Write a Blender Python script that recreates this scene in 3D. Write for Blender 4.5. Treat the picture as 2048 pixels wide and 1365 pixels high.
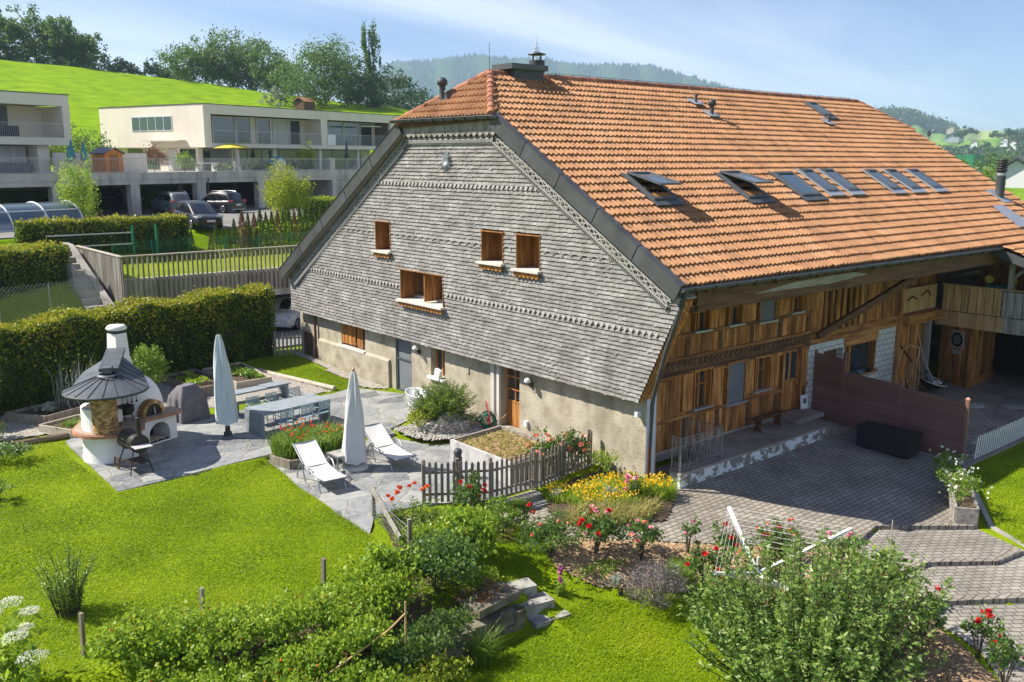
import bpy, math, random
import numpy as np
from mathutils import Vector, Matrix
random.seed(7); RS = np.random.RandomState(7)
R_ = math.radians
sc = bpy.context.scene
for o in list(bpy.data.objects): bpy.data.objects.remove(o)
COL = sc.collection

# ---------------- camera ----------------
CAMPOS = (-17.7767, -15.5745, 8.6)
ROWS = ((0.76457328, 0.12279198, -0.63273203), (-0.64452812, 0.1507561, -0.74957061), (0.00334695, 0.98091525, 0.19440697))
cd = bpy.data.cameras.new('camera'); cam = bpy.data.objects.new('camera', cd); COL.objects.link(cam)
cam.matrix_world = Matrix.Translation(CAMPOS) @ Matrix(ROWS).to_4x4()
cd.sensor_width = 36; cd.lens = 32.3816; cd.clip_start = .1; cd.clip_end = 20000
sc.camera = cam
sc.render.resolution_x = 1024; sc.render.resolution_y = 682
sc.render.engine = 'CYCLES'

# ---------------- light ----------------
SUN_EL = 46; SUN_AZ = -46          # clockwise from +Y
w = bpy.data.worlds.new('World'); sc.world = w; w.use_nodes = True
nt = w.node_tree; nt.nodes.clear()
def N(t, ty, **kw):
    n = t.nodes.new(ty)
    for k, v in kw.items(): setattr(n, k, v)
    return n
wo = N(nt, 'ShaderNodeOutputWorld'); bg = N(nt, 'ShaderNodeBackground'); bg.inputs[1].default_value = .07
sky = N(nt, 'ShaderNodeTexSky'); sky.sky_type = 'NISHITA'; sky.sun_disc = False
sky.sun_elevation = R_(SUN_EL); sky.sun_rotation = R_(SUN_AZ % 360); sky.altitude = 700
sky.air_density = 1.0; sky.dust_density = .7; sky.ozone_density = 3.2
tc = N(nt, 'ShaderNodeTexCoord')
sx = N(nt, 'ShaderNodeSeparateXYZ'); nt.links.new(tc.outputs['Generated'], sx.inputs[0])
# thin high cloud: direction projected on a plane overhead, streaky noise
mz = N(nt, 'ShaderNodeMath', operation='MAXIMUM'); mz.inputs[1].default_value = .0; nt.links.new(sx.outputs[2], mz.inputs[0])
az_ = N(nt, 'ShaderNodeMath', operation='ADD'); az_.inputs[1].default_value = .12; nt.links.new(mz.outputs[0], az_.inputs[0])
dx = N(nt, 'ShaderNodeMath', operation='DIVIDE'); dy = N(nt, 'ShaderNodeMath', operation='DIVIDE')
for d, i in ((dx, 0), (dy, 1)): nt.links.new(sx.outputs[i], d.inputs[0]); nt.links.new(az_.outputs[0], d.inputs[1])
cx = N(nt, 'ShaderNodeCombineXYZ'); nt.links.new(dx.outputs[0], cx.inputs[0]); nt.links.new(dy.outputs[0], cx.inputs[1])
mp = N(nt, 'ShaderNodeMapping'); mp.inputs['Rotation'].default_value = (0, 0, R_(-38)); mp.inputs['Scale'].default_value = (.34, 1.25, 1); mp.inputs['Location'].default_value = (1.3, .4, 0)
nt.links.new(cx.outputs[0], mp.inputs[0])
nz = N(nt, 'ShaderNodeTexNoise'); nz.inputs['Scale'].default_value = .55; nz.inputs['Detail'].default_value = 7; nz.inputs['Roughness'].default_value = .52; nz.inputs['Distortion'].default_value = .6
nt.links.new(mp.outputs[0], nz.inputs['Vector'])
cr = N(nt, 'ShaderNodeValToRGB'); cr.color_ramp.elements[0].position = .43; cr.color_ramp.elements[1].position = .72
cr.color_ramp.elements[1].color = (.85, .85, .85, 1); nt.links.new(nz.outputs[0], cr.inputs[0])
mx = N(nt, 'ShaderNodeMixRGB'); mx.inputs[2].default_value = (9.6, 9.6, 10.6, 1)
tn = N(nt, 'ShaderNodeMixRGB', blend_type='MULTIPLY'); tn.inputs[0].default_value = 1; tn.inputs[2].default_value = (.72, .75, 1.02, 1); nt.links.new(sky.outputs[0], tn.inputs[1])
nt.links.new(cr.outputs[0], mx.inputs[0]); nt.links.new(tn.outputs[0], mx.inputs[1])
nt.links.new(mx.outputs[0], bg.inputs[0]); nt.links.new(bg.outputs[0], wo.inputs[0])
sl = bpy.data.lights.new('sun', 'SUN'); sl.energy = 5.0; sl.angle = R_(.5); sl.color = (1, .93, .82)
so = bpy.data.objects.new('sun', sl); COL.objects.link(so)
sd = Vector((math.sin(R_(SUN_AZ)) * math.cos(R_(SUN_EL)), math.cos(R_(SUN_AZ)) * math.cos(R_(SUN_EL)), math.sin(R_(SUN_EL))))
so.rotation_euler = sd.to_track_quat('Z', 'Y').to_euler(); so.location = (-30, 30, 60)
sc.view_settings.view_transform = 'Standard'; sc.view_settings.look = 'None'
sc.view_settings.exposure = 0.93; sc.view_settings.gamma = 1
sc.cycles.max_bounces = 6; sc.cycles.transparent_max_bounces = 12; sc.cycles.volume_bounces = 1

# ---------------- helpers ----------------
class MB:
    def __init__(s): s.v = []; s.f = []; s.n = 0
    def add(s, V, F, m=0, sm=False):
        V = np.asarray(V, float).reshape(-1, 3); s.v.append(V)
        if isinstance(F, np.ndarray): s.f.append((F + s.n, m, sm))
        else:
            byk = {}
            for f in F: byk.setdefault(len(f), []).append(f)
            for k, l in byk.items(): s.f.append((np.array(l) + s.n, m, sm))
        s.n += len(V); return s
    def box(s, c, d, rz=0, m=0, tilt=None):
        x, y, z = [q / 2 for q in d]
        V = np.array([(a * x, b * y, e * z) for e in (-1, 1) for b in (-1, 1) for a in (-1, 1)])
        if tilt: V = V @ np.array(Matrix.Rotation(tilt[0], 3, tilt[1])).T
        if rz: V = V @ np.array(Matrix.Rotation(rz, 3, 'Z')).T
        return s.add(V + np.array(c), [(0, 2, 3, 1), (4, 5, 7, 6), (0, 1, 5, 4), (2, 6, 7, 3), (0, 4, 6, 2), (1, 3, 7, 5)], m)
    def bx(s, x0, x1, y0, y1, z0, z1, m=0):
        return s.box(((x0 + x1) / 2, (y0 + y1) / 2, (z0 + z1) / 2), (abs(x1 - x0), abs(y1 - y0), abs(z1 - z0)), m=m)
    def beam(s, p, q, w, h, m=0, up=(0, 0, 1)):
        p = Vector(p); q = Vector(q); d = (q - p).normalized(); u = Vector(up)
        if abs(d.dot(u)) > .98: u = Vector((1, 0, 0))
        a = d.cross(u).normalized() * w / 2; b = d.cross(a).normalized() * h / 2
        V = [p - a - b, p + a - b, p + a + b, p - a + b, q - a - b, q + a - b, q + a + b, q - a + b]
        return s.add([tuple(v) for v in V], [(0, 1, 2, 3), (7, 6, 5, 4), (0, 4, 5, 1), (1, 5, 6, 2), (2, 6, 7, 3), (3, 7, 4, 0)], m)
    def tube(s, p, q, r0, r1=None, n=10, m=0, cap=True, sm=True):
        r1 = r0 if r1 is None else r1
        p = Vector(p); q = Vector(q); d = (q - p)
        if d.length < 1e-6: return s
        d.normalize(); u = Vector((0, 0, 1)) if abs(d.z) < .95 else Vector((1, 0, 0))
        a = d.cross(u).normalized(); b = d.cross(a)
        V = []
        for c, r in ((p, r0), (q, r1)):
            for i in range(n):
                t = 2 * math.pi * i / n; V.append(tuple(c + (a * math.cos(t) + b * math.sin(t)) * r))
        s.add(V, [(i, n + i, n + (i + 1) % n, (i + 1) % n) for i in range(n)], m, sm)
        if cap: s.add(V, [tuple(range(n)), tuple(range(2 * n - 1, n - 1, -1))], m)
        return s
    def path(s, pts, r, n=8, m=0, sm=True):
        pts = [Vector(p) for p in pts]; rr = r if isinstance(r, (list, tuple)) else [r] * len(pts)
        prev = None; V = []
        for i, p in enumerate(pts):
            d = (pts[min(i + 1, len(pts) - 1)] - pts[max(i - 1, 0)]).normalized()
            if prev is None: u = Vector((0, 0, 1)) if abs(d.z) < .95 else Vector((1, 0, 0)); a = d.cross(u).normalized()
            else: a = (prev - d * prev.dot(d)).normalized()
            prev = a; b = d.cross(a)
            for k in range(n):
                t = 2 * math.pi * k / n; V.append(tuple(p + (a * math.cos(t) + b * math.sin(t)) * rr[i]))
        L = len(pts); F = [(i * n + k, (i + 1) * n + k, (i + 1) * n + (k + 1) % n, i * n + (k + 1) % n) for i in range(L - 1) for k in range(n)]
        s.add(V, F, m, sm); s.add(V, [tuple(range(n - 1, -1, -1)), tuple((L - 1) * n + k for k in range(n))], m)
        return s
    def lathe(s, prof, c=(0, 0, 0), n=20, m=0, sm=True, sx=1, sy=1, a0=0, a1=2 * math.pi):
        full = abs(a1 - a0 - 2 * math.pi) < 1e-6; k = n if full else n + 1
        V = [(c[0] + r * math.cos(a0 + (a1 - a0) * i / n) * sx, c[1] + r * math.sin(a0 + (a1 - a0) * i / n) * sy, c[2] + z) for r, z in prof for i in range(k)]
        F = [(j * k + i, j * k + (i + 1) % k, (j + 1) * k + (i + 1) % k, (j + 1) * k + i) for j in range(len(prof) - 1) for i in range(n)]
        return s.add(V, F, m, sm)
    def prism(s, poly, z0, z1, m=0, bottom=True):
        n = len(poly); ar = sum(poly[i][0] * poly[(i + 1) % n][1] - poly[(i + 1) % n][0] * poly[i][1] for i in range(n))
        if ar < 0: poly = poly[::-1]
        V = [(x, y, z0) for x, y in poly] + [(x, y, z1) for x, y in poly]
        F = [tuple(range(n, 2 * n))] + [(i, (i + 1) % n, n + (i + 1) % n, n + i) for i in range(n)]
        if bottom: F.append(tuple(range(n - 1, -1, -1)))
        return s.add(V, F, m)
    def ext(s, poly3, d, m=0):       # extrude a flat 3D polygon by vector d
        n = len(poly3); P = np.array(poly3, float); V = np.vstack([P, P + np.array(d)])
        return s.add(V, [tuple(range(n - 1, -1, -1)), tuple(range(n, 2 * n))] + [(i, (i + 1) % n, n + (i + 1) % n, n + i) for i in range(n)], m)
    def grid(s, P, m=0, sm=True):     # P (a,b,3)
        a, b = P.shape[:2]; i = np.arange(a * b).reshape(a, b)
        F = np.stack([i[:-1, :-1], i[1:, :-1], i[1:, 1:], i[:-1, 1:]], -1).reshape(-1, 4)
        return s.add(P.reshape(-1, 3), F, m, sm)
    def build(s, name, mats, parent=None, loc=None, recalc=False):
        if not isinstance(mats, (list, tuple)): mats = [mats]
        me = bpy.data.meshes.new(name)
        if s.v:
            V = np.vstack(s.v); me.vertices.add(len(V)); me.vertices.foreach_set('co', V.astype(np.float32).ravel())
            li = np.concatenate([f.ravel() for f, m, q in s.f]); tot = np.concatenate([np.full(len(f), f.shape[1]) for f, m, q in s.f])
            st = np.concatenate([[0], np.cumsum(tot)[:-1]])
            me.loops.add(len(li)); me.loops.foreach_set('vertex_index', li.astype(np.int32))
            me.polygons.add(len(tot)); me.polygons.foreach_set('loop_start', st.astype(np.int32)); me.polygons.foreach_set('loop_total', tot.astype(np.int32))
            me.polygons.foreach_set('material_index', np.concatenate([np.full(len(f), m) for f, m, q in s.f]).astype(np.int32))
            me.polygons.foreach_set('use_smooth', np.concatenate([np.full(len(f), q) for f, m, q in s.f]))
            me.update(calc_edges=True)
        for mm in mats: me.materials.append(mm)
        o = bpy.data.objects.new(name, me); COL.objects.link(o)
        if parent: o.parent = parent
        if loc is not None: o.location = loc
        return o
def T(o, label=None, cat=None, group=None, kind=None):
    if label: o['label'] = label
    if cat: o['category'] = cat
    if group: o['group'] = group
    if kind: o['kind'] = kind
    return o
def thing(name, label, cat, loc=(0, 0, 0), rz=0, group=None):
    o = bpy.data.objects.new(name, None); COL.objects.link(o); o.empty_display_size = .2
    o.location = loc; o.rotation_euler = (0, 0, rz); return T(o, label, cat, group)
def copy_tree(o, loc=None, rz=None, label=None, parent=None, sc_=None):
    c = o.copy(); COL.objects.link(c)
    if parent: c.parent = parent
    if loc is not None: c.location = loc
    if rz is not None: c.rotation_euler = (0, 0, rz)
    if label: c['label'] = label
    if sc_: c.scale = (sc_,) * 3 if not isinstance(sc_, tuple) else sc_
    for ch in list(KIDS(o)): copy_tree(ch, parent=c)
    return c
ORD = ['first', 'second', 'third', 'fourth', 'fifth', 'sixth', 'seventh', 'eighth', 'ninth', 'tenth', 'eleventh', 'twelfth', 'thirteenth', 'fourteenth', 'fifteenth', 'sixteenth', 'seventeenth', 'eighteenth']
def KIDS(o): return [x for x in bpy.data.objects if x.parent == o]

# ---------------- materials ----------------
def newmat(name):
    m = bpy.data.materials.new(name); m.use_nodes = True; t = m.node_tree; t.nodes.clear()
    o = N(t, 'ShaderNodeOutputMaterial'); return m, t, o
def ramp(t, cols, pos=None):
    r = N(t, 'ShaderNodeValToRGB'); e = r.color_ramp.elements
    n = len(cols)
    while len(e) < n: e.new(.5)
    for i, c in enumerate(cols):
        e[i].position = pos[i] if pos else i / max(1, n - 1); e[i].color = (*c, 1)
    return r
def pm(name, cols, scale=3., rough=.8, metal=0, bump=0, bscale=None, rnd=0., spec=.3, stretch=(1, 1, 1), detail=5, pos=None, dist=0, isl=False, bdist=.02, stain=None):
    """noise-varied surface; rnd = brightness change per separate piece"""
    if isinstance(cols[0], (int, float)): cols = [tuple(c * .82 for c in cols), tuple(min(1, c * 1.12) for c in cols)]
    m, t, o = newmat(name); b = N(t, 'ShaderNodeBsdfPrincipled'); L = t.links.new
    b.inputs['Roughness'].default_value = rough; b.inputs['Metallic'].default_value = metal; b.inputs['Specular IOR Level'].default_value = spec
    c = N(t, 'ShaderNodeTexCoord'); mp = N(t, 'ShaderNodeMapping'); mp.inputs['Scale'].default_value = stretch; L(c.outputs['Object'], mp.inputs[0])
    nz = N(t, 'ShaderNodeTexNoise'); nz.inputs['Scale'].default_value = scale; nz.inputs['Detail'].default_value = detail; nz.inputs['Distortion'].default_value = dist
    nz.inputs['Roughness'].default_value = .6
    L(mp.outputs[0], nz.inputs['Vector'])
    if pos is None and len(cols) > 1: pos = [.3 + .4 * i / (len(cols) - 1) for i in range(len(cols))]
    r = ramp(t, cols, pos); fac = nz.outputs[0]; g = None
    if rnd or isl: g = N(t, 'ShaderNodeNewGeometry')
    if isl:
        a = N(t, 'ShaderNodeMath', operation='MULTIPLY_ADD'); a.inputs[1].default_value = .5; L(g.outputs['Random Per Island'], a.inputs[0])
        s2 = N(t, 'ShaderNodeMath', operation='MULTIPLY'); s2.inputs[1].default_value = .5; L(nz.outputs[0], s2.inputs[0]); L(s2.outputs[0], a.inputs[2]); fac = a.outputs[0]
    L(fac, r.inputs[0]); out = r.outputs[0]
    if rnd:
        mr = N(t, 'ShaderNodeMapRange'); mr.inputs[3].default_value = 1 - rnd; mr.inputs[4].default_value = 1 + rnd; L(g.outputs['Random Per Island'], mr.inputs[0])
        hs = N(t, 'ShaderNodeHueSaturation'); L(mr.outputs[0], hs.inputs['Value']); L(out, hs.inputs['Color']); out = hs.outputs[0]
    if stain:
        ss, st_, sc_, am = stain; m2 = N(t, 'ShaderNodeMapping'); m2.inputs['Scale'].default_value = st_; L(c.outputs['Object'], m2.inputs[0]); n3 = N(t, 'ShaderNodeTexNoise'); n3.inputs['Scale'].default_value = ss; n3.inputs['Detail'].default_value = 8; n3.inputs['Roughness'].default_value = .62; L(m2.outputs[0], n3.inputs[0])
        k3 = N(t, 'ShaderNodeMapRange'); k3.inputs[1].default_value = .50; k3.inputs[2].default_value = .72; k3.inputs[4].default_value = am; L(n3.outputs[0], k3.inputs[0]); x3 = N(t, 'ShaderNodeMixRGB'); x3.inputs[2].default_value = (*sc_, 1); L(k3.outputs[0], x3.inputs[0]); L(out, x3.inputs[1]); out = x3.outputs[0]
    L(out, b.inputs['Base Color'])
    if bump:
        n2 = N(t, 'ShaderNodeTexNoise'); n2.inputs['Scale'].default_value = bscale or scale * 6; n2.inputs['Detail'].default_value = 4; L(mp.outputs[0], n2.inputs['Vector'])
        bp = N(t, 'ShaderNodeBump'); bp.inputs['Strength'].default_value = bump; bp.inputs['Distance'].default_value = bdist; L(n2.outputs[0], bp.inputs['Height']); L(bp.outputs[0], b.inputs['Normal'])
    L(b.outputs[0], o.inputs[0]); return m
def leafm(name, cols, trans=.35, rough=.45, spec=.35, patch=0):
    m, t, o = newmat(name); L = t.links.new; g = N(t, 'ShaderNodeNewGeometry'); r = ramp(t, cols); fo = g.outputs['Random Per Island']
    if patch:
        cc = N(t, 'ShaderNodeTexCoord'); pn = N(t, 'ShaderNodeTexNoise'); pn.inputs['Scale'].default_value = patch; pn.inputs['Detail'].default_value = 5; L(cc.outputs['Object'], pn.inputs[0]); pr = N(t, 'ShaderNodeMapRange'); pr.inputs[1].default_value = .3; pr.inputs[2].default_value = .7; L(pn.outputs[0], pr.inputs[0])
        ma = N(t, 'ShaderNodeMath', operation='MULTIPLY'); ma.inputs[1].default_value = .42; L(fo, ma.inputs[0]); mb_ = N(t, 'ShaderNodeMath', operation='MULTIPLY_ADD'); mb_.inputs[1].default_value = .58; L(pr.outputs[0], mb_.inputs[0]); L(ma.outputs[0], mb_.inputs[2]); fo = mb_.outputs[0]
    L(fo, r.inputs[0])
    b = N(t, 'ShaderNodeBsdfPrincipled'); b.inputs['Roughness'].default_value = rough; b.inputs['Specular IOR Level'].default_value = spec; L(r.outputs[0], b.inputs['Base Color'])
    tr = N(t, 'ShaderNodeBsdfTranslucent'); hs = N(t, 'ShaderNodeHueSaturation'); hs.inputs['Value'].default_value = 1.5; hs.inputs['Hue'].default_value = .49; L(r.outputs[0], hs.inputs['Color']); L(hs.outputs[0], tr.inputs[0])
    x = N(t, 'ShaderNodeMixShader'); x.inputs[0].default_value = trans; L(b.outputs[0], x.inputs[1]); L(tr.outputs[0], x.inputs[2]); L(x.outputs[0], o.inputs[0]); return m
def glassm(name, col=(.03, .045, .055), rough=.05):
    m, t, o = newmat(name); b = N(t, 'ShaderNodeBsdfPrincipled'); b.inputs['Base Color'].default_value = (*col, 1); b.inputs['Roughness'].default_value = rough
    b.inputs['Specular IOR Level'].default_value = 1.; b.inputs['IOR'].default_value = 1.6; t.links.new(b.outputs[0], o.inputs[0]); return m

M = {}
def wood(name, cols, rnd=.3, st=(1, 1, .12), scale=9, rough=.75, bump=.35):
    M[name] = pm(name, cols, scale, rough=rough, stretch=st, rnd=rnd, bump=bump, bscale=scale * 2, detail=6)
wood('facade_wood', [(.13, .045, .012), (.34, .14, .038), (.56, .29, .10)], .5)
wood('facade_wood_x', [(.12, .045, .012), (.32, .14, .04), (.50, .27, .10)], .3, (.1, 1, 1))
wood('dark_wood', [(.045, .025, .014), (.12, .06, .03), (.16, .09, .05)], .2, (.1, 1, 1))
wood('orange_wood', [(.20, .075, .016), (.36, .15, .035), (.46, .22, .06)], .25)
wood('niche_wood', [(.13, .05, .013), (.25, .105, .026), (.35, .165, .05)], .25)
wood('grey_wood', [(.16, .145, .12), (.28, .26, .225), (.38, .355, .32)], .3)
wood('grey_wood_x', [(.15, .14, .12), (.27, .25, .22), (.36, .34, .31)], .25, (.12, 1, 1))
wood('fence_wood', [(.13, .11, .085), (.22, .19, .15), (.30, .26, .21)], .3)
wood('pale_wood', [(.30, .26, .20), (.44, .39, .31), (.52, .47, .39)], .2, (.12, 1, 1))
wood('balcony_wood', [(.30, .18, .08), (.48, .31, .14), (.56, .39, .20)], .18)
wood('shed_wood', [(.52, .16, .03), (.68, .24, .05), (.74, .30, .09)], .12)
wood('log_wood', [(.12, .09, .06), (.22, .17, .12)], .1, (.15, 1, 1))
M['shingle'] = pm('shingle', [(.15, .143, .132), (.23, .22, .205), (.295, .283, .265), (.40, .385, .365)], 1.9, rough=.85, stretch=(1, .7, 2.2), rnd=.13, pos=[.3, .46, .6, .72], bump=.3, bscale=40, detail=8, stain=(1.3, (1, 1.3, .25), (.13, .12, .105), .6))
M['tile'] = pm('tile', [(.25, .13, .065), (.36, .182, .087), (.41, .21, .10), (.42, .25, .14)], .9, rough=.8, rnd=.075, pos=[.28, .42, .56, .74], bump=.25, bscale=30, detail=9, stain=(1.1, (1.6, .3, .3), (.15, .08, .045), .5))
M['tile_old'] = pm('tile_old', [(.16, .08, .05), (.34, .14, .08), (.45, .20, .11)], 3, rough=.85, rnd=.2, bump=.4)
M['plaster'] = pm('plaster', [(.25, .215, .15), (.40, .355, .265), (.50, .46, .36)], 1.7, rough=.95, bump=.9, stain=(.9, (1, 1, .6), (.22, .19, .13), .6), bscale=22, detail=9)
M['trim_grey'] = pm('trim_grey', [(.27, .262, .245), (.38, .37, .35)], 3, rough=.85)
M['plaster_smooth'] = pm('plaster_smooth', [(.50, .48, .43), (.60, .58, .53)], 1.5, rough=.9, bump=.2)
M['shade_blue_plaster'] = pm('shade_blue_plaster', [(.46, .53, .62), (.56, .62, .70)], 1.5, rough=.9)  # white plaster with the blue cast of shade put into its colour
M['apt_plaster'] = pm('apt_plaster', [(.69, .63, .52), (.76, .70, .59)], .25, rough=.95, stain=(.5, (1, 1, .2), (.42, .38, .32), .35))
M['white_plaster'] = pm('white_plaster', [(.62, .61, .57), (.80, .79, .75), (.84, .83, .80)], 1.6, rough=.85, bump=.2, pos=[.25, .42, .7])
M['concrete'] = pm('concrete', [(.20, .19, .165), (.34, .32, .285), (.42, .40, .36)], .8, rough=.9, bump=.2, detail=8)
M['concrete_pale'] = pm('concrete_pale', [(.33, .32, .28), (.50, .48, .42), (.56, .54, .48)], .6, rough=.9, stain=(1.2, (1, 1, .15), (.12, .11, .09), .75), stretch=(1, 1, .5), detail=8, bump=.15)
M['terrace_floor'] = pm('terrace_floor', [(.17, .145, .12), (.27, .24, .20), (.33, .30, .26)], 1., rough=.9, bump=.2)
M['flaky_white'] = pm('flaky_white', [(.22, .21, .18), (.60, .64, .64), (.72, .76, .77)], 3.4, rough=.85, stretch=(1, 1, 1.3), pos=[.47, .50, .7], detail=8, bump=.3)
M['zinc'] = pm('zinc', [(.07, .073, .077), (.125, .13, .135)], 1.2, rough=.5, metal=.5, spec=.5)
M['zinc_dark'] = pm('zinc_dark', [(.055, .058, .062), (.10, .105, .11)], 2, rough=.55, metal=.4)
M['zinc_light'] = pm('zinc_light', [(.36, .39, .42), (.5, .53, .56)], 3, rough=.45, metal=.5)
M['slate_metal'] = pm('slate_metal', [(.075, .085, .095), (.12, .132, .145)], 3, rough=.5, metal=.3, spec=.5)
M['copper_brown'] = pm('copper_brown', [(.09, .035, .022), (.15, .06, .035)], 2, rough=.5, metal=.4)
M['black'] = pm('black', [(.012, .012, .013), (.022, .022, .024)], 5, rough=.5, spec=.5)
M['black_iron'] = pm('black_iron', [(.018, .018, .02), (.05, .04, .035)], 6, rough=.5, metal=.3, spec=.5)
M['rust'] = pm('rust', [(.07, .03, .02), (.15, .07, .045), (.10, .09, .085)], 5, rough=.7)
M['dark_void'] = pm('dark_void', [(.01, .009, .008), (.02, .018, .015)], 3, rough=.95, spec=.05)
M['white'] = pm('white', [(.72, .72, .70), (.80, .80, .78)], 2, rough=.6)
M['white_metal'] = pm('white_metal', [(.62, .64, .66), (.74, .75, .77)], 3, rough=.4)
M['rail_metal'] = pm('rail_metal', [(.42, .42, .41), (.52, .52, .51)], 3, rough=.5)
M['cloth_white'] = pm('cloth_white', [(.52, .54, .53), (.64, .65, .63)], 4, rough=.9, bump=.2, bscale=12)
M['cloth_blue'] = pm('cloth_blue', [(.48, .56, .58), (.60, .67, .68)], 4, rough=.9, bump=.2, bscale=12)
M['cloth_grey'] = pm('cloth_grey', [(.13, .125, .14), (.20, .19, .205)], 3, rough=.9, bump=.3, bscale=8)
M['sling'] = pm('sling', [(.66, .65, .62), (.72, .71, .68)], 3, rough=.85)
M['alu'] = pm('alu', [(.30, .31, .33), (.40, .41, .43)], 4, rough=.35, metal=.7)
M['table_grey'] = pm('table_grey', [(.20, .23, .25), (.30, .335, .355)], 5, rough=.6, rnd=.1)
M['chair_blue'] = pm('chair_blue', [(.20, .29, .33), (.27, .37, .41)], 5, rough=.5, spec=.5)
M['brown_panel'] = pm('brown_panel', [(.17, .088, .070), (.24, .130, .105)], 2, rough=.6, rnd=.12, stretch=(1, .2, 1))
M['copper'] = pm('copper', [(.55, .26, .17), (.66, .34, .24)], 3, rough=.4, metal=.5)
M['glass'] = glassm('glass'); M['glass_blue'] = glassm('glass_blue', (.07, .11, .14), .05); M['car_glass'] = glassm('car_glass', (.015, .018, .022), .04)
M['screen_grey'] = pm('screen_grey', [(.13, .145, .16), (.17, .185, .20)], 2, rough=.8)
M['curtain'] = pm('curtain', [(.42, .42, .40), (.6, .6, .58)], 6, rough=.9, stretch=(1, 1, .05))
M['asphalt'] = pm('asphalt', [(.16, .155, .145), (.24, .23, .215)], .5, rough=.9, bump=.2, bscale=60, detail=9)
M['gravel'] = pm('gravel', [(.10, .09, .075), (.32, .29, .25), (.50, .47, .43)], 22, rough=.9, bump=1, bscale=22, detail=2)
M['mulch'] = pm('mulch', [(.09, .06, .035), (.34, .22, .12), (.52, .38, .24)], 18, rough=.95, bump=1, bscale=20, detail=3)
M['soil'] = pm('soil', [(.05, .035, .022), (.12, .085, .055)], 8, rough=.98, bump=1, bscale=16)
M['brick_slip'] = pm('brick_slip', [(.30, .15, .05), (.45, .27, .11), (.52, .36, .18)], 6, rough=.8, rnd=.3, isl=True, pos=[.2, .5, .8], bump=.4)
M['terracotta'] = pm('terracotta', [(.34, .15, .08), (.46, .23, .13)], 5, rough=.8, rnd=.15)
M['counter'] = pm('counter', [(.22, .17, .13), (.40, .31, .24)], 7, rough=.8, rnd=.1)
M['bed_front'] = pm('bed_front', [(.24, .23, .22), (.42, .41, .40), (.56, .55, .53)], 1.6, rough=.9, detail=9, dist=1.5, bump=.2)
M['stone_grey'] = pm('stone_grey', [(.15, .14, .12), (.30, .29, .26), (.40, .39, .36)], 4, rough=.9, bump=.6, rnd=.15)
M['mossy_stone'] = pm('mossy_stone', [(.06, .06, .03), (.16, .14, .10), (.24, .22, .18)], 3, rough=.95, bump=1, bscale=9, rnd=.2)
M['red'] = pm('red', [(.55, .03, .03), (.65, .05, .04)], 3, rough=.5)
M['green_plastic'] = pm('green_plastic', [(.01, .16, .09), (.02, .22, .13)], 3, rough=.5)
M['teal'] = pm('teal', [(.05, .22, .24), (.10, .32, .34)], 3, rough=.8)
M['yellow_cloth'] = pm('yellow_cloth', [(.55, .46, .04), (.65, .55, .07)], 3, rough=.8)
M['awning'] = pm('awning', [(.55, .50, .43), (.64, .59, .52)], 3, rough=.8)
M['bark'] = pm('bark', [(.05, .04, .03), (.12, .10, .08)], 12, rough=.95, bump=.6, stretch=(1, 1, .3))
M['tyre'] = pm('tyre', [(.012, .012, .012), (.022, .022, .022)], 6, rough=.9, spec=.1)
M['rim'] = pm('rim', [(.42, .43, .45), (.55, .56, .58)], 6, rough=.3, metal=.8)
def paint(name, c):
    m, t, o = newmat(name); b = N(t, 'ShaderNodeBsdfPrincipled'); b.inputs['Base Color'].default_value = (*c, 1); b.inputs['Roughness'].default_value = .3; b.inputs['Coat Weight'].default_value = .35; b.inputs['Coat Roughness'].default_value = .06
    t.links.new(b.outputs[0], o.inputs[0]); M[name] = m
paint('paint_black', (.012, .014, .018)); paint('paint_grey', (.12, .14, .15)); paint('paint_red', (.09, .008, .008)); paint('paint_white', (.62, .62, .62)); paint('paint_dark', (.01, .01, .012))
paint('lamp_red', (.55, .015, .02)); paint('lamp_clear', (.55, .58, .6))
# foliage
M['l_hedge'] = leafm('leaf_hornbeam', [(.02, .045, .006), (.05, .10, .008), (.12, .19, .012), (.26, .30, .02)], patch=1.6)
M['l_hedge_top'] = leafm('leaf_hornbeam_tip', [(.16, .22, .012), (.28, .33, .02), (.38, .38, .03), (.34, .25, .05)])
M['l_core'] = leafm('leaf_core', [(.016, .026, .008), (.03, .05, .012)], .1)
M['l_berry'] = leafm('leaf_berry', [(.07, .14, .015), (.19, .32, .028), (.32, .45, .045), (.46, .52, .08)], .42, patch=1.4)
M['l_pear'] = leafm('leaf_pear', [(.08, .16, .03), (.15, .26, .045), (.23, .34, .06), (.34, .43, .15)], .4, .4, .45)
M['l_rose'] = leafm('leaf_rose', [(.045, .10, .028), (.09, .17, .04), (.17, .26, .06)], .35)
M['l_bright'] = leafm('leaf_bright', [(.09, .17, .02), (.16, .27, .03), (.25, .36, .05)])
M['l_yellowgreen'] = leafm('leaf_yellow_green', [(.17, .25, .02), (.27, .34, .03), (.38, .40, .05)])
M['l_tree'] = leafm('leaf_tree', [(.05, .10, .028), (.095, .17, .04), (.15, .24, .06)], .45)
M['l_dark'] = leafm('leaf_dark', [(.025, .055, .022), (.045, .09, .032), (.07, .12, .04)], .2)
M['l_thuja'] = leafm('leaf_thuja', [(.035, .07, .010), (.07, .12, .016), (.13, .18, .025)], .25)
M['l_brown'] = leafm('leaf_dry_brown', [(.12, .06, .03), (.22, .12, .06), (.30, .18, .09)], .15)
M['l_rosemary'] = leafm('leaf_rosemary', [(.07, .13, .018), (.14, .23, .03), (.26, .36, .06)], .35)
M['l_silver'] = leafm('leaf_silver', [(.18, .21, .16), (.28, .31, .24), (.36, .38, .31)], .2)
M['l_lavender'] = leafm('leaf_lavender_dry', [(.10, .085, .07), (.20, .175, .17), (.30, .265, .27)], .1)
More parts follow.
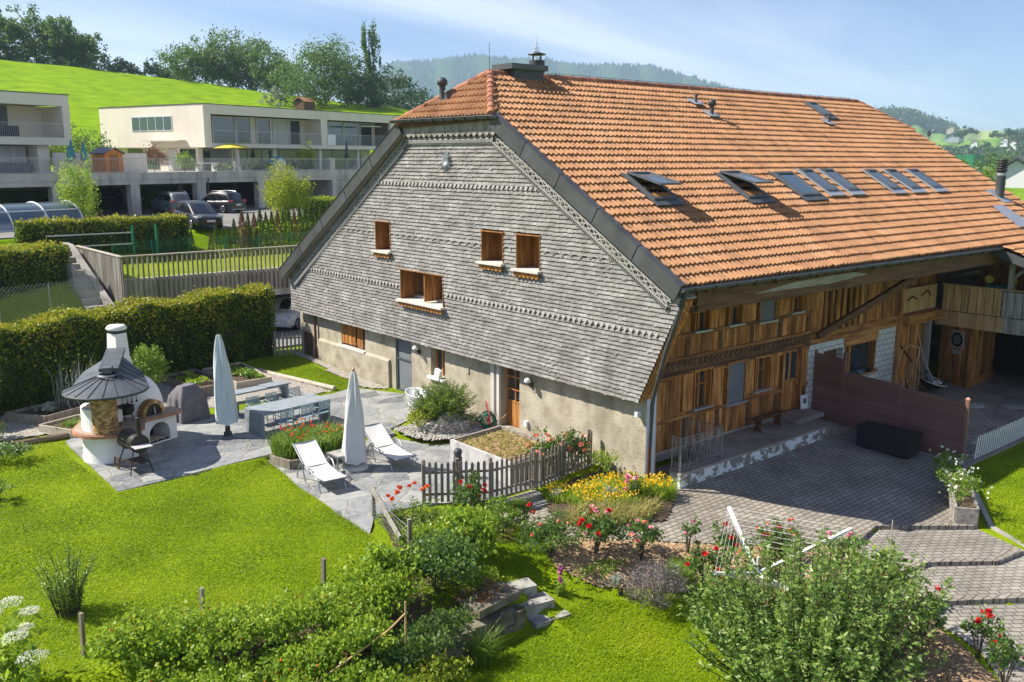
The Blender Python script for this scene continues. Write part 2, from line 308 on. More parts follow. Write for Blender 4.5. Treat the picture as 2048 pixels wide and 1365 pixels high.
M['l_grass'] = leafm('grass_blade', [(.10, .18, .003), (.19, .29, .003), (.27, .385, .004), (.46, .48, .03)], .5, patch=.55)
M['l_straw'] = leafm('straw', [(.28, .22, .08), (.42, .36, .14), (.30, .36, .08)], .35)
M['p_red'] = leafm('petal_red', [(.55, .008, .012), (.72, .02, .02)], .2); M['p_orange'] = leafm('petal_orange', [(.75, .10, .02), (.85, .20, .05)], .2)
M['p_yellow'] = leafm('petal_yellow', [(.80, .50, .01), (.85, .68, .03)], .2); M['p_pink'] = leafm('petal_pink', [(.70, .16, .28), (.85, .42, .45)], .2)
M['p_salmon'] = leafm('petal_salmon', [(.80, .24, .13), (.85, .40, .26)], .2); M['p_white'] = leafm('petal_white', [(.70, .70, .58), (.80, .80, .70)], .2)
M['p_magenta'] = leafm('petal_magenta', [(.50, .08, .30), (.65, .2, .42)], .2)
# ---------------- ground shape ----------------
PATIO_UP = [(-11.16, 7.6), (-11.0, 12.9), (-10.2, 13.6), (-7.9, 13.6), (-7.4, 12.9), (-2.1, 12.9), (-1.1, 13.2), (-.02, 11.0), (-.02, 9.0), (-1.2, 8.7), (-2.9, 7.9), (-3.05, 7.35), (-4.0, 7.9), (-5.2, 8.4), (-7.0, 7.95)]
PATIO_LOW = [(-7.0, 7.9), (-5.2, 8.35), (-4.0, 7.85), (-3.05, 7.3), (-2.6, 6.1), (-1.6, 5.6), (-.02, 5.6), (-.02, 1.8), (-2.7, 1.45), (-4.2, 1.55), (-5.6, 2.3), (-6.85, 2.45), (-7.5, 1.6), (-7.3, 5.3)]
YARD = [(-.1, 0), (-.1, -.1), (.55, .8), (24, .8), (24, -4.4), (8.75, -4.5), (8.0, -4.35), (5.0, -6.45), (4.85, -6.65), (2.9, -5.0), (1.5, -5.2), (-.9, -3.6), (-2.2, -2.5), (-3.9, -1.2), (-4.35, .9), (-2.75, .9), (-2.4, -.4), (-1.2, -1.6)]
TIER1 = [(1.5, -5.2), (2.9, -5.0), (4.85, -6.65), (4.4, -7.9), (3.3, -7.75), (2.1, -6.8), (.6, -6.5)]
TIER2 = [(.6, -6.5), (2.1, -6.8), (3.3, -7.75), (4.4, -7.9), (4.2, -9.3), (2.2, -8.9), (.7, -7.85), (-.1, -7.9)]
TIER3 = [(-.1, -7.9), (.7, -7.85), (2.2, -8.9), (4.2, -9.3), (4.5, -14), (-3, -14), (-1.6, -10.0), (-.6, -9.1)]
def zp_yard(x, y): return np.where(y < -.8, .06 * (y + .8), 0.) + 0 * x
CARPORT = [(-.7, 20.6), (14, 20.6), (14, 34.9), (-4.0, 34.9), (-4.0, 28.8), (-.7, 24)]
def zp_car(x, y): return np.clip(.5 - (y - 21) * .13, -.45, .5) + 0 * x
ZONES = [(CARPORT, zp_car), (PATIO_UP, lambda x, y: .34 + 0 * x), (PATIO_LOW, lambda x, y: .20 + 0 * x), (YARD, zp_yard),
         (TIER1, lambda x, y: -.36 + 0 * x), (TIER2, lambda x, y: -.45 + 0 * x), (TIER3, lambda x, y: -.54 + .03 * (y + 8))]
UP = np.array([(-11, 7.6, .33), (-11, 13.4, .35), (-7.5, 1.5, .17), (-7.2, 5.5, .2), (-9, 4, .2), (-15, 2, .05), (-13, 8, .27), (-13, 14, .36), (-1, 19.9, .5), (-6, 19, .45), (-1, 13.5, .36), (.5, 20, .6), (0, 10, .34),
  (-2, 6, .25), (-5.8, 1.5, .05), (-4.1, .6, 0), (-2.7, 1.1, 0), (0, 0, 0), (-4.2, -.3, -.05), (-6.5, -1.8, -.12), (-2.3, -2.3, -.18), (-7, 0, 0), (-9, -1.5, 0), (-12, -.5, .05), (-20, 0, 0), (-25, 15, .4), (8, -8, -.3), (14, -8, -.1), (20, -6, 0)])
LO = np.array([(-9, -4, -.75), (-6, -3.2, -.66), (-5, -6, -.78), (-3, -4, -.55), (-8, -10, -1.0), (-14, -4, -.7), (0, -8, -.7), (-2.7, -7, -.75), (-20, -6, -.8), (0, -16, -1.1), (10, -16, -.8)])
BANK = [(-30, 1.5), (-16, .2), (-14.6, -.3), (-12, -2.1), (-10.7, -2.85), (-9.7, -2.95), (-7.3, -2.5), (-6.2, -2.45), (-5.7, -2.3), (-4.0, -2.6), (-2.9, -3.3), (-1.8, -4.4), (-1.0, -5.8), (-.6, -8), (-1.8, -10), (-3, -14), (-4, -30)]
def idw(pts, x, y):
    d = (x[..., None] - pts[:, 0]) ** 2 + (y[..., None] - pts[:, 1]) ** 2 + .3; w_ = d ** -1.6
    return (w_ * pts[:, 2]).sum(-1) / w_.sum(-1)
def segd(x, y, a, b):
    ax, ay = a; bx_, by = b; dx_, dy_ = bx_ - ax, by - ay; t = np.clip(((x - ax) * dx_ + (y - ay) * dy_) / (dx_ * dx_ + dy_ * dy_), 0, 1)
    return np.hypot(x - ax - t * dx_, y - ay - t * dy_)
def inside(poly, x, y):
    r = np.zeros(np.shape(x), bool); n = len(poly)
    for i in range(n):
        (x1, y1), (x2, y2) = poly[i], poly[(i + 1) % n]
        c = ((y1 > y) != (y2 > y)); xi = x1 + (y - y1) * (x2 - x1) / ((y2 - y1) if y2 != y1 else 1e-9); r ^= c & (x < xi)
    return r
def pdist(poly, x, y, closed=True):
    n = len(poly); return np.min([segd(x, y, poly[i], poly[(i + 1) % n]) for i in range(n if closed else n - 1)], 0)
def sst(t): t = np.clip(t, 0, 1); return t * t * (3 - 2 * t)
BANKPOLY = BANK + [(-4, -60), (-60, -60), (-60, 1.5)]
def gz(x, y, dip=0.):
    x = np.asarray(x, float); y = np.asarray(y, float); sh = x.shape; x = x.ravel(); y = y.ravel()
    low = inside(BANKPOLY, x, y); d = pdist(BANK, x, y, False); sg = np.where(low, d, -d)
    wd = np.where(x < -6, .35, 1.3); k = sst(.5 + sg / (2 * wd)); z = idw(UP, x, y) * (1 - k) + idw(LO, x, y) * k
    ins = np.zeros(x.shape, bool); zi = z.copy(); best = np.full(x.shape, 9.); zb = z.copy()
    for P, f in ZONES:
        i = inside(P, x, y); dd = pdist(P, x, y); zf = f(x, y)
        zi[i & ~ins] = zf[i & ~ins]; ins |= i; m = dd < best; best[m] = dd[m]; zb[m] = zf[m]
    kk = sst(1 - best / 1.1); z = z * (1 - kk) + zb * kk; z = np.where(ins, zi - dip, z)
    # rise towards the neighbours behind the hedge
    rise = sst((y - 24.5) / 12) * 3.9 * sst((-4.4 - x) / 1.2) + sst((y - 34.4) / .8) * (2.35 + 1.5 * np.clip((y - 35) / 3.5, 0, 1)) * sst((x + 5.6) / 1.2)
    return np.maximum(z, np.minimum(z + rise, 4.35)).reshape(sh)
def g1(x, y): return float(gz(np.array([x]), np.array([y]))[0])

def grassmat(name, cols, s=1.):
    m, t, o = newmat(name); L = t.links.new; b = N(t, 'ShaderNodeBsdfPrincipled'); b.inputs['Roughness'].default_value = .9; b.inputs['Specular IOR Level'].default_value = .1
    c = N(t, 'ShaderNodeTexCoord'); n1 = N(t, 'ShaderNodeTexNoise'); n1.inputs['Scale'].default_value = .35 * s; n1.inputs['Detail'].default_value = 8; n1.inputs['Roughness'].default_value = .68
    n2 = N(t, 'ShaderNodeTexNoise'); n2.inputs['Scale'].default_value = 26 * s; n2.inputs['Detail'].default_value = 4
    L(c.outputs['Object'], n1.inputs[0]); L(c.outputs['Object'], n2.inputs[0])
    a = N(t, 'ShaderNodeMath', operation='MULTIPLY_ADD'); a.inputs[1].default_value = .5; L(n2.outputs[0], a.inputs[0]); a2 = N(t, 'ShaderNodeMath', operation='MULTIPLY'); a2.inputs[1].default_value = .5
    L(n1.outputs[0], a2.inputs[0]); L(a2.outputs[0], a.inputs[2]); r = ramp(t, cols, [.34, .46, .56, .68][:len(cols)]); L(a.outputs[0], r.inputs[0]); L(r.outputs[0], b.inputs['Base Color'])
    bp = N(t, 'ShaderNodeBump'); bp.inputs['Strength'].default_value = .8; bp.inputs['Distance'].default_value = .05 / s; L(n2.outputs[0], bp.inputs['Height']); L(bp.outputs[0], b.inputs['Normal']); L(b.outputs[0], o.inputs[0]); M[name] = m
grassmat('lawn', [(.08, .12, .002), (.15, .22, .003), (.21, .29, .004), (.29, .35, .01)])
grassmat('meadow', [(.10, .20, .012), (.15, .27, .016), (.19, .32, .022), (.25, .36, .05)], .06)
def flagmat():
    m, t, o = newmat('flagstone'); L = t.links.new; b = N(t, 'ShaderNodeBsdfPrincipled'); b.inputs['Roughness'].default_value = .7
    c = N(t, 'ShaderNodeTexCoord'); mp = N(t, 'ShaderNodeMapping'); mp.inputs['Rotation'].default_value = (0, 0, .5); mp.inputs['Scale'].default_value = (1, 1.5, 0); L(c.outputs['Object'], mp.inputs[0])
    nz = N(t, 'ShaderNodeTexNoise'); nz.inputs['Scale'].default_value = 1.6; L(mp.outputs[0], nz.inputs[0])
    ad = N(t, 'ShaderNodeMixRGB'); ad.blend_type = 'ADD'; ad.inputs[0].default_value = .28; L(mp.outputs[0], ad.inputs[1]); L(nz.outputs['Color'], ad.inputs[2])
    v1 = N(t, 'ShaderNodeTexVoronoi'); v2 = N(t, 'ShaderNodeTexVoronoi'); v2.feature = 'DISTANCE_TO_EDGE'
    for v in (v1, v2): v.inputs['Scale'].default_value = 1.05; L(ad.outputs[0], v.inputs['Vector'])
    s = N(t, 'ShaderNodeSeparateColor'); L(v1.outputs['Color'], s.inputs[0])
    n2 = N(t, 'ShaderNodeTexNoise'); n2.inputs['Scale'].default_value = 5; n2.inputs['Detail'].default_value = 9; n2.inputs['Distortion'].default_value = 1.2; L(c.outputs['Object'], n2.inputs[0])
    a = N(t, 'ShaderNodeMath', operation='MULTIPLY_ADD'); a.inputs[1].default_value = .35; L(s.outputs[0], a.inputs[0]); a2 = N(t, 'ShaderNodeMath', operation='MULTIPLY'); a2.inputs[1].default_value = .65; L(n2.outputs[0], a2.inputs[0]); L(a2.outputs[0], a.inputs[2])
    r = ramp(t, [(.10, .108, .112), (.20, .21, .215), (.285, .295, .29), (.38, .37, .33)], [.25, .42, .58, .78]); L(a.outputs[0], r.inputs[0])
    j = N(t, 'ShaderNodeMath', operation='LESS_THAN'); j.inputs[1].default_value = .022; L(v2.outputs['Distance'], j.inputs[0])
    x = N(t, 'ShaderNodeMixRGB'); x.inputs[2].default_value = (.27, .26, .22, 1); L(j.outputs[0], x.inputs[0]); L(r.outputs[0], x.inputs[1]); L(x.outputs[0], b.inputs['Base Color'])
    mr = N(t, 'ShaderNodeMapRange'); mr.inputs[2].default_value = .04; L(v2.outputs['Distance'], mr.inputs[0]); h = N(t, 'ShaderNodeMath', operation='ADD'); L(mr.outputs[0], h.inputs[0]); L(n2.outputs[0], h.inputs[1])
    bp = N(t, 'ShaderNodeBump'); bp.inputs['Strength'].default_value = .5; bp.inputs['Distance'].default_value = .03; L(h.outputs[0], bp.inputs['Height']); L(bp.outputs[0], b.inputs['Normal']); L(b.outputs[0], o.inputs[0]); M['flag'] = m
flagmat()
def pavmat(name, rot, cols, w_=.235, h_=.15, mort=.013):
    m, t, o = newmat(name); L = t.links.new; b = N(t, 'ShaderNodeBsdfPrincipled'); b.inputs['Roughness'].default_value = .85
    c = N(t, 'ShaderNodeTexCoord'); mp = N(t, 'ShaderNodeMapping'); mp.inputs['Rotation'].default_value = (0, 0, rot); L(c.outputs['Object'], mp.inputs[0])
    n0 = N(t, 'ShaderNodeTexNoise'); n0.inputs['Scale'].default_value = 3.5; L(mp.outputs[0], n0.inputs[0]); ad = N(t, 'ShaderNodeMixRGB'); ad.blend_type = 'ADD'; ad.inputs[0].default_value = .05; L(mp.outputs[0], ad.inputs[1]); L(n0.outputs['Color'], ad.inputs[2])
    k = N(t, 'ShaderNodeTexBrick'); k.inputs['Scale'].default_value = 1; k.inputs['Brick Width'].default_value = w_; k.inputs['Row Height'].default_value = h_; k.inputs['Mortar Size'].default_value = mort; k.inputs['Mortar Smooth'].default_value = .3
    k.inputs['Color1'].default_value = (*cols[0], 1); k.inputs['Color2'].default_value = (*cols[1], 1); k.inputs['Mortar'].default_value = (.085, .07, .055, 1); L(ad.outputs[0], k.inputs[0])
    n1 = N(t, 'ShaderNodeTexNoise'); n1.inputs['Scale'].default_value = .8; n1.inputs['Detail'].default_value = 9; L(c.outputs['Object'], n1.inputs[0]); mr = N(t, 'ShaderNodeMapRange'); mr.inputs[1].default_value = .3; mr.inputs[2].default_value = .7; mr.inputs[3].default_value = .68; mr.inputs[4].default_value = 1.2; L(n1.outputs[0], mr.inputs[0])
    hs = N(t, 'ShaderNodeHueSaturation'); L(mr.outputs[0], hs.inputs['Value']); L(k.outputs[0], hs.inputs['Color']); L(hs.outputs[0], b.inputs['Base Color'])
    iv = N(t, 'ShaderNodeMath', operation='SUBTRACT'); iv.inputs[0].default_value = 1; L(k.outputs[1], iv.inputs[1]); bp = N(t, 'ShaderNodeBump'); bp.inputs['Strength'].default_value = .6; bp.inputs['Distance'].default_value = .02; L(iv.outputs[0], bp.inputs['Height']); L(bp.outputs[0], b.inputs['Normal']); L(b.outputs[0], o.inputs[0]); M[name] = m
pavmat('paver', .0, [(.25, .222, .178), (.33, .297, .245)]); pavmat('paver_grey', .62, [(.26, .24, .20), (.33, .31, .265)])

# near ground
xs = np.arange(-34, 30.01, .2); ys = np.arange(-30, 37.01, .2); X, Y = np.meshgrid(xs, ys, indexing='ij')
bump_ = .018 * np.sin(X * 1.7 + np.sin(Y * 1.3)) * np.cos(Y * 1.9) ; Z = gz(X, Y, .04) + bump_
for P, f in ZONES: Z[inside(P, X, Y)] -= .02
mb = MB(); mb.grid(np.stack([X, Y, Z], -1)); T(mb.build('ground', M['lawn']), kind='structure')
def slab(poly, f, name, mat, th=.012, depth=.35, parent=None):
    b = MB(); n = len(poly); V = [(x, y, float(f(np.array(x), np.array(y))) + th) for x, y in poly]; V2 = [(x, y, z - depth) for x, y, z in V]
    ar = sum(poly[i][0] * poly[(i + 1) % n][1] - poly[(i + 1) % n][0] * poly[i][1] for i in range(n))
    if ar < 0: V = V[::-1]; V2 = V2[::-1]
    b.add(V + V2, [tuple(range(n))] + [(i, n + i, n + (i + 1) % n, (i + 1) % n) for i in range(n)]); return T(b.build(name, mat, parent), kind='structure')
slab(PATIO_UP, ZONES[1][1], 'patio', M['flag']); slab(PATIO_LOW, ZONES[2][1], 'patio', M['flag'])
# yard: split so the fold at y=-.8 is exact
Ya = [(-.1, -.8), (-.1, 0), (.55, .8), (24, .8), (24, -.8)]
slab(Ya, zp_yard, 'yard', M['paver'])
Yb = [(24, -.8), (24, -4.4), (8.75, -4.5), (8.0, -4.35), (5.0, -6.45), (4.85, -6.65), (2.9, -5.0), (1.5, -5.2), (-.9, -3.6), (-2.2, -2.5), (-3.9, -1.2), (-4.2, -.8)]
slab(Yb, zp_yard, 'yard', M['paver']); slab([(-4.2, -.8), (-4.35, .9), (-2.75, .9), (-2.5, -.8)], lambda x, y: 0 * x, 'yard', M['paver'])
slab(TIER1, ZONES[4][1], 'driveway', M['paver_grey']); slab(TIER2, ZONES[5][1], 'driveway', M['paver_grey']); slab(TIER3, ZONES[6][1], 'driveway', M['paver_grey'])
def strip(path, w_, name, mat, th, hgt=None, kind='structure', off=0.0):
    b = MB(); L_ = []; Rr = []
    for i, p in enumerate(path):
        a = path[max(i - 1, 0)]; c = path[min(i + 1, len(path) - 1)]; d = np.array([c[0] - a[0], c[1] - a[1]]); d = d / np.hypot(*d); nn = np.array([-d[1], d[0]]) * w_ / 2
        z = (hgt if hgt is not None else g1(*p)) + off; L_.append((p[0] + nn[0], p[1] + nn[1], z)); Rr.append((p[0] - nn[0], p[1] - nn[1], z))
    for i in range(len(path) - 1):
        q = [L_[i], Rr[i], Rr[i + 1], L_[i + 1]]; b.add([(x, y, z + th) for x, y, z in q] + [(x, y, z - .2) for x, y, z in q], [(0, 1, 2, 3), (0, 4, 5, 1), (1, 5, 6, 2), (2, 6, 7, 3), (3, 7, 4, 0)])
    o = b.build(name, mat); return T(o, kind=kind)
# soldier course along each drop of the drive
for tier, pts, z in ((0, [(1.55, -5.17), (2.9, -4.93), (4.8, -6.5)], -.262), (1, [(.7, -6.42), (2.1, -6.7), (3.28, -7.62), (4.3, -7.78)], -.36), (2, [(.0, -7.8), (.7, -7.75), (2.2, -8.78), (4.1, -9.15)], -.45)):
    strip(pts, .2, 'step_edge', M['paver'], .022, z, off=0)
kb = MB(); kp = [(8.75, -4.5, -.2), (5.15, -6.82, -.32), (4.6, -8.0, -.42), (4.42, -9.5, -.52), (4.7, -14, -.8)]
for a, c in zip(kp[:-1], kp[1:]): kb.beam((a[0], a[1], a[2] - .03), (c[0], c[1], c[2] - .03), .12, .18)
T(kb.build('kerb', M['concrete']), kind='structure')
# gravel, mulch and soil areas: thin sheets following the ground
def sheet(poly, name, mat, th=.03, res=.16, rough=.02, kind='structure', f=None):
    xs = np.arange(min(p[0] for p in poly), max(p[0] for p in poly) + res, res); ys = np.arange(min(p[1] for p in poly), max(p[1] for p in poly) + res, res)
    X, Y = np.meshgrid(xs, ys, indexing='ij'); Z = (gz(X, Y) if f is None else f(X, Y)) + th + RS.uniform(-rough, rough, X.shape)
    I = inside(poly, X, Y); i = np.arange(X.size).reshape(X.shape); Q = np.stack([i[:-1, :-1], i[1:, :-1], i[1:, 1:], i[:-1, 1:]], -1); ok = I[:-1, :-1] & I[1:, :-1] & I[1:, 1:] & I[:-1, 1:]
    b = MB(); b.add(np.stack([X, Y, Z], -1).reshape(-1, 3), Q[ok], 0, True); return T(b.build(name, mat), kind=kind)
sheet([(-13.5, 14.0), (-10.2, 13.7), (-7.6, 13.9), (-2.0, 13.0), (-1.9, 13.6), (-2.9, 18.6), (-6.5, 18.3), (-12.5, 17.2)], 'gravel_bed', M['gravel'])
sheet([(-.15, 11.9), (-.15, 19.2), (-.6, 19.2), (-.75, 13.6), (-1.0, 12.9)], 'gravel_strip', M['gravel'], th=.05)
sheet([(-2.9, 7.75), (-.05, 8.6), (-.05, 5.7), (-1.5, 5.5), (-2.75, 6.0), (-3.05, 6.9)], 'gravel_bed', M['gravel'], th=.16, f=lambda X, Y: .22 + 0 * X)
sheet([(-4.3, -.9), (-3.6, -1.3), (-2.1, -2.6), (-.9, -3.7), (1.2, -5.3), (.5, -6.4), (-.2, -7.9), (-1.2, -9.5), (-2.6, -11.5), (-3.6, -11), (-2.3, -7.6), (-2.2, -5.2), (-3.2, -3.9), (-4.6, -2.7), (-5.0, -1.8)], 'mulch_bed', M['mulch'], res=.07)
sheet([(-6.8, 2.3), (-4.5, 1.3), (-4.3, .2), (-4.9, -.5), (-5.6, -.2), (-6.3, -.8), (-7.0, -2.0), (-8.2, -2.6), (-10.5, -2.7), (-12.5, -1.4), (-12.2, -.6), (-9.5, -1.0), (-7.9, -.2)], 'soil_bed', M['soil'], th=.02, res=.08)
sheet([(-2.7, 1.2), (-.2, 1.4), (-.1, .1), (-.2, -1.3), (-1.3, -1.9), (-2.8, -1.2), (-3.6, -.3)], 'soil_bed', M['soil'], th=.05, res=.08)

# ---------------- far terrain ----------------
G0 = np.array([5.57, 55.03]); A17 = R_(17); E1 = np.array([math.cos(A17), math.sin(A17)]); E2 = np.array([-E1[1], E1[0]])
def W(l1, l2, z=0): p = G0 + E1 * l1 + E2 * l2; return (p[0], p[1], z)
def vnoise(x, y, s, seed=0):
    return np.sin(x / s + seed) * np.cos(y / s * 1.13 + seed * 2.1) + .5 * np.sin(x / s * 2.3 + 1.7 * seed + y / s) * np.cos(y / s * 1.9 - seed)
FW = np.array([0.63273203, 0.74957061]); FW = FW / np.hypot(*FW); RT = np.array([FW[1], -FW[0]])
# skyline heights of the open slopes, by compass direction: tangent of bearing right of the view axis -> (distance, height)
KN = [(-1.6, 230, 46), (-.9, 232, 37)]
for px_, py_, D_ in ((0, 125, 230), (171, 140, 229), (342, 164, 226), (513, 186, 222), (684, 207, 212), (800, 219, 205)): t_ = (px_ - 1024) / 1878.; KN.append((t_, D_, 8.6 + (318 - py_) / 1878. * D_ / math.sqrt(1 + t_ * t_)))
KN += [(.0, 200, 15), (.12, 230, 9), (.3, 300, 4), (.45, 400, -4), (.62, 420, -10), (1.2, 420, -10), (2.5, 420, -5)]
def Hf(x, y):
    rx = x - CAMPOS[0]; ry = y - CAMPOS[1]; f = np.maximum(rx * FW[0] + ry * FW[1], 1); r = rx * RT[0] + ry * RT[1]; t = r / f; d = np.hypot(rx, ry)
    D = np.interp(t, [k[0] for k in KN], [k[1] for k in KN]); Z1 = np.interp(t, [k[0] for k in KN], [k[2] for k in KN])
    l2 = (x - G0[0]) * E2[0] + (y - G0[1]) * E2[1]; l1 = (x - G0[0]) * E1[0] + (y - G0[1]) * E1[1]
    base = 4.35 + 2.85 * sst((l2 - 8) / 9)
    s = np.clip((d - 92) / (D - 92), 0, 1); left = base + (Z1 - base) * (.75 * s + .25 * s * s)
    beyond = Z1 - np.clip(d - D, 0, 250) * .05
    z = np.where(d > D, beyond, np.where(d < 92, base, left))
    # right of the ridge the land falls into the valley and climbs to far fields
    far = np.interp(d, [0, 60, 150, 420, 900, 1500, 2400, 3200, 9000], [0, -1, -5, -14, -22, 8, 52, 60, 62]) + 6 * vnoise(x, y, 210, 2) * np.clip((d - 500) / 800, 0, 1)
    k = sst((t - .16) / .16); z = z * (1 - k) + far * k
    z = np.where((t <= .16) & (d > D + 250), z + np.minimum((d - D - 250) * .02, 30), z)
    return z
az = np.concatenate([np.linspace(-100, -42, 30), np.linspace(-41.5, 45, 200), np.linspace(46, 110, 30)]); rr = np.concatenate([np.arange(44, 130, 1.5), np.geomspace(130, 9000, 110)])
A, Rr = np.meshgrid(np.radians(az), rr, indexing='ij'); PX = CAMPOS[0] + Rr * (FW[0] * np.cos(A) + RT[0] * np.sin(A)); PY = CAMPOS[1] + Rr * (FW[1] * np.cos(A) + RT[1] * np.sin(A))
Zf = Hf(PX, PY)
mk = (PY < 36.9) & (PX > -34) & (PX < 30); Zf[mk] = np.minimum(Zf[mk], -1.2)
Zf = np.where((PY < 38.6) & (PX > -34) & (PX < 14) & ~mk, np.where(PX > -5.6, 2.85 + 1.45 * np.clip((PY - 35) / 3.5, 0, 1), 4.25), Zf)
def meadowmat():
    m, t, o = newmat('far_fields'); L = t.links.new; b = N(t, 'ShaderNodeBsdfPrincipled'); b.inputs['Roughness'].default_value = .95; b.inputs['Specular IOR Level'].default_value = .05
    c = N(t, 'ShaderNodeTexCoord'); v = N(t, 'ShaderNodeTexVoronoi'); v.inputs['Scale'].default_value = .0042; L(c.outputs['Object'], v.inputs['Vector']); s = N(t, 'ShaderNodeSeparateColor'); L(v.outputs['Color'], s.inputs[0])
    r = ramp(t, [(.13, .24, .02), (.16, .27, .03), (.22, .30, .06), (.36, .36, .13)], [0, .4, .7, .9]); r.color_ramp.interpolation = 'CONSTANT'; L(s.outputs[0], r.inputs[0])
    n1 = N(t, 'ShaderNodeTexNoise'); n1.inputs['Scale'].default_value = .35; n1.inputs['Detail'].default_value = 8; L(c.outputs['Object'], n1.inputs[0])
    r2 = ramp(t, [(.12, .215, .001), (.17, .29, .001), (.215, .34, .004)], [.32, .5, .68]); L(n1.outputs[0], r2.inputs[0])
    sp = N(t, 'ShaderNodeVectorMath', operation='LENGTH'); L(c.outputs['Object'], sp.inputs[0]); k = N(t, 'ShaderNodeMapRange'); k.inputs[1].default_value = 330; k.inputs[2].default_value = 420; L(sp.outputs['Value'], k.inputs[0])
    x = N(t, 'ShaderNodeMixRGB'); L(k.outputs[0], x.inputs[0]); L(r2.outputs[0], x.inputs[1]); L(r.outputs[0], x.inputs[2]); L(x.outputs[0], b.inputs['Base Color']); L(b.outputs[0], o.inputs[0]); M['far_fields'] = m
meadowmat()
mb = MB(); mb.grid(np.stack([PX, PY, Zf], -1)[:, ::-1]); T(mb.build('terrain', M['far_fields']), kind='structure')
# ground behind and beside the camera, so the land goes on
mb = MB(); mb.bx(-400, 60, -400, -29.7, -3, -1.3); T(mb.build('valley_floor', M['meadow']), kind='structure')
# parking court
mb = MB(); q = [(-40, 38.5, 0), (-2, 39.0, 0), (2.0, 39.7, 0), (5.6, 39.0, 0), (7.6, 39.8, 0), (9.5, 43.3, 0), (14, 46.5, 0), (42, 55, 0), W(40, 9), W(-30, 9)]
mb.prism([(a, b) for a, b, c in q], 4.2, 4.40); T(mb.build('parking_lot', M['asphalt']), kind='structure')
# ================= FARMHOUSE =================
H = thing('farmhouse', 'large old farmhouse with weathered grey shingled gable, orange tiled roof and brown timber front', 'house')
def P(name, mb, mat, par=None): return mb.build(name, M[mat] if isinstance(mat, str) else [M[k] for k in mat], par or H)
EY, EZ, SL = -1.45, 5.6, .6; RY = 7.9; RZ = EZ + SL * (RY - EY); SB = .625; BY = 19.35; XL, XR = -.7, 24.2; HX1, HX2 = 1.1, 23.0; HY1, HY2 = 5.6, 10.3
# --- roof deck
b = MB()
def roofpoly(pts, th):
    b.ext(pts, (0, 0, -th))
zf = lambda y: EZ + SL * (y - EY); zb = lambda y: RZ - SB * (y - RY)
roofpoly([(XL, EY, zf(EY)), (XR, EY, zf(EY)), (XR, HY1, zf(HY1)), (HX2, RY, RZ), (HX1, RY, RZ), (XL, HY1, zf(HY1))], .16)
roofpoly([(XL, BY, zb(BY)), (XL, HY2, zb(HY2)), (HX1, RY, RZ), (HX2, RY, RZ), (XR, HY2, zb(HY2)), (XR, BY, zb(BY))][::-1], .16)
roofpoly([(XL, HY1, zf(HY1)), (HX1, RY, RZ), (XL, HY2, zb(HY2))], .16); roofpoly([(XR, HY1, zf(HY1)), (XR, HY2, zb(HY2)), (HX2, RY, RZ)], .16)
roofd = P('roof', b, 'dark_wood')
# --- tiles, one island each
def tiles(O, U, V, Nn, wid, nx, ny, step, ok, name, par, lift=.072):
    O, U, V, Nn = [np.array(q, float) for q in (O, U, V, Nn)]
    prof = np.array([0, .18, .36, .54, .72, .88, 1.]); hh = np.array([.020, .0, .004, .050, .060, .030, .020])
    I, J = np.meshgrid(np.arange(nx), np.arange(ny), indexing='ij'); I = I.ravel(); J = J.ravel()
    cxy = O + U * ((I + .5) * wid)[:, None] + V * ((J + .3) * step)[:, None]; k = ok(cxy); I = I[k]; J = J[k]; n = len(I)
    jx = RS.normal(0, .003, n); jy = RS.normal(0, .008, n); jl = RS.normal(0, .004, n)
    u = (I[:, None] * wid + prof[None] * wid * .985) + jx[:, None]; v0 = J * step - .02 + jy; v1 = (J + 1) * step + .03
    a = O + U * u[..., None] + V * v0[:, None, None] + Nn * ((hh + lift)[None] + jl[:, None])[..., None]
    c = O + U * u[..., None] + V * v1[:, None, None] + Nn * (hh * .9)[None, :, None]
    e = a - Nn * .065
    VV = np.concatenate([e, a, c], 1); m = len(prof); base = (np.arange(n) * 3 * m)[:, None, None]
    F = []
    for r_ in (0, 1):
        i0 = r_ * m + np.arange(m - 1); F.append(np.stack([i0, i0 + 1, i0 + m + 1, i0 + m], -1))
    F = np.concatenate(F)[None] + base
    mb = MB(); mb.add(VV.reshape(-1, 3), F.reshape(-1, 4), 0, False); return mb.build(name, M['tile'], par)
sq = math.hypot(1, SL); Nf = (0, -SL / sq, 1 / sq); Vf = (0, 1 / sq, SL / sq); stp = .32 * sq
def okf(c):
    y = c[:, 1]; x = c[:, 0]; l = np.where(y < HY1, XL + .02, XL + (y - HY1) / (RY - HY1) * (HX1 - XL)); r = np.where(y < HY1, XR, XR - (y - HY1) / (RY - HY1) * (XR - HX2)); return (x > l) & (x < r) & (y < RY - .05)
tiles((XL + .06, EY - .03, EZ - .01), (1, 0, 0), Vf, Nf, .186, 133, 30, stp, okf, 'roof_tiles', roofd)
sq2 = math.hypot(1, SB)
def okb(c):
    y = c[:, 1]; x = c[:, 0]; l = np.where(y > HY2, XL, XL + (HY2 - y) / (HY2 - RY) * (HX1 - XL)); return (x > l) & (x < XR) & (y > RY + .1)
tiles((XR, BY, zb(BY)), (-1, 0, 0), (0, -1 / sq2, SB / sq2), (0, SB / sq2, 1 / sq2), .372, 66, 31, .42, okb, 'roof_tiles', roofd)
hl = math.hypot(HX1 - XL, RZ - 9.83); Vh = ((HX1 - XL) / hl, 0, (RZ - 9.83) / hl); Nh = (-Vh[2], 0, Vh[0])
def okh(c):
    s = (c[:, 0] - XL) / (HX1 - XL); y = c[:, 1]; return (y > HY1 + s * (RY - HY1) + .02) & (y < HY2 - s * (HY2 - RY) - .02) & (s < .97)
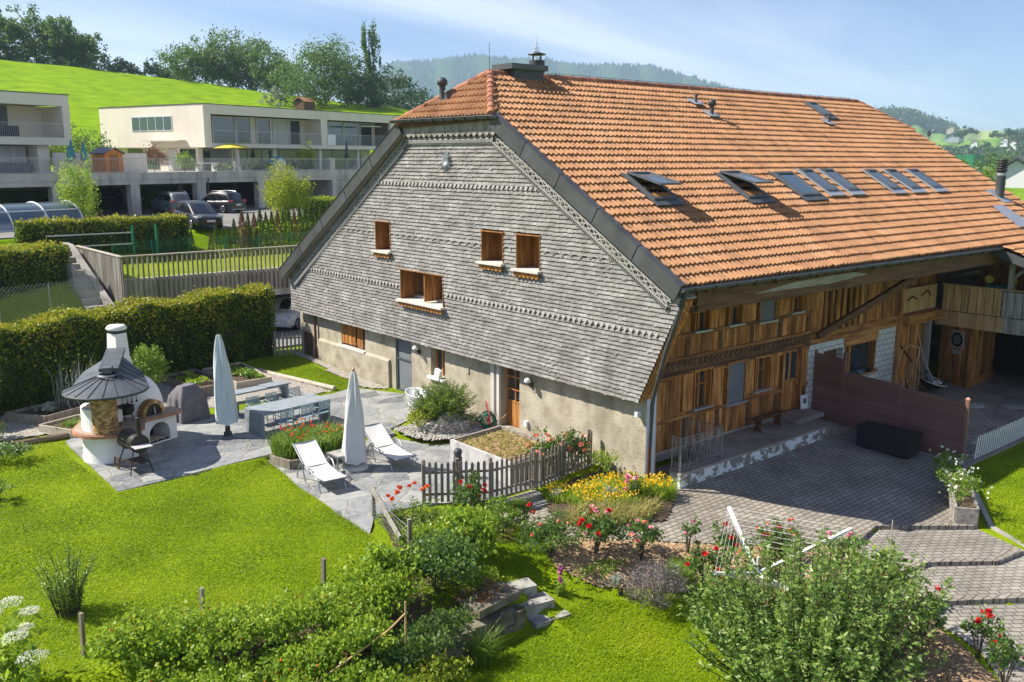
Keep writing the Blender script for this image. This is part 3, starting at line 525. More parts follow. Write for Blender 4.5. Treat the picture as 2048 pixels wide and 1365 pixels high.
tiles((XL - .08, HY2 + .1, 9.80), (0, -1, 0), Vh, Nh, .186, 26, 7, .35, okh, 'roof_tiles', roofd)
# --- ridge and hip cover tiles
def ridge(p, q, r, name='ridge_tiles', par=None):
    p = Vector(p); q = Vector(q); L = (q - p).length; n = int(L / .36); mb = MB()
    for i in range(n):
        a = p + (q - p) * (i / n); c = p + (q - p) * ((i + 1.12) / n); j = Vector((0, 0, random.uniform(-.006, .006)))
        mb.tube(a + j, c + j * .5 + Vector((0, 0, -.012)), r * 1.06, r * .9, 10)
    return P(name, mb, 'tile_old', par or roofd)
ridge((HX1 - .1, RY, RZ + .03), (HX2, RY, RZ + .03), .115)
ridge((XL - .12, HY1 - .12, 9.80 + .03), (HX1, RY, RZ + .05), .125); ridge((XL - .12, HY2 + .12, 9.70 + .03), (HX1, RY, RZ + .05), .125); ridge((XR, HY1, zf(HY1) + .05), (HX2, RY, RZ + .05), .11)
mb = MB(); mb.tube((HX1 + 2.6, RY, RZ + .17), (HX2 - .6, RY, RZ + .17), .008, n=5)
for i in range(24): x = HX1 + 2.8 + i * .8; mb.beam((x, RY, RZ + .08), (x, RY, RZ + .19), .012, .012)
P('lightning_wire', mb, 'zinc', roofd)
# snow hooks and clips
hk = MB()
for j in range(0, 29):
    y = EY + .32 * j + .16; z = zf(y) + .10
    for i in range(32):
        x = XL + .45 + i * .78 + (j % 3) * .26
        if not okf(np.array([[x, y + .2, 0]]))[0] or x > XR - .3: continue
        hk.beam((x, y, z), (x, y - .012, z + .055), .014, .01); hk.beam((x, y, z + .012), (x - .012, y + .12, z + .085), .014, .008)
P('snow_hooks', hk, 'black_iron', roofd)
# --- metal verge boards (front gable), both rakes
def rake(y0, z0, y1, z1, x, wv, name):
    mb = MB(); dy, dz = y1 - y0, z1 - z0; L = math.hypot(dy, dz); n = (-dz / L, dy / L)
    if n[1] < 0: n = (-n[0], -n[1])
    k = 5
    for i in range(k):
        a, c = i / k, (i + 1) / k - .004
        p = [(x, y0 + dy * a - n[0] * wv, z0 + dz * a - n[1] * wv), (x, y0 + dy * c - n[0] * wv, z0 + dz * c - n[1] * wv), (x, y0 + dy * c + n[0] * .10, z0 + dz * c + n[1] * .10), (x, y0 + dy * a + n[0] * .10, z0 + dz * a + n[1] * .10)]
        mb.ext(p, (.05 + .003 * (i % 2), 0, 0))
        p2 = [(x - .02, y0 + dy * a + n[0] * .10, z0 + dz * a + n[1] * .10), (x - .02, y0 + dy * c + n[0] * .10, z0 + dz * c + n[1] * .10), (x + .16, y0 + dy * c + n[0] * .13, z0 + dz * c + n[1] * .13), (x + .16, y0 + dy * a + n[0] * .13, z0 + dz * a + n[1] * .13)]
        mb.ext(p2, (0, n[0] * .012, n[1] * .012))
    return P(name, mb, 'zinc')
rake(EY - .12, EZ - .05, HY1 - .05, zf(HY1 - .05), XL - .06, .32, 'verge_board'); rake(BY + .05, zb(BY + .05), HY2 + .05, zb(HY2 + .05), XL - .06, .32, 'verge_board')
# soffit boards under the rake
for y0, z0, y1, z1 in ((EY, EZ - .3, HY1, zf(HY1) - .3), (BY, zb(BY) - .3, HY2, zb(HY2) - .3)):
    mb = MB(); mb.ext([(XL, y0, z0), (XL, y1, z1), (.05, y1, z1), (.05, y0, z0)], (0, 0, -.03)); P('soffit', mb, 'grey_wood')
# --- gutters
def gutter(p, q, r, name, brackets, brk=(0, -1, 0)):
    p = Vector(p); q = Vector(q); d = (q - p).normalized(); s = Vector(brk); mb = MB(); n = 8; V = []
    for c in (p, q):
        for i in range(n + 1): t = math.pi * i / n; V.append(tuple(c + s * (math.cos(t) * r) - Vector((0, 0, math.sin(t) * r))))
    F = [(i, i + 1, n + 2 + i, n + 1 + i) for i in range(n)]; mb.add(V, F, 0, True); V2 = [tuple(Vector(v) * 1 + Vector((0, 0, .006))) for v in V]; mb.add(V2, [f[::-1] for f in F], 0, True)
    mb.tube(p + s * r, q + s * r, .014, n=6); mb.add([V[i] for i in range(n + 1)], [tuple(range(n + 1))]); mb.add(V[n + 1:], [tuple(range(n, -1, -1))])
    o = P(name, mb, 'slate_metal'); L = (q - p).length
    for i in range(brackets):
        c = p + d * (L * (i + .5) / brackets); k = MB(); k.path([tuple(c + s * (math.cos(t) * (r + .012)) - Vector((0, 0, math.sin(t) * (r + .012)))) for t in np.linspace(0, math.pi, 8)], .014, 5); P('bracket', k, 'black_iron', o)
    return o
gutter((XL - .02, EY - .13, EZ - .03), (17.4, EY - .13, EZ - .10), .10, 'gutter', 22)
gutter((XL - .14, HY1 - .35, 9.80), (XL - .14, HY2 + .35, 9.80), .09, 'gutter', 10, (-1, 0, 0))
# --- hip gutter board with scalloped trim
mb = MB(); mb.bx(-.62, -.5, HY1 - .2, HY2 + .2, 9.42, 9.72); P('frieze_board', mb, 'grey_wood')
def scallop(y0, y1, zt, hgt, n, x, th, name, mat, plane='x', par=None, deep=.6):
    mb = MB(); wd = (y1 - y0) / n
    for i in range(n):
        pts = [(0, 0)] + [(t, -hgt * (1 - deep) - hgt * deep * math.sin(math.pi * t)) for t in np.linspace(0, 1, 7)] + [(1, 0)]
        if plane == 'x': poly = [(x, y0 + (i + u) * wd, zt + v) for u, v in pts]; mb.ext(poly, (th, 0, 0))
        else: poly = [(y0 + (i + u) * wd, x, zt + v) for u, v in pts]; mb.ext(poly, (0, th, 0))
    return P(name, mb, mat, par)
scallop(HY1 - .1, HY2 + .1, 9.42, .17, 17, -.64, .03, 'scallop_trim', 'grey_wood')
# --- shingled gable
def xs_(z): return -.46 + .14 * np.clip((5.0 - np.asarray(z, float)) / 2.6, 0, 1)
def yR(z): return np.where(z < 5.15, -.0 + (np.asarray(z) - 2.4) / 2.75 * -1.40, (np.asarray(z) - 5.15) / SL + -1.40)
def yL(z): return np.where(z < 3.7, 19.32 - (np.asarray(z) - 2.4) / 1.3 * .12, RY + (RZ - .32 - np.asarray(z)) / SB)
HOLES = [(11.42, 12.34, 5.43, 6.42), (5.33, 6.32, 5.55, 6.44), (3.71, 4.70, 5.48, 6.44), (8.42, 10.86, 3.86, 4.86)]
def intervals(z0, z1, a, c):
    iv = [(a, c)]
    for y0, y1, h0, h1 in HOLES:
        if z1 > h0 + .02 and z0 < h1 - .02: iv = [q for s, e in iv for q in ((s, min(e, y0)), (max(s, y1), e)) if q[1] - q[0] > .02]
    return iv
sh = MB(); bk = MB(); z = 2.40; row = 0; VV = []; ex = .118
BANDS = (4.27, 6.03, 7.75)
while z < 9.40:
    zt = z + ex + .012; a = float(yR(z + ex / 2)); c = float(yL(z + ex / 2)); x0 = float(xs_(z)); x1 = float(xs_(z + ex))
    for s, e in intervals(z, z + ex, a, c):
        bk.add([(x0 + .035, s, z - .01), (x0 + .035, e, z - .01), (x1 + .035, e, z + ex), (x1 + .035, s, z + ex)], [(3, 2, 1, 0)])
        y = s
        while y < e - .01:
            wd = min(random.uniform(.075, .15), e - y); wd = wd if e - y - wd > .04 else e - y; j = random.uniform(-.010, .010); jx = random.uniform(0, .009)
            if random.random() < .012: j -= .03
            VV.append([(x0 - .042 - jx, y + .0015, z + j), (x0 - .042 - jx, y + wd - .0015, z + j), (x1 - .004, y + wd - .0015, zt), (x1 - .004, y + .0015, zt), (x0 + .01, y + .003, z + j + .002), (x0 + .01, y + wd - .003, z + j + .002)]); y += wd
    z += ex; row += 1
VV = np.array(VV); n = len(VV); base = (np.arange(n) * 6)[:, None, None]; F = np.array([[0, 3, 2, 1], [0, 1, 5, 4]])[None] + base
sh.add(VV.reshape(-1, 3), F.reshape(-1, 4)); clad = P('shingle_cladding', sh, 'shingle'); P('sheathing', bk, 'dark_wood', clad)
# decorative bands: pointed, scalloped, pointed
for zb_, kind in zip(BANDS, ('tri', 'arc', 'tri')):
    mb = MB(); a = float(yR(zb_)) + .2; c = float(yL(zb_)) - .25; x = float(xs_(zb_)) - .045; st = .21 if kind == 'tri' else .36; y = a
    while y < c - st:
        if all(not (h0 - .15 < zb_ < h1 + .15 and y0 - .1 < y + st / 2 < y1 + .1) for y0, y1, h0, h1 in HOLES):
            if kind == 'tri':
                mb.ext([(x - .012, y + .02, zb_ + .07), (x, y + st - .02, zb_ + .07), (x - .03, y + st / 2, zb_ - .06)], (.02, 0, 0))
            else:
                mb.path([(x - .012, y + st / 2 + st / 2 * math.cos(t), zb_ - .05 + .10 * math.sin(t)) for t in np.linspace(0, math.pi, 8)], .013, 5)
        y += st
    P('decorative_band', mb, 'trim_grey', clad)
# lattice borders along both rakes and the top
def lattice(p, q, wd):
    p = Vector(p); q = Vector(q); d = (q - p); L = d.length; d.normalize(); n = Vector((0, -d.z, d.y));  n = n if n.z < 0 else -n; mb = MB(); st = .26; k = int(L / st); o = Vector((-.03, 0, 0))
    mb.beam(p + n * .02 + o, q + n * .02 + o, .03, .03); mb.beam(p + n * wd + o, q + n * wd + o, .035, .035)
    for i in range(k):
        a = p + d * (i * st); c = p + d * ((i + 1) * st); mb.beam(a + n * .03 + o, c + n * (wd - .02) + o, .016, .03); mb.beam(c + n * .03 + o * 1.3, a + n * (wd - .02) + o * 1.3, .016, .03)
        for u in (.1, .35, .6, .85): e = p + d * ((i + u) * st) + n * wd + o; mb.beam(e, e + n * .10 + Vector((-.015, 0, 0)), .03, .018)
    P('lattice_trim', mb, 'trim_grey', clad)
lattice((float(xs_(5.3)) - .06, -1.15, 5.25), (-.52, float(yR(9.3)) + .1, 9.25), .22); lattice((float(xs_(4)) - .06, 18.8, 3.72), (-.52, float(yL(9.3)) - .1, 9.25), .22); lattice((-.52, float(yR(9.3)) + .2, 9.36), (-.52, float(yL(9.3)) - .2, 9.36), .2)
# carved sun
mb = MB(); cy, cz, x = 8.10, 8.50, float(xs_(8.5)) - .05
for i in range(28):
    t = 2 * math.pi * i / 28; r = .36 if i % 2 else .29; d = Vector((0, math.cos(t), math.sin(t))); e = Vector((0, -math.sin(t), math.cos(t))) * .028; c = Vector((x, cy, cz))
    mb.add([tuple(c + e), tuple(c + d * r), tuple(c - e), tuple(c + d * r * .5 + Vector((-.06, 0, 0)))], [(0, 3, 1), (3, 2, 1), (0, 2, 3)])
mb.lathe([(0, 0), (.06, 0), (.05, .04), (0, .06)], (0, 0, 0), 10)
P('sun_ornament', mb, 'zinc_light', clad)
# --- gable windows: deep wooden boxes
def niche(h, depth, split, name='window'):
    y0, y1, z0, z1 = h; xf = float(xs_((z0 + z1) / 2)); xo = xf - .05; xb = xf + depth; f = MB()
    f.bx(xo, xb, y0 - .025, y0 + .001, z0, z1 + .01); f.bx(xo, xb, y1 - .001, y1 + .025, z0, z1 + .01); f.bx(xo - .03, xb, y0 - .06, y1 + .06, z1 + .011, z1 + .04); f.bx(xb, xb + .04, y0, y1, z0, z1)
    o = P(name, f, 'niche_wood'); s = MB(); s.bx(xo - .15, xb, y0 - .10, y1 + .10, z0 - .07, z0 - .001); P('sill', s, 'plaster_smooth', o)
    n = max(3, int((y1 - y0) / .16)); scallop(y0 - .05, y1 + .05, z0 - .075, .17, n, xo - .07, .03, 'carved_trim', 'orange_wood', par=o, deep=.45)
    g = MB(); g.bx(xb - .03, xb - .005, split[0], split[1], z0 + .12, z1 - .10); P('pane', g, 'glass', o)
    fr = MB(); a, c = split
    for q in ((a - .04, a), (c, c + .04), ((a + c) / 2 - .02, (a + c) / 2 + .02)): fr.bx(xb - .06, xb - .003, q[0], q[1], z0 + .08, z1 - .06)
    fr.bx(xb - .062, xb - .003, a - .04, c + .04, z0 + .04, z0 + .12); fr.bx(xb - .062, xb - .003, a - .04, c + .04, z1 - .10, z1 - .04); P('window_frame', fr, 'orange_wood', o); return o
niche(HOLES[0], .5, (11.6, 11.95)); niche(HOLES[1], .6, (5.41, 5.8)); niche(HOLES[2], .6, (3.79, 4.18)); o = niche(HOLES[3], .8, (8.55, 9.35))
mb = MB()
for i in range(5): mb.bx(-.42 + .14 * i, -.42 + .14 * i + .12, 9.50, 9.54, 3.90, 4.82)
P('shutter', mb, 'orange_wood', o); mb = MB(); mb.bx(.1, .3, 8.43, 10.85, 3.861, 3.94); P('sill', mb, 'concrete_pale', o)
mb = MB(); mb.bx(.26, .32, 9.55, 10.84, 3.87, 4.85); P('panel', mb, 'dark_wood', o)
# --- stone gable wall with openings
def wall_cells(mb, u0, u1, z0, z1, holes, place):
    us = sorted({u0, u1, *[h[0] for h in holes], *[h[1] for h in holes]}); zs = sorted({z0, z1, *[h[2] for h in holes], *[h[3] for h in holes]})
    for i in range(len(us) - 1):
        j = 0
        while j < len(zs) - 1:
            k = j
            def free(k): return not any(h[0] < (us[i] + us[i + 1]) / 2 < h[1] and h[2] < (zs[k] + zs[k + 1]) / 2 < h[3] for h in holes)
            if not free(j): j += 1; continue
            while k + 1 < len(zs) - 1 and free(k + 1): k += 1
            place(us[i], us[i + 1], zs[j], zs[k + 1]); j = k + 1
GH = [(14.1, 15.86, 1.40, 2.6), (10.98, 12.0, .30, 2.6), (8.98, 9.80, 1.25, 2.6), (5.12, 6.0, .36, 2.6)]
b = MB(); wall_cells(b, .0, 19.25, -.9, 2.62, GH, lambda a, c, d, e: b.bx(0, .42, a, c, d, e)); gw = P('gable_wall', b, 'plaster')
mb = MB(); mb.bx(-.10, -.002, 12.35, 17.6, .2, 1.32); mb.ext([(-.10, 12.35, 1.32), (-.10, 17.6, 1.32), (-.002, 17.6, 1.40), (-.002, 12.35, 1.40)], (0, 0, .01)); P('plinth', mb, 'plaster', gw)
mb = MB(); mb.bx(-.09, -.002, 6.0, 6.13, .3, 2.58); mb.bx(-.09, -.002, 6.26, 6.42, .3, 2.58); P('pilaster', mb, 'plaster_smooth', gw)
mb = MB(); mb.bx(.005, .36, -.012, -.001, -.2, 2.55); P('corner_strip', mb, 'shade_blue_plaster', gw)
# gable openings
def opening(name, y0, y1, z0, z1, xin, framemat, panes, mat='glass', sill=None):
    f = MB(); f.bx(xin - .05, xin + .06, y0, y0 + .07, z0, z1); f.bx(xin - .05, xin + .06, y1 - .07, y1, z0, z1); f.bx(xin - .049, xin + .06, y0 + .07, y1 - .07, z1 - .08, z1)
    o = P(name, f, framemat)
    for a, c, d, e, m2 in panes: g = MB(); g.bx(xin, xin + .02, a, c, d, e); P('pane' if 'glass' in m2 else 'panel', g, m2, o)
    if sill: g = MB(); g.bx(-.12, xin, y0 - .08, y1 + .08, z0 - .09, z0 - .005); P('sill', g, sill, o)
    return o
o = opening('window', 14.1, 15.86, 1.42, 2.6, .22, 'orange_wood', [(14.17, 15.79, 1.5, 2.52, 'glass')], sill='plaster_smooth')
mb = MB()
for i in range(7): a = 14.85 + .14 * i; mb.bx(.02 + .02 * (i % 2), .06 + .02 * (i % 2), a, a + .13, 1.5, 2.5)
for i in range(3): a = 14.2 + .14 * i; mb.box((.06, a + .2, 2.0), (.04, .13, 1.05))
P('shutter', mb, 'orange_wood', o)
o = opening('screen_door', 10.98, 12.0, .33, 2.55, .08, 'slate_metal', [(11.05, 11.93, .40, 1.5, 'screen_grey'), (11.05, 11.93, 1.56, 2.48, 'screen_grey')])
mb = MB(); mb.bx(.04, .10, 11.03, 11.95, 1.5, 1.56); mb.bx(.04, .10, 11.03, 11.95, .33, .40); P('rail', mb, 'slate_metal', o)
o = opening('window', 8.98, 9.80, 1.28, 2.5, .28, 'orange_wood', [(9.02, 9.76, 1.3, 2.45, 'glass')], sill='white_plaster')
mb = MB(); mb.bx(.2, .27, 9.36, 9.42, 1.3, 2.45); P('mullion', mb, 'orange_wood', o)
mb = MB(); mb.box((-.09, 9.25, 1.42), (.12, .28, .34), tilt=(.2, 'X')); T(P('board', mb, 'white'), 'white_board')
dr = opening('door', 5.12, 6.0, .36, 2.52, .26, 'orange_wood', [(5.22, 5.9, 1.2, 2.4, 'glass')])
mb = MB(); mb.bx(.21, .25, 5.19, 5.93, .38, 1.12); P('panel', mb, 'orange_wood', dr)
mb = MB()
for z_ in (1.14, 1.53, 1.93, 2.36): mb.bx(.20, .262, 5.19, 5.93, z_, z_ + .05)
for y_ in (5.52, ): mb.bx(.201, .261, y_, y_ + .05, 1.1, 2.4)
P('glazing_bars', mb, 'orange_wood', dr); mb = MB(); mb.bx(-.35, .2, 4.9, 6.1, .2, .35); P('threshold', mb, 'concrete_pale', dr)
mb = MB(); mb.tube((.16, 5.28, 1.3), (.16, 5.38, 1.3), .015); P('handle', mb, 'black_iron', dr)
# wall lamps on the gable
for y_, z_ in ((10.45, 2.0), (4.55, 1.95)):
    l = MB(); l.box((-.04, y_, z_), (.07, .12, .14)); l.path([(-.08, y_, z_), (-.16, y_ - .02, z_ + .02), (-.24, y_ - .06, z_ + .14)], .012, 6); l.path([(-.1 + .0 * t, y_ + .14 * math.cos(t), z_ + .06 + .16 * math.sin(t)) for t in np.linspace(.6, 5.2, 14)], .006, 5); o = P('wall_lamp', l, 'black_iron')
    s = MB(); s.lathe([(.02, .0), (.10, -.05), (.11, -.12), (.09, -.14)], (-.24, y_ - .08, z_ + .26), 14); P('lamp_shade', s, 'white', o)
mb = MB(); mb.box((-.02, 7.68, 1.81), (.04, .12, .16)); P('vent_grille', mb, 'concrete', gw); mb = MB(); mb.box((-.05, 4.74, .70), (.1, .12, .16)); P('meter_box', mb, 'white', gw)
mb = MB(); mb.box((-.1, .2, 2.0), (.18, .1, .12)); P('security_lamp', mb, 'white_metal', gw)
# downpipes
mb = MB(); mb.path([(-.45, -1.50, 5.5), (-.47, -1.47, 5.25), (-.42, -.95, 3.95), (-.22, -.42, 2.65), (-.08, -.26, 2.35), (-.06, -.20, 1.2)], .055, 10); d_ = P('downpipe', mb, 'zinc_dark'); mb = MB(); mb.path([(-.06, -.20, 1.2), (-.06, -.20, -.1)], .05, 10); P('pipe_foot', mb, 'copper_brown', d_)
mb = MB(); mb.path([(-.28, 19.0, 2.75), (-.24, 18.9, 2.62), (-.1, 17.85, 2.3), (-.1, 17.8, 2.15), (-.1, 17.8, .5)], .05, 10); P('downpipe', mb, 'copper_brown')
# end curtain of round shingles between gable and eave (right side)
mb = MB()
for i in range(22):
    z_ = 2.45 + i * .125
    for j in range(3):
        y_ = float(yR(z_)) + .02; x_ = float(xs_(z_)) + .03 + j * .15
        if x_ < .10: mb.bx(x_, x_ + .13, y_ - .02 - .004 * j, y_ + .012, z_ - .02, z_ + .13)
P('edge_shingles', mb, 'orange_wood', clad)
# --- other walls (back, ends) closing the house
b = MB(); b.bx(.42, 23.6, 18.6, 18.9, -.5, 4.2); b.bx(23.3, 23.6, .8, 18.6, -.5, 6.6); b.bx(.42, .5, .9, 18.6, 2.5, 4.0); P('wall', b, 'plaster')
b = MB(); b.bx(.7, 23.3, 1.3, 18.5, 3.9, 4.05); P('floor', b, 'dark_wood')
b = MB(); b.ext([(.5, .9, 4.0), (.5, 18.5, 4.0), (.5, 10.2, 9.3), (.5, 5.6, 9.3), (.5, .9, 6.2)], (.1, 0, 0)); P('inner_wall', b, 'dark_wood')
# ---- long timber front (plane y = .8) ----
FY = .8
WIN = [(2.86, 3.62, 1.50, 2.60, 'w'), (4.40, 5.34, 1.36, 2.60, 's'), (5.80, 6.52, 1.55, 2.58, 'w'), (2.76, 3.46, 3.80, 4.56, 'w'), (4.32, 5.02, 3.80, 4.56, 'w'), (5.84, 6.74, 3.72, 4.5, 's'), (7.58, 8.20, 3.84, 4.5, 'w')]
DOOR = (7.28, 8.42, .56, 2.72)
allh = [(a, c, d, e) for a, c, d, e, k in WIN] + [DOOR]
b = MB(); wall_cells(b, .42, 8.8, .46, 5.9, allh, lambda a, c, d, e: b.bx(a, c, FY + .06, FY + .30, d, e)); fw = P('timber_front', b, 'dark_wood')
def planks(x0, x1, z0, z1, y, mat, name, par, wd=(.13, .2), gap=.006, holes=allh, th=.05):
    mb = MB(); x = x0
    while x < x1 - .03:
        wv = min(random.uniform(*wd), x1 - x); cx_ = x + wv / 2; segs = [(z0, z1)]
        for a, c, d, e in holes:
            if a - .02 < cx_ < c + .02: segs = [q for s, t in segs for q in ((s, min(t, d)), (max(s, e), t)) if q[1] - q[0] > .03]
        j = random.uniform(0, .014)
        for s, t in segs: mb.bx(x, x + wv - gap, y - .01 - j, y + th, s, t)
        x += wv
    return P(name, mb, mat, par)
for z0, z1 in ((.48, 1.30), (1.38, 2.50), (3.12, 3.68), (3.78, 5.9)): planks(.40, 7.22 if z0 < 3 else 8.8, z0, z1, FY, 'facade_wood', 'boarding', fw)
planks(8.42, 8.8, .5, 2.5, FY, 'facade_wood', 'boarding', fw)
mb = MB()
for z0, z1, pr in ((1.30, 1.38, .07), (2.50, 2.62, .05), (3.04, 3.12, .09), (3.68, 3.78, .07), (4.6, 4.68, .04)): 
    segs = [(.40, 8.8)]
    for a, c, d, e in allh:
        if z1 > d + .01 and z0 < e - .01: segs = [q for s, t in segs for q in ((s, min(t, a)), (max(s, c), t)) if q[1] - q[0] > .03]
    for s, t in segs: mb.bx(s, t, FY - pr, FY + .055, z0, z1)
P('beam', mb, 'facade_wood_x', fw)
mb = MB(); mb.bx(.40, 8.8, FY - .06, FY + .055, 2.621, 3.039); P('frieze', mb, 'dark_wood', fw)
mb = MB(); x = .5
while x < 8.6:
    mb.box((x, FY - .075, 2.9), (.16, .03, .16), tilt=(R_(45), 'Y')); mb.bx(x - .11, x + .11, FY - .10, FY - .062, 2.63, 2.70); x += .24
P('carving', mb, 'dark_wood', fw)
mb = MB(); 
for x_ in (.40, 2.45, 3.95, 5.5, 7.0, 8.55): P('post', MB().bx(x_, x_ + .16, FY - .045, FY + .05, .48, 1.299), 'dark_wood', fw); P('post', MB().bx(x_, x_ + .17, FY - .045, FY + .05, 3.121, 3.679), 'dark_wood', fw)
for a, c, d, e, k in WIN:
    f = MB(); f.bx(a, a + .05, FY - .09, FY + .2, d, e); f.bx(c - .05, c, FY - .09, FY + .2, d, e); f.bx(a - .05, c + .05, FY - .12, FY + .2, e, e + .06)
    o = P('window', f, 'orange_wood' if k == 'w' else 'facade_wood_x')
    s = MB(); s.bx(a - .04, c + .04, FY - .16, FY + .15, d - .05, d - .002); P('sill', s, 'zinc_light', o)
    if k == 'w':
        g = MB(); g.bx(a + .05, c - .05, FY + .12, FY + .14, d, e); P('pane', g, 'glass', o)
        m_ = MB(); cx_ = (a + c) / 2; m_.bx(cx_ - .04, cx_ + .04, FY + .07, FY + .118, d, e); m_.bx(a + .05, a + .10, FY + .07, FY + .118, d, e); m_.bx(c - .10, c - .05, FY + .07, FY + .118, d, e); m_.bx(a + .1, c - .1, FY + .072, FY + .116, (d + e) / 2 + .1, (d + e) / 2 + .13); P('window_frame', m_, 'orange_wood', o)
        if d < 3:
            for q in ((a - .52, a - .07), (c + .07, c + .52)): 
                m_ = MB(); 
                for i in range(3): m_.bx(q[0] + .15 * i, q[0] + .15 * i + .144, FY - .085 - .004 * (i % 2), FY - .03, d, e)
                P('shutter', m_, 'facade_wood', o)
    else: g = MB(); g.bx(a + .05, c - .05, FY - .04, FY - .02, d, e); P('insect_screen', g, 'screen_grey', o)
# entrance door
f = MB(); f.bx(7.28, 7.40, FY - .08, FY + .2, .56, 2.72); f.bx(8.30, 8.42, FY - .08, FY + .2, .56, 2.72); f.bx(7.40, 8.30, FY - .079, FY + .2, 2.62, 2.72); o = P('front_door', f, 'facade_wood')
mb = MB(); mb.bx(7.401, 8.299, FY + .06, FY + .12, .57, 2.619); P('door_leaf', mb, 'facade_wood', o)
for a in (7.50, 7.92): g = MB(); g.bx(a, a + .28, FY + .04, FY + .058, 1.62, 2.5); P('pane', g, 'glass', o)
mb = MB(); mb.bx(7.45, 8.25, FY + .02, FY + .059, 1.50, 1.58); mb.bx(7.45, 8.25, FY + .02, FY + .059, 1.05, 1.12); mb.box((8.2, FY - .01, 1.45), (.03, .1, .12)); P('door_moulding', mb, 'orange_wood', o)
# --- below: cellar recess and concrete base
b = MB(); b.bx(.40, 1.12, FY + .0, FY + .3, -1.6, .44); P('cellar_wall', b, 'shade_blue_plaster', fw)
b = MB(); b.bx(.40, 8.8, FY - .04, FY + .055, .40, .479); P('base_beam', b, 'concrete', fw)
TR = thing('entrance_terrace', 'raised concrete terrace with flaking white front wall along the timber front', 'terrace')
b = MB(); b.bx(2.5, 7.6, -.72, FY - .001, .36, .42); b.bx(.62, 2.5, -.72, -.30, .36, .42); b.bx(2.35, 2.5, -.30, FY - .001, -1.5, .42); b.bx(.5, 2.35, FY - .04, FY - .001, .2, .41); b.build('floor', M['terrace_floor'], TR)
b = MB(); b.bx(.62, 7.6, -.705, -.35, -.3, .359); b.build('front_wall', M['flaky_white'], TR)
b = MB(); b.bx(7.0, 8.6, -.05, FY - .001, .42, .56); b.build('door_step', M['terrace_floor'], TR)
for x0, x1, zt in ((7.6, 7.95, .42), (7.95, 8.3, .30), (8.3, 9.0, .15)): b = MB(); b.bx(x0, x1 + .002, -.74, FY - .002, -.3, zt - .001 * (x0 > 7.7)); b.build('step', M['terrace_floor'], TR)
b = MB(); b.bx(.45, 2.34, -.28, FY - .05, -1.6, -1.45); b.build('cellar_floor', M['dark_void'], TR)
# wrought iron railing
RL = thing('iron_railing', 'grey wrought iron railing with scrolls around the cellar stairs', 'railing')
def rail_side(mb, p, q, n, scroll=True):
    p = Vector(p); q = Vector(q); up = Vector((0, 0, 1)); mb.beam(p + up * .95, q + up * .95, .035, .02); mb.beam(p + up * .08, q + up * .08, .025, .02); mb.tube(p, p + up * .97, .016, n=6); mb.tube(q, q + up * .97, .016, n=6)
    for i in range(n):
        a = p + (q - p) * ((i + .5) / n); u = (q - p) / n; mb.tube(a - u * .5 + up * .08, a + up * .95, .008, n=5, cap=False); mb.tube(a + u * .5 + up * .08, a + up * .95, .008, n=5, cap=False); mb.tube(a + up * .08, a + up * .95, .007, n=5, cap=False)
        for s in (-1, 1):
            for zc in (.2, .82): mb.path([a + u * (.24 * s) + u * (.17 * math.cos(t) * s * (1 - t / 9)) + up * (zc + .075 * math.sin(t) * (1 - t / 9)) for t in np.linspace(0, 7, 16)], .007, 4)
mb = MB(); rail_side(mb, (.66, -.66, .42), (2.42, -.66, .42), 5); rail_side(mb, (2.42, -.62, .42), (2.42, .62, .42), 4); rail_side(mb, (.66, -.62, .42), (.66, -.36, .42), 1)
mb.build('railing', M['alu'], RL)
# --- tiled part, loggia and brace
b = MB(); TH = [(9.75, 10.95, .0, 2.28), (11.05, 13.15, 1.20, 2.30)]
wall_cells(b, 8.8, 14.55, -.2, 2.62, TH, lambda a, c, d, e: b.bx(a, c, FY, FY + .3, d, e))
def tilemat():
    m, t, o = newmat('white_tile'); L = t.links.new; bs = N(t, 'ShaderNodeBsdfPrincipled'); bs.inputs['Roughness'].default_value = .6; c = N(t, 'ShaderNodeTexCoord'); mp = N(t, 'ShaderNodeMapping'); mp.inputs['Rotation'].default_value = (R_(90), 0, 0); L(c.outputs['Object'], mp.inputs[0])
    k = N(t, 'ShaderNodeTexBrick'); k.inputs['Scale'].default_value = 1; k.inputs['Brick Width'].default_value = .34; k.inputs['Row Height'].default_value = .2; k.inputs['Mortar Size'].default_value = .012; k.inputs['Color1'].default_value = (.50, .53, .52, 1); k.inputs['Color2'].default_value = (.60, .62, .60, 1); k.inputs['Mortar'].default_value = (.16, .17, .17, 1)
    L(mp.outputs[0], k.inputs[0]); L(k.outputs[0], bs.inputs['Base Color']); L(bs.outputs[0], o.inputs[0]); M['white_tile'] = m
tilemat(); tw = P('tiled_wall', b, 'white_tile')
b = MB(); b.bx(9.75, 10.95, FY + .25, FY + .3, 0, 2.28); P('door', b, 'dark_wood', tw); b = MB(); b.bx(11.12, 13.08, FY + .22, FY + .24, 1.26, 2.26); P('pane', b, 'glass', tw)
b = MB(); b.bx(11.05, 11.12, FY - .03, FY + .29, 1.2, 2.3); b.bx(13.08, 13.15, FY - .03, FY + .29, 1.2, 2.3); b.bx(11.12, 13.08, FY - .02, FY + .29, 2.26, 2.3); b.bx(11.6, 11.72, FY + .14, FY + .21, 1.26, 2.26); b.bx(10.98, 13.2, FY - .16, FY + .25, 1.13, 1.199); P('window_frame', b, 'orange_wood', tw)
b = MB(); b.bx(8.8, 14.6, FY - .06, FY + .06, 2.62, 2.79); b.bx(8.8, 14.6, FY - .04, FY + .06, 2.80, 2.99); b.bx(11.0, 13.2, FY - .05, FY - .003, 2.31, 2.61); P('beam', b, 'facade_wood_x', fw)
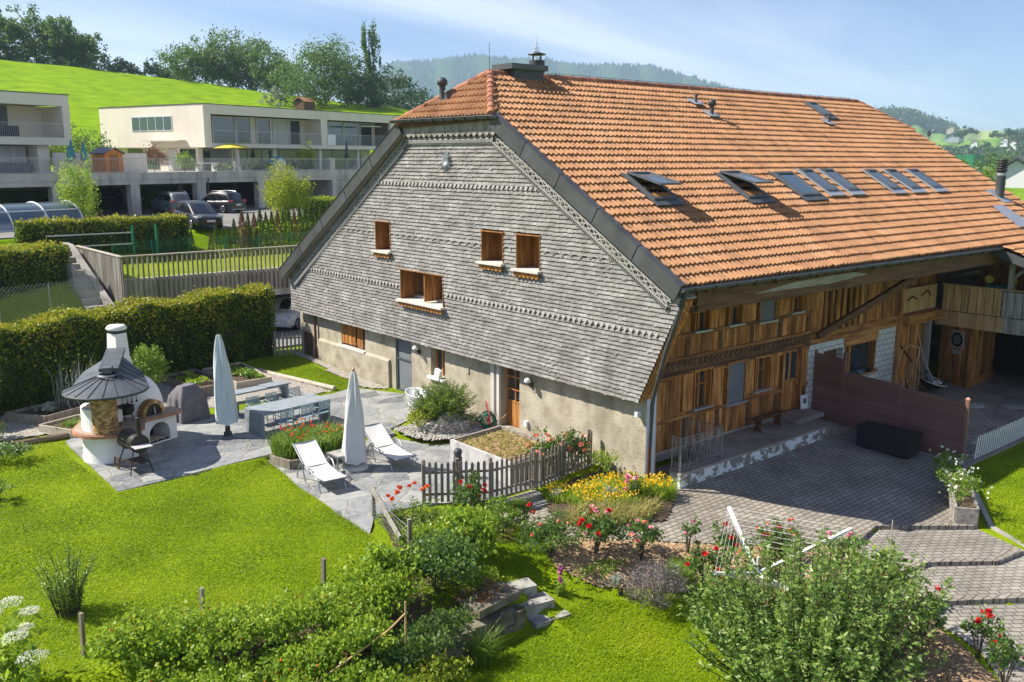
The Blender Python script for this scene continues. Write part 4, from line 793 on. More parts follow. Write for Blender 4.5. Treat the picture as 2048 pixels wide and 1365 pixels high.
planks(8.81, 9.5, 3.0, 5.8, FY, 'facade_wood', 'boarding', fw, gap=.01, holes=[]); planks(9.62, 12.3, 3.0, 5.8, FY, 'facade_wood', 'slats', fw, wd=(.36, .40), gap=.19, holes=[]); planks(12.35, 14.5, 3.0, 5.8, FY, 'facade_wood', 'boarding', fw, wd=(.1, .15), gap=.01, holes=[])
b = MB(); b.bx(8.8, 14.6, FY + 1.4, FY + 1.5, 3, 6.5); b.bx(8.8, 17.5, FY + .06, FY + 3, 2.9, 2.99); P('inner_wall', b, 'dark_wood', fw)
b = MB(); b.beam((8.9, .55, 2.95), (12.6, -1.0, 4.95), .16, .2); P('brace', b, 'dark_wood', fw)
b = MB(); b.bx(.30, 18.6, -1.28, -1.22, 4.95, 5.42); fas = P('fascia', b, 'dark_wood'); scallop(.30, 18.6, 4.95, .10, 92, -1.285, .05, 'scalloped_edge', 'dark_wood', 'y', fas, .5)
b = MB(); b.ext([(2.6, -1.292, 5.12), (6.2, -1.292, 5.08), (8.4, -1.292, 5.2), (7.6, -1.292, 5.32), (4.6, -1.292, 5.28)], (0, .004, 0)); P('weathered_patch', b, 'grey_wood_x', fas)
b = MB()
for i in range(24): x_ = .6 + i * 1.0; b.beam((x_, EY + .05, zf(EY + .05) - .24), (x_, 1.0, zf(1.0) - .24), .12, .14)
P('rafters', b, 'dark_wood', fw)
b = MB(); b.bx(.2, 24, -1.2, -1.0, 4.85, 5.05); P('purlin', b, 'dark_wood', fw)
b = MB(); b.bx(14.55, 14.75, FY - .12, FY + .1, 0, 5.6); P('post', b, 'facade_wood', fw)
# recessed bay beside the wing: shed door, carved panel
planks(14.76, 17.4, 3.0, 5.6, FY + .05, 'facade_wood', 'boarding', fw, holes=[]); b = MB(); b.bx(14.76, 17.4, FY - .05, FY + .04, 3.02, 3.95); P('carved_panel', b, 'balcony_wood', fw)
b = MB(); b.path([(15.1, FY - .06, 3.5), (15.5, FY - .07, 3.62), (15.8, FY - .06, 3.5)], .035, 5); b.path([(16.2, FY - .06, 3.6), (16.6, FY - .07, 3.75), (16.9, FY - .06, 3.55)], .035, 5); b.bx(14.8, 17.3, FY - .10, FY - .051, 3.95, 4.0); P('carving', b, 'dark_wood', fw)
b = MB(); b.bx(14.76, 17.5, FY - .35, FY, 2.62, 2.98); P('canopy', b, 'facade_wood_x', fw)
planks(14.8, 17.0, .05, 2.6, FY + .1, 'facade_wood', 'shed_door', fw, wd=(.2, .28), holes=[]); b = MB(); b.beam((14.95, FY + .07, 1.9), (16.9, FY + .07, .4), .14, .04); P('cross_board', b, 'dark_wood', fw)
b = MB(); b.bx(17.02, 17.14, FY - .1, FY + .1, 0, 2.6); P('steel_post', b, 'zinc_light', fw)
# --- wing with balcony (plane x = 17.5)
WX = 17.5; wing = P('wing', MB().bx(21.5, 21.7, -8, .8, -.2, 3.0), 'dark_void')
b = MB(); b.bx(WX + .05, 23, -7.5, FY - .01, 2.42, 2.9); P('balcony_floor', b, 'dark_wood', wing)
def planks_x(y0, y1, z0, z1, x, mat, name, par, wd, gap, cut=None):
    mb = MB(); y = y0
    while y < y1 - .02: wv = min(wd * random.uniform(.92, 1.08), y1 - y); mb.bx(x - .02 - random.uniform(0, .01), x + .02, y, y + wv - gap, z0, z1); y += wv
    return P(name, mb, mat, par)
planks_x(-1.75, FY - .05, 2.36, 2.92, WX, 'balcony_wood', 'edge_boards', wing, .24, .004); planks_x(-7.5, -1.76, 2.36, 2.92, WX, 'grey_wood', 'edge_boards', wing, .24, .004)
planks_x(-1.6, .55, 2.95, 3.93, WX, 'balcony_wood', 'balustrade', wing, .29, .03); planks_x(-7.5, -1.62, 2.95, 3.88, WX, 'grey_wood', 'balustrade', wing, .27, .03)
b = MB(); b.bx(WX - .05, WX + .07, -7.5, .6, 3.931, 3.97); b.bx(WX + .03, WX + .1, -7.5, .6, 3.2, 3.3); P('hand_rail', b, 'balcony_wood', wing)
b = MB(); b.bx(WX + .06, WX + .22, -1.9, -1.74, 2.9, 5.2); b.beam((WX + .14, -1.82, 4.3), (WX + .14, -2.5, 5.0), .1, .1); P('post', b, 'grey_wood', wing)
b = MB(); b.ext([(WX - .4, -1.3, 5.5), (WX - .4, -8, 3.4), (26, -8, 3.4), (26, -1.3, 5.5)], (0, 0, -.2)); P('wing_roof', b, 'dark_wood', wing)
sw = math.hypot(1, .36)
tiles((WX - .45, -8, 3.2 + .02), (1, 0, 0), (0, 1 / sw, .36 / sw), (0, -.36 / sw, 1 / sw), .186, 38, 20, .34, lambda c: c[:, 1] < -1.4, 'wing_tiles', wing)
b = MB(); b.beam((WX - .45, -1.2, 5.42), (WX - .45, -8.0, 3.2), .06, .3); P('barge_board', b, 'zinc_dark', wing)
b = MB(); b.bx(21.3, 21.4, -1.2, FY, 3.0, 5.2); P('back_wall', b, 'facade_wood', wing)
b = MB()
for i in range(6): b.bx(21.25, 21.29, -3.4 + i * .35, -3.36 + i * .35, 3.0, 5.2)
for i in range(7): b.bx(21.25, 21.29, -3.4, -1.2, 3.1 + i * .32, 3.13 + i * .32)
P('window_grid', b, 'dark_wood', wing)
# dartboard hut
HT = P('store_room', MB().prism([(17.75, -.55), (20.5, -.28), (20.8, .78), (18.3, .78)], -.1, 2.36), 'dark_wood')
def planks_line(p, q, z0, z1, wd, mat, name, par, off=.02):
    p = Vector((p[0], p[1])); q = Vector((q[0], q[1])); d = q - p; L = d.length; d.normalize(); n = Vector((d.y, -d.x)); mb = MB(); s = 0; rz = math.atan2(d.y, d.x)
    while s < L - .02: wv = min(wd * random.uniform(.85, 1.15), L - s); c = p + d * (s + wv / 2) + n * off; mb.box((c.x, c.y, (z0 + z1) / 2), (wv - .006, .04 + random.uniform(0, .012), z1 - z0), rz); s += wv
    return P(name, mb, mat, par)
planks_line((18.3, .8), (17.75, -.57), .3, 2.36, .17, 'facade_wood', 'boarding', HT); planks_line((17.75, -.57), (20.5, -.3), .3, 2.36, .17, 'facade_wood', 'boarding', HT)
b = MB(); b.beam((18.27, .8, .15), (17.70, -.62, .15), .08, .3); b.beam((17.70, -.62, .15), (20.5, -.36, .15), .08, .3); P('skirting', b, 'orange_wood', HT)
DB = thing('dartboard', 'round dartboard on a pale board hung on the brown store room wall', 'dartboard', (17.93, -.02, 1.80), math.atan2(-1.37, -.55) + math.pi / 2 * 0)
# local frame: x along wall, -y out of the wall is computed by hand
def onwall(u, v, out):  # u along wall, v up, out = off the wall
    d = Vector((-.55, -1.37)).normalized(); n = Vector((d.y, -d.x)); return Vector((d.x * u + n.x * out, d.y * u + n.y * out, v))
DB.rotation_euler = (0, 0, 0)
def disc(r0, r1, a0, a1, out, n=4):
    V = [onwall(r * math.cos(t), r * math.sin(t), out) for r in (r0, r1) for t in np.linspace(a0, a1, n + 1)]; return [tuple(v) for v in V], [(i, i + 1, n + 2 + i, n + 1 + i) for i in range(n)]
b = MB(); b.ext([tuple(onwall(u, v, .045)) for u, v in ((-.33, -.34), (.33, -.34), (.33, .36), (-.33, .36))], tuple(onwall(0, 0, .025))); b.ext([tuple(onwall(u, v, .045)) for u, v in ((-.22, -.58), (.22, -.58), (.22, -.40), (-.22, -.40))], tuple(onwall(0, 0, .02))); b.build('backing_board', M['pale_wood'], DB)
b = MB(); V, F = disc(0.001, .27, 0, 2 * math.pi, .085, 32); b.add(V, F + [f[::-1] for f in F]); V2, F2 = disc(.27, .271, 0, 2 * math.pi, .085, 32); b.path([tuple(onwall(.27 * math.cos(t), .27 * math.sin(t), .078)) for t in np.linspace(0, 2 * math.pi, 33)], .012, 5); b.build('board', M['black'], DB)
b = MB()
for i in range(20):
    if i % 2: V, F = disc(.03, .20, 2 * math.pi * i / 20, 2 * math.pi * (i + 1) / 20, .09, 2); b.add(V, F + [f[::-1] for f in F])
b.build('segments', M['plaster_smooth'], DB)

# ---- roof windows ----
def skylight(x0, x1, y0, y1, kind):
    def rp(x, y, h):
        h += .055; return (x + Nf[0] * h, y + Nf[1] * h, zf(y) + Nf[2] * h)
    def rbox(mb, xa, xb, ya, yb, h0, h1): 
        q = [rp(xa, ya, h0), rp(xb, ya, h0), rp(xb, yb, h0), rp(xa, yb, h0)]; mb.ext(q, tuple(Vector(Nf) * (h1 - h0)))
    f = MB(); w_ = .09
    rbox(f, x0, x0 + w_, y0, y1, .0, .14); rbox(f, x1 - w_, x1, y0, y1, .0, .14); rbox(f, x0 + w_, x1 - w_, y1 - w_, y1, .0, .145); rbox(f, x0 + w_, x1 - w_, y0, y0 + w_, .0, .135); o = P('skylight', f, 'slate_metal')
    a = MB(); rbox(a, x0 - .1, x1 + .1, y0 - .22, y0, .06, .098); rbox(a, x0 - .09, x0 - .001, y0, y1 + .1, .06, .088); rbox(a, x1 + .001, x1 + .09, y0, y1 + .1, .06, .088); a.build('flashing', M['zinc_light' if kind == 'small' else 'slate_metal'], o)
    if kind == 'open':
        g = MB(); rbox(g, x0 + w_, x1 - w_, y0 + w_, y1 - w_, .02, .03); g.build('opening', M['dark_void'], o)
        k = MB(); rbox(k, x0 + .1, x1 - .1, y0 + .1, y0 + .26, .03, .12); k.build('inner_frame', M['orange_wood'], o)
        # sash swung open about its top edge
        top = Vector(rp(x0, y1, .15)); e = Vector(Vf); L = (y1 - y0) * sq; ang = .30; dv = e * -math.cos(ang) + Vector(Nf) * math.sin(ang); nv = Vector(Nf) * math.cos(ang) + e * math.sin(ang)
        def sb(mb, xa, xb, s0, s1, h): q = [top + Vector((xx - x0, 0, 0)) + dv * s for xx, s in ((xa, s0), (xb, s0), (xb, s1), (xa, s1))]; mb.ext([tuple(p) for p in q], tuple(nv * h))
        s = MB(); sb(s, x0 + .02, x0 + .10, 0, L, .05); sb(s, x1 - .10, x1 - .02, 0, L, .05); sb(s, x0 + .1, x1 - .1, 0, .09, .05); sb(s, x0 + .1, x1 - .1, L - .09, L, .05); s.build('sash', M['slate_metal'], o)
        g = MB(); sb(g, x0 + .1, x1 - .1, .09, L - .09, .01); g.build('pane', M['glass_blue'], o)
    else: g = MB(); rbox(g, x0 + w_, x1 - w_, y0 + w_, y1 - w_, .09, .105); g.build('pane', M['glass_blue'], o)
for a, c, y0, y1, k in ((1.66, 2.62, 1.50, 2.6, 'open'), (5.86, 6.86, 1.42, 2.6, 'open'), (8.75, 9.85, 1.42, 2.62, 'mid'), (10.5, 11.22, 1.60, 2.75, 'small'), (11.82, 12.54, 1.60, 2.75, 'small'), (14.72, 15.45, 1.58, 2.7, 'small'), (16.2, 16.95, 1.58, 2.7, 'small'), (17.95, 18.7, 1.58, 2.7, 'small'), (17.75, 18.45, 6.38, 7.3, 'mid')): skylight(a, c, y0, y1, k)
# vents, flue, chimney
def vent(x, y, h, r, cap):
    z0 = zf(y); b = MB(); b.ext([(x - .28, y - .2, z0 - .06 + .13), (x + .28, y - .2, z0 - .06 + .13), (x + .28, y + .25, z0 + .15 + .13), (x - .28, y + .25, z0 + .15 + .13)], (0, 0, .015)); o = b.build('flashing', M['zinc_light'])
    m_ = MB(); m_.tube((x, y, z0), (x, y, z0 + h), r, r * .85, 12)
    if cap: m_.lathe([(r * .8, 0), (r * 1.6, .03), (r * 1.75, .14), (r * 1.2, .24), (0, .27)], (x, y, z0 + h), 12)
    else: m_.lathe([(r * 1.3, 0), (r * 1.3, .05), (0, .07)], (x, y, z0 + h - .02), 12)
    v = P('vent_pipe', m_, 'zinc_dark'); o.parent = v
vent(9.8, 5.95, .42, .085, True); vent(9.8, 6.7, .40, .06, False); vent(17.3, 5.8, .38, .06, False)
b = MB(); b.tube((22.5, .9, 6.8), (22.5, .9, 8.15), .17, n=16); v = P('flue', b, 'zinc_dark'); b = MB()
for i in range(5): b.lathe([(.17, 0), (.23, .03), (.16, .09)], (22.5, .9, 8.15 + i * .1), 16)
P('louvre_cap', b, 'black_iron', v); b = MB(); b.lathe([(.18, 0), (.18, .1)], (22.5, .9, 7.98), 16); P('collar', b, 'zinc_light', v); b = MB(); b.ext([(22.0, .5, 6.9), (22.9, .5, 6.9), (22.9, 1.3, 7.38), (22.0, 1.3, 7.38)], (0, 0, .015)); P('flashing', b, 'zinc_light', v)
b = MB(); b.ext([(20.2, -.9, zf(-.9) + .14), (21.6, -.9, zf(-.9) + .14), (21.6, .35, zf(.35) + .14), (20.6, .35, zf(.35) + .14)], (0, 0, .01)); P('metal_sheet', b, 'zinc_light', roofd)
# chimneys on the ridge
b = MB(); b.bx(1.75, 3.0, 7.5, 8.3, 10.8, 11.38); ch = P('chimney', b, 'zinc_dark'); b = MB(); b.bx(1.58, 3.12, 7.4, 8.4, 11.38, 11.55); P('chimney_cap', b, 'zinc', ch)
b = MB(); b.tube((3.42, 8.3, 10.9), (3.42, 8.3, 11.8), .26, n=16); ch = P('chimney', b, 'zinc_dark'); b = MB(); b.lathe([(.1, 0), (.30, .0), (.30, .03), (.05, .10), (0, .1)], (3.42, 8.3, 11.98), 16)
for t in (0, 1.57, 3.14, 4.71): b.beam((3.42 + .17 * math.cos(t), 8.3 + .17 * math.sin(t), 11.8), (3.42 + .17 * math.cos(t), 8.3 + .17 * math.sin(t), 12.0), .03, .03)
P('chimney_cap', b, 'zinc', ch)
for y_, h_, r_, cap in ((8.95, .55, .10, 1), (8.66, .32, .11, 0)):
    b = MB(); z0 = 10.3; b.lathe([(r_ * 1.5, 0), (r_, .12), (r_, h_)], (0, y_, z0), 14)
    if cap: b.lathe([(r_, 0), (r_ * 1.7, .04), (r_ * 1.7, .16), (r_ * .7, .26), (0, .26)], (0, y_, z0 + h_), 14)
    else: b.lathe([(r_ * 1.15, 0), (r_ * 1.15, .06), (0, .08)], (0, y_, z0 + h_), 14)
    P('vent_pipe', b, 'zinc_dark')
b = MB(); b.tube((.95, 7.75, 11.1), (.95, 7.75, 12.15), .012, .006, 5); P('aerial', b, 'zinc')
bd = thing('bird', 'small dark bird perched on the far right roof edge', 'bird', (24.15, 4.9, 9.55), R_(30))
b = MB(); b.path([(-.24, 0, .10), (-.12, 0, .14), (0, 0, .18), (.10, 0, .24), (.15, 0, .31), (.20, 0, .32), (.26, 0, .31)], [.015, .05, .085, .075, .05, .045, .008], 8); b.build('body', M['black'], bd)
for s_ in (-1, 1): b = MB(); b.add([(.06, s_ * .07, .24), (-.08, s_ * .08, .22), (-.22, s_ * .26, .30), (-.02, s_ * .24, .34)], [(0, 1, 2, 3), (3, 2, 1, 0)]); b.build('wing', M['black'], bd); b = MB(); b.tube((0, s_ * .03, .12), (0, s_ * .03, .0), .01, n=5); b.build('leg', M['black'], bd)
# ================= NEIGHBOUR BUILDINGS (frame rotated 17 degrees) =================
def nb(name, label, cat, group=None): return thing(name, label, cat, (G0[0], G0[1], 0), A17, group)
AP = nb('apartment_building', 'long cream flat-roofed apartment block with two loggias behind the parking deck', 'building')
def Q(mb, name, mat, par): return mb.build(name, M[mat], par)
b = MB()
z0, z1 = 9.44, 13.0
b.bx(9.55, 9.95, 4, 18.4, z0, z1); b.bx(9.96, 36, 17.9, 18.4, z0, z1); b.bx(35.6, 36, 4, 17.9, z0, z1); b.bx(9.96, 35.59, 4.0, 4.35, 12.2, z1); b.bx(9.96, 35.59, 4.0, 17.89, z0, 9.78)
b.bx(9.96, 10.3, 4.0, 4.34, 9.781, 12.199); b.bx(23.3, 24.2, 4.0, 7, 9.781, 12.199); b.bx(33.6, 35.59, 4.0, 4.34, 9.781, 12.199); b.bx(9.96, 35.59, 4.351, 17.89, 12.3, 12.9)
# window hole in the left wall is drawn as a recessed window box
b.bx(10.8, 35, 8.2, 17.8, 7.4, 9.43); b.bx(10.3, 10.8, 16, 17.8, 7.4, 9.43)
Q(b, 'wall', 'apt_plaster', AP)
b = MB(); b.bx(9.5, 36.05, 3.95, 4.25, 13.0, 13.06); b.bx(9.5, 9.8, 4.25, 18.45, 13.0, 13.06); b.bx(9.8, 36, 4.25, 18.4, 12.9, 13.02); Q(b, 'roof', 'zinc', AP)
def loggia(par, x0, x1, y, zb_, zt, panes, depth=2.2):
    b = MB(); b.bx(x0, x1, y + depth, y + depth + .1, zb_, zt); Q(b, 'back_wall', 'apt_plaster', par)
    for a, c, kind in panes:
        b = MB(); b.bx(a, c, y + depth - .08, y + depth - .06, zb_ + .05, zt - .12); o = Q(b, 'window', kind, par)
        f = MB(); f.bx(a - .05, a + .02, y + depth - .14, y + depth - .05, zb_ + .02, zt - .05); f.bx(c - .02, c + .05, y + depth - .14, y + depth - .05, zb_ + .02, zt - .05); f.bx(a + .02, c - .02, y + depth - .139, y + depth - .05, zt - .13, zt - .05); Q(f, 'window_frame', 'white_metal', o)
def nrail(name, par, x0, x1, y, zb_, h, st=.13, mat='rail_metal', flat=True):
    b = MB(); n = int((x1 - x0) / st)
    for i in range(n + 1): b.bx(x0 + i * st, x0 + i * st + .014, y, y + .014, zb_, zb_ + h)
    b.bx(x0, x1, y - .004, y + .044, zb_ + h, zb_ + h + .03); b.bx(x0, x1, y - .003, y + .043, zb_ - .03, zb_); return Q(b, name, mat, par)
loggia(AP, 10.3, 23.3, 4, 9.78, 12.2, [(10.5, 11.9, 'glass_blue'), (12.2, 14.6, 'glass_blue'), (14.8, 16.4, 'glass'), (17.2, 18.8, 'glass'), (19.2, 21.1, 'curtain'), (21.3, 22.6, 'glass')]); loggia(AP, 24.2, 33.6, 4, 9.78, 12.2, [(24.5, 25.9, 'glass'), (26.5, 28.6, 'glass_blue'), (28.8, 31, 'glass_blue'), (31.2, 33, 'glass')])
nrail('railing', AP, 10.3, 23.3, 3.98, 9.83, 1.0); nrail('railing', AP, 24.2, 33.6, 3.98, 9.83, 1.0)
b = MB(); b.bx(28.7, 31.6, 3.6, 5.2, 11.72, 11.8); Q(b, 'awning', 'awning', AP); b = MB(); b.bx(24.1, 25.2, 3.93, 3.96, 9.8, 10.8); Q(b, 'screen', 'white', AP)
# side window of five panes
b = MB(); b.bx(9.50, 9.549, 8.1, 13.7, 10.86, 12.15); o = Q(b, 'window', 'white_metal', AP)
for i in range(5): b = MB(); b.bx(9.47, 9.499, 8.2 + i * 1.1, 9.16 + i * 1.1, 10.95, 12.05); Q(b, 'pane', 'glass_blue', o)
b = MB(); b.bx(8.7, 9.54, 6.4, 11.3, 9.95, 10.06); Q(b, 'awning', 'awning', AP)
for a, c, k in ((6.2, 8.2, 'glass'), (8.6, 10.0, 'curtain'), (11.2, 13, 'glass'), (13.4, 15.6, 'glass')): b = MB(); b.bx(10.24, 10.29, a, c, 7.55, 9.3); Q(b, 'window', k, AP)
b = MB(); b.bx(10.3, 10.8, 5.9, 15.99, 7.4, 9.43); Q(b, 'lower_wall', 'apt_plaster', AP)
for i, (a, c, k) in enumerate([(10.9, 13.4, 'glass_blue'), (13.5, 15.4, 'curtain'), (15.6, 17.6, 'glass_blue'), (17.8, 19.4, 'glass'), (19.6, 21.6, 'glass_blue'), (21.8, 23.6, 'glass'), (24.4, 26.4, 'glass'), (26.6, 29, 'glass_blue'), (29.2, 31, 'glass'), (31.2, 33.5, 'glass_blue')]):
    b = MB(); b.bx(a, c, 8.13, 8.19, 7.5, 9.3); o = Q(b, 'window', k, AP); f = MB(); f.bx(a - .08, a, 8.1, 8.199, 7.45, 9.38); Q(f, 'window_frame', 'white_metal', o)
for x_ in (13.4, 17.7, 23.6, 29): b = MB(); b.bx(x_, x_ + .3, 4.6, 4.9, 7.4, 9.43); Q(b, 'pillar', 'apt_plaster', AP)
AL = nb('apartment_building', 'cream apartment block with a grey loggia wall cut off by the left edge', 'building')
b = MB(); x1 = -2.38; b.bx(-22, x1, 4, 4.35, 12.2, 13.0); b.bx(-22, x1, 4, 17, 9.44, 9.98); b.bx(-2.95, x1, 4.0, 17, 9.981, 12.199); b.bx(-22, x1, 4.351, 17, 12.3, 12.9); b.bx(-22, -2.96, 6.6, 6.9, 9.981, 12.199); b.bx(-22, -4.2, 8.2, 16, 7.4, 9.43); b.bx(-4.8, -3.9, 4.5, 8.19, 7.4, 9.43); Q(b, 'wall', 'apt_plaster', AL)
b = MB(); b.bx(-22, x1 + .05, 3.95, 17, 13.0, 13.06); Q(b, 'roof', 'zinc', AL)
b = MB(); b.bx(-22, -5.6, 6.5, 6.59, 9.99, 12.19); Q(b, 'panel', 'screen_grey', AL); nrail('railing', AL, -22, -3.0, 3.98, 9.99, .95)
b = MB(); b.bx(-9.5, -5.6, 5.2, 6.0, 10.0, 10.75); Q(b, 'table', 'black', AL)
for a, c, k in ((-14, -10.1, 'glass'), (-9.8, -7.5, 'glass_blue'), (-7.3, -5.0, 'curtain')): b = MB(); b.bx(a, c, 5.6, 5.66, 7.45, 9.36); o = Q(b, 'window', k, AL); f = MB(); f.bx(a - .1, a, 5.55, 5.7, 7.4, 9.43); Q(f, 'window_frame', 'white_metal', o)
b = MB(); b.bx(-9.5, -5.2, 4.9, 5.4, 7.5, 8.2); Q(b, 'sofa', 'cloth_grey', AL)
# parking deck
PD = nb('parking_deck', 'long concrete parking deck with open car bays and a stained slab edge', 'garage')
b = MB(); b.bx(-30, 36, 0, 16, 6.98, 7.42); b.bx(-30, 36, -.02, .3, 7.42, 7.5); b.bx(-30, 36, .06, .4, 6.62, 6.979); Q(b, 'slab', 'concrete_pale', PD)
b = MB(); b.bx(-30, 36, 12.9, 13.2, 4.2, 6.9); Q(b, 'back_wall', 'concrete', PD)
for x_, w_ in ((-6.6, .7), (-.55, .75), (5.3, .9), (11.6, .8), (20.5, .8), (27, .8), (-13, .8)): b = MB(); b.bx(x_, x_ + w_, .05, .6, 4.2, 6.619); Q(b, 'column', 'concrete_pale', PD)
for x_ in (-8.5, 3.4, 8.6, 15): b = MB(); b.bx(x_, x_ + .3, 6.5, 6.9, 4.2, 6.979); Q(b, 'column', 'concrete', PD)
b = MB(); b.bx(20.6, 36, .2, 13, 4.2, 6.9); Q(b, 'wall', 'concrete_pale', PD)
b = MB(); b.bx(14.5, 20.4, 5.5, 6, 4.2, 6.97); Q(b, 'dark_bay', 'dark_void', PD)  # near-black block filling the depth of the bay
b = MB(); b.path([(6.35, -.08, 7.0), (6.35, -.1, 6.8), (6.35, .0, 6.5), (6.35, .0, 4.4)], .05, 6); Q(b, 'rain_pipe', 'zinc', PD)
nrail('railing', PD, -30, -3.6, .02, 7.56, .95, .13, 'rail_metal'); nrail('railing', PD, -3.5, 20.2, .02, 7.56, .95, .13); nrail('railing', PD, 21, 36, .02, 7.56, .95, .13)
b = MB(); b.bx(20.25, 20.9, .02, .8, 7.5, 8.6); Q(b, 'parapet', 'concrete_pale', PD)
b = MB(); b.bx(-4.2, 3.4, 3.4, 3.7, 7.42, 8.9); Q(b, 'terrace_wall', 'apt_plaster', PD)
def nthing(name, label, cat, l1, l2, z, rz=0, group=None): p = W(l1, l2, z); return thing(name, label, cat, p, A17 + rz, group)
o = nthing('garden_shed', 'small orange wooden shed with grey pitched roof on the parking deck', 'shed', -1.3, 1.4, 7.42)
b = MB(); b.bx(-.72, .72, -.7, .9, 0, 1.45); b.ext([(-.72, -.7, 1.45), (.72, -.7, 1.45), (0, -.7, 1.8)], (0, 1.6, 0)); Q(b, 'wall', 'shed_wood', o)
b = MB(); b.ext([(-.85, -.85, 1.40), (0, -.85, 1.83), (0, -.85, 1.88), (-.85, -.85, 1.45)], (0, 1.9, 0)); b.ext([(.85, -.85, 1.40), (.85, -.85, 1.45), (0, -.85, 1.88), (0, -.85, 1.83)], (0, 1.9, 0)); Q(b, 'roof', 'slate_metal', o)
b = MB(); b.bx(-.35, .3, -.74, -.702, .05, 1.35); Q(b, 'door', 'orange_wood', o)
def patio_umbrella_open(o, r, h, mat):
    b = MB(); b.lathe([(r, 0), (r * .98, .05), (r * .5, .26), (.05, .42), (0, .42)], (0, 0, h), 8, sm=False); b.lathe([(0, .40), (.05, .40), (r * .5, .24), (r, -.0)], (0, 0, h), 8, sm=False); Q(b, 'canopy', mat, o); b = MB(); b.tube((0, 0, 0), (0, 0, h + .45), .03); Q(b, 'pole', 'rail_metal', o)
def umbrella_closed(o, h, mat, r=.2):
    b = MB(); b.lathe([(0, h + .05), (.05, h), (r * .8, h * .55), (r, h * .45), (0, h * .43)], (0, 0, 0), 10); Q(b, 'canopy', mat, o); b = MB(); b.tube((0, 0, 0), (0, 0, h), .03); b.lathe([(.25, 0), (.25, .06), (0, .08)], (0, 0, 0), 10); Q(b, 'pole', 'rail_metal', o)
patio_umbrella_open(nthing('parasol', 'open yellow parasol on the apartment terrace above the garages', 'parasol', 11.2, 2.6, 7.42), 1.55, 1.95, 'yellow_cloth')
for l1, l2, h, lab in ((-4.6, 1.0, 1.9, 'leftmost and lowest of three folded teal parasols on the deck'), (-4.0, 1.6, 2.35, 'middle of three folded teal parasols on the deck'), (-3.4, 1.1, 2.2, 'folded teal parasol nearest the cream terrace wall')):
    umbrella_closed(nthing('parasol', lab, 'parasol', l1, l2, 7.42, group='folded teal parasols on the deck'), h, 'teal', .28)
umbrella_closed(nthing('parasol', 'folded dark parasol on the far right of the apartment terrace', 'parasol', 24.2, 1.6, 7.42), 2.7, 'zinc_dark', .22)
o = nthing('playhouse', 'small white and turquoise plastic playhouse behind the deck railing', 'playhouse', 14.7, .9, 7.42); b = MB(); b.bx(-.6, .6, -.4, .5, 0, .8); b.ext([(-.6, -.4, .8), (.6, -.4, .8), (0, -.4, 1.2)], (0, .9, 0)); Q(b, 'wall', 'white', o); b = MB(); b.ext([(-.75, -.5, .74), (0, -.5, 1.24), (0, -.5, 1.3), (-.75, -.5, .8)], (0, 1.1, 0)); b.ext([(.75, -.5, .74), (.75, -.5, .8), (0, -.5, 1.3), (0, -.5, 1.24)], (0, 1.1, 0)); Q(b, 'roof', 'teal', o)
for x_, k in ((-.45, 'glass'), (.15, 'yellow_cloth')): b = MB(); b.bx(x_, x_ + .3, -.43, -.401, .3, .65); Q(b, 'window', k, o)
def garden_chair(o, mat, w_=.5, arms=False):
    b = MB(); b.box((0, 0, .43), (w_, .46, .03)); Q(b, 'seat', mat, o); b = MB(); b.box((0, .24, .68), (w_, .03, .42), tilt=(R_(-10), 'X')); Q(b, 'backrest', mat, o)
    for x_ in (-1, 1):
        for y_ in (-1, 1): b = MB(); b.tube((x_ * w_ * .44, y_ * .2, .42), (x_ * w_ * .48, y_ * .24, 0), .018, n=6); Q(b, 'leg', mat, o)
garden_chair(nthing('chair', 'white plastic chair on the deck left of the playhouse', 'chair', 10.2, .9, 7.42, .6), 'white', .6)
o = nthing('table', 'white garden table and bench on the deck below the yellow parasol', 'table', 7.6, 1.6, 7.42); b = MB(); b.box((0, 0, .72), (1.9, .9, .05)); Q(b, 'tabletop', 'white', o)
for x_ in (-.8, .8): b = MB(); b.box((x_, 0, .35), (.06, .6, .68)); Q(b, 'leg', 'white', o)
# pool dome
o = nthing('pool_cover', 'clear domed pool enclosure with white ribs at the left edge', 'pool cover', -17.6, -6.0, 4.35)
b = MB(); n = 14; V = [(x, 1.7 * math.cos(t), 1.55 * math.sin(t)) for x in (-5, 8.2) for t in np.linspace(0, math.pi, n)]; b.add(V, [(i, i + 1, n + i + 1, n + i) for i in range(n - 1)], 0, True); b.add(V[:n], [tuple(range(n))]); b.add(V[n:], [tuple(range(n - 1, -1, -1))]); Q(b, 'panel', 'glass_blue', o)
for x_ in (-5, -2.8, -.6, 1.6, 3.8, 6.0, 8.2): b = MB(); b.path([(x_, 1.73 * math.cos(t), 1.58 * math.sin(t)) for t in np.linspace(0, math.pi, n)], .05, 6); Q(b, 'rib', 'white_metal', o)
b = MB(); b.bx(-5, 8.2, -1.78, -1.7, .0, .12); b.beam((-5, -1.25, 1.13), (8.2, -1.25, 1.13), .05, .05); Q(b, 'rail', 'white_metal', o)

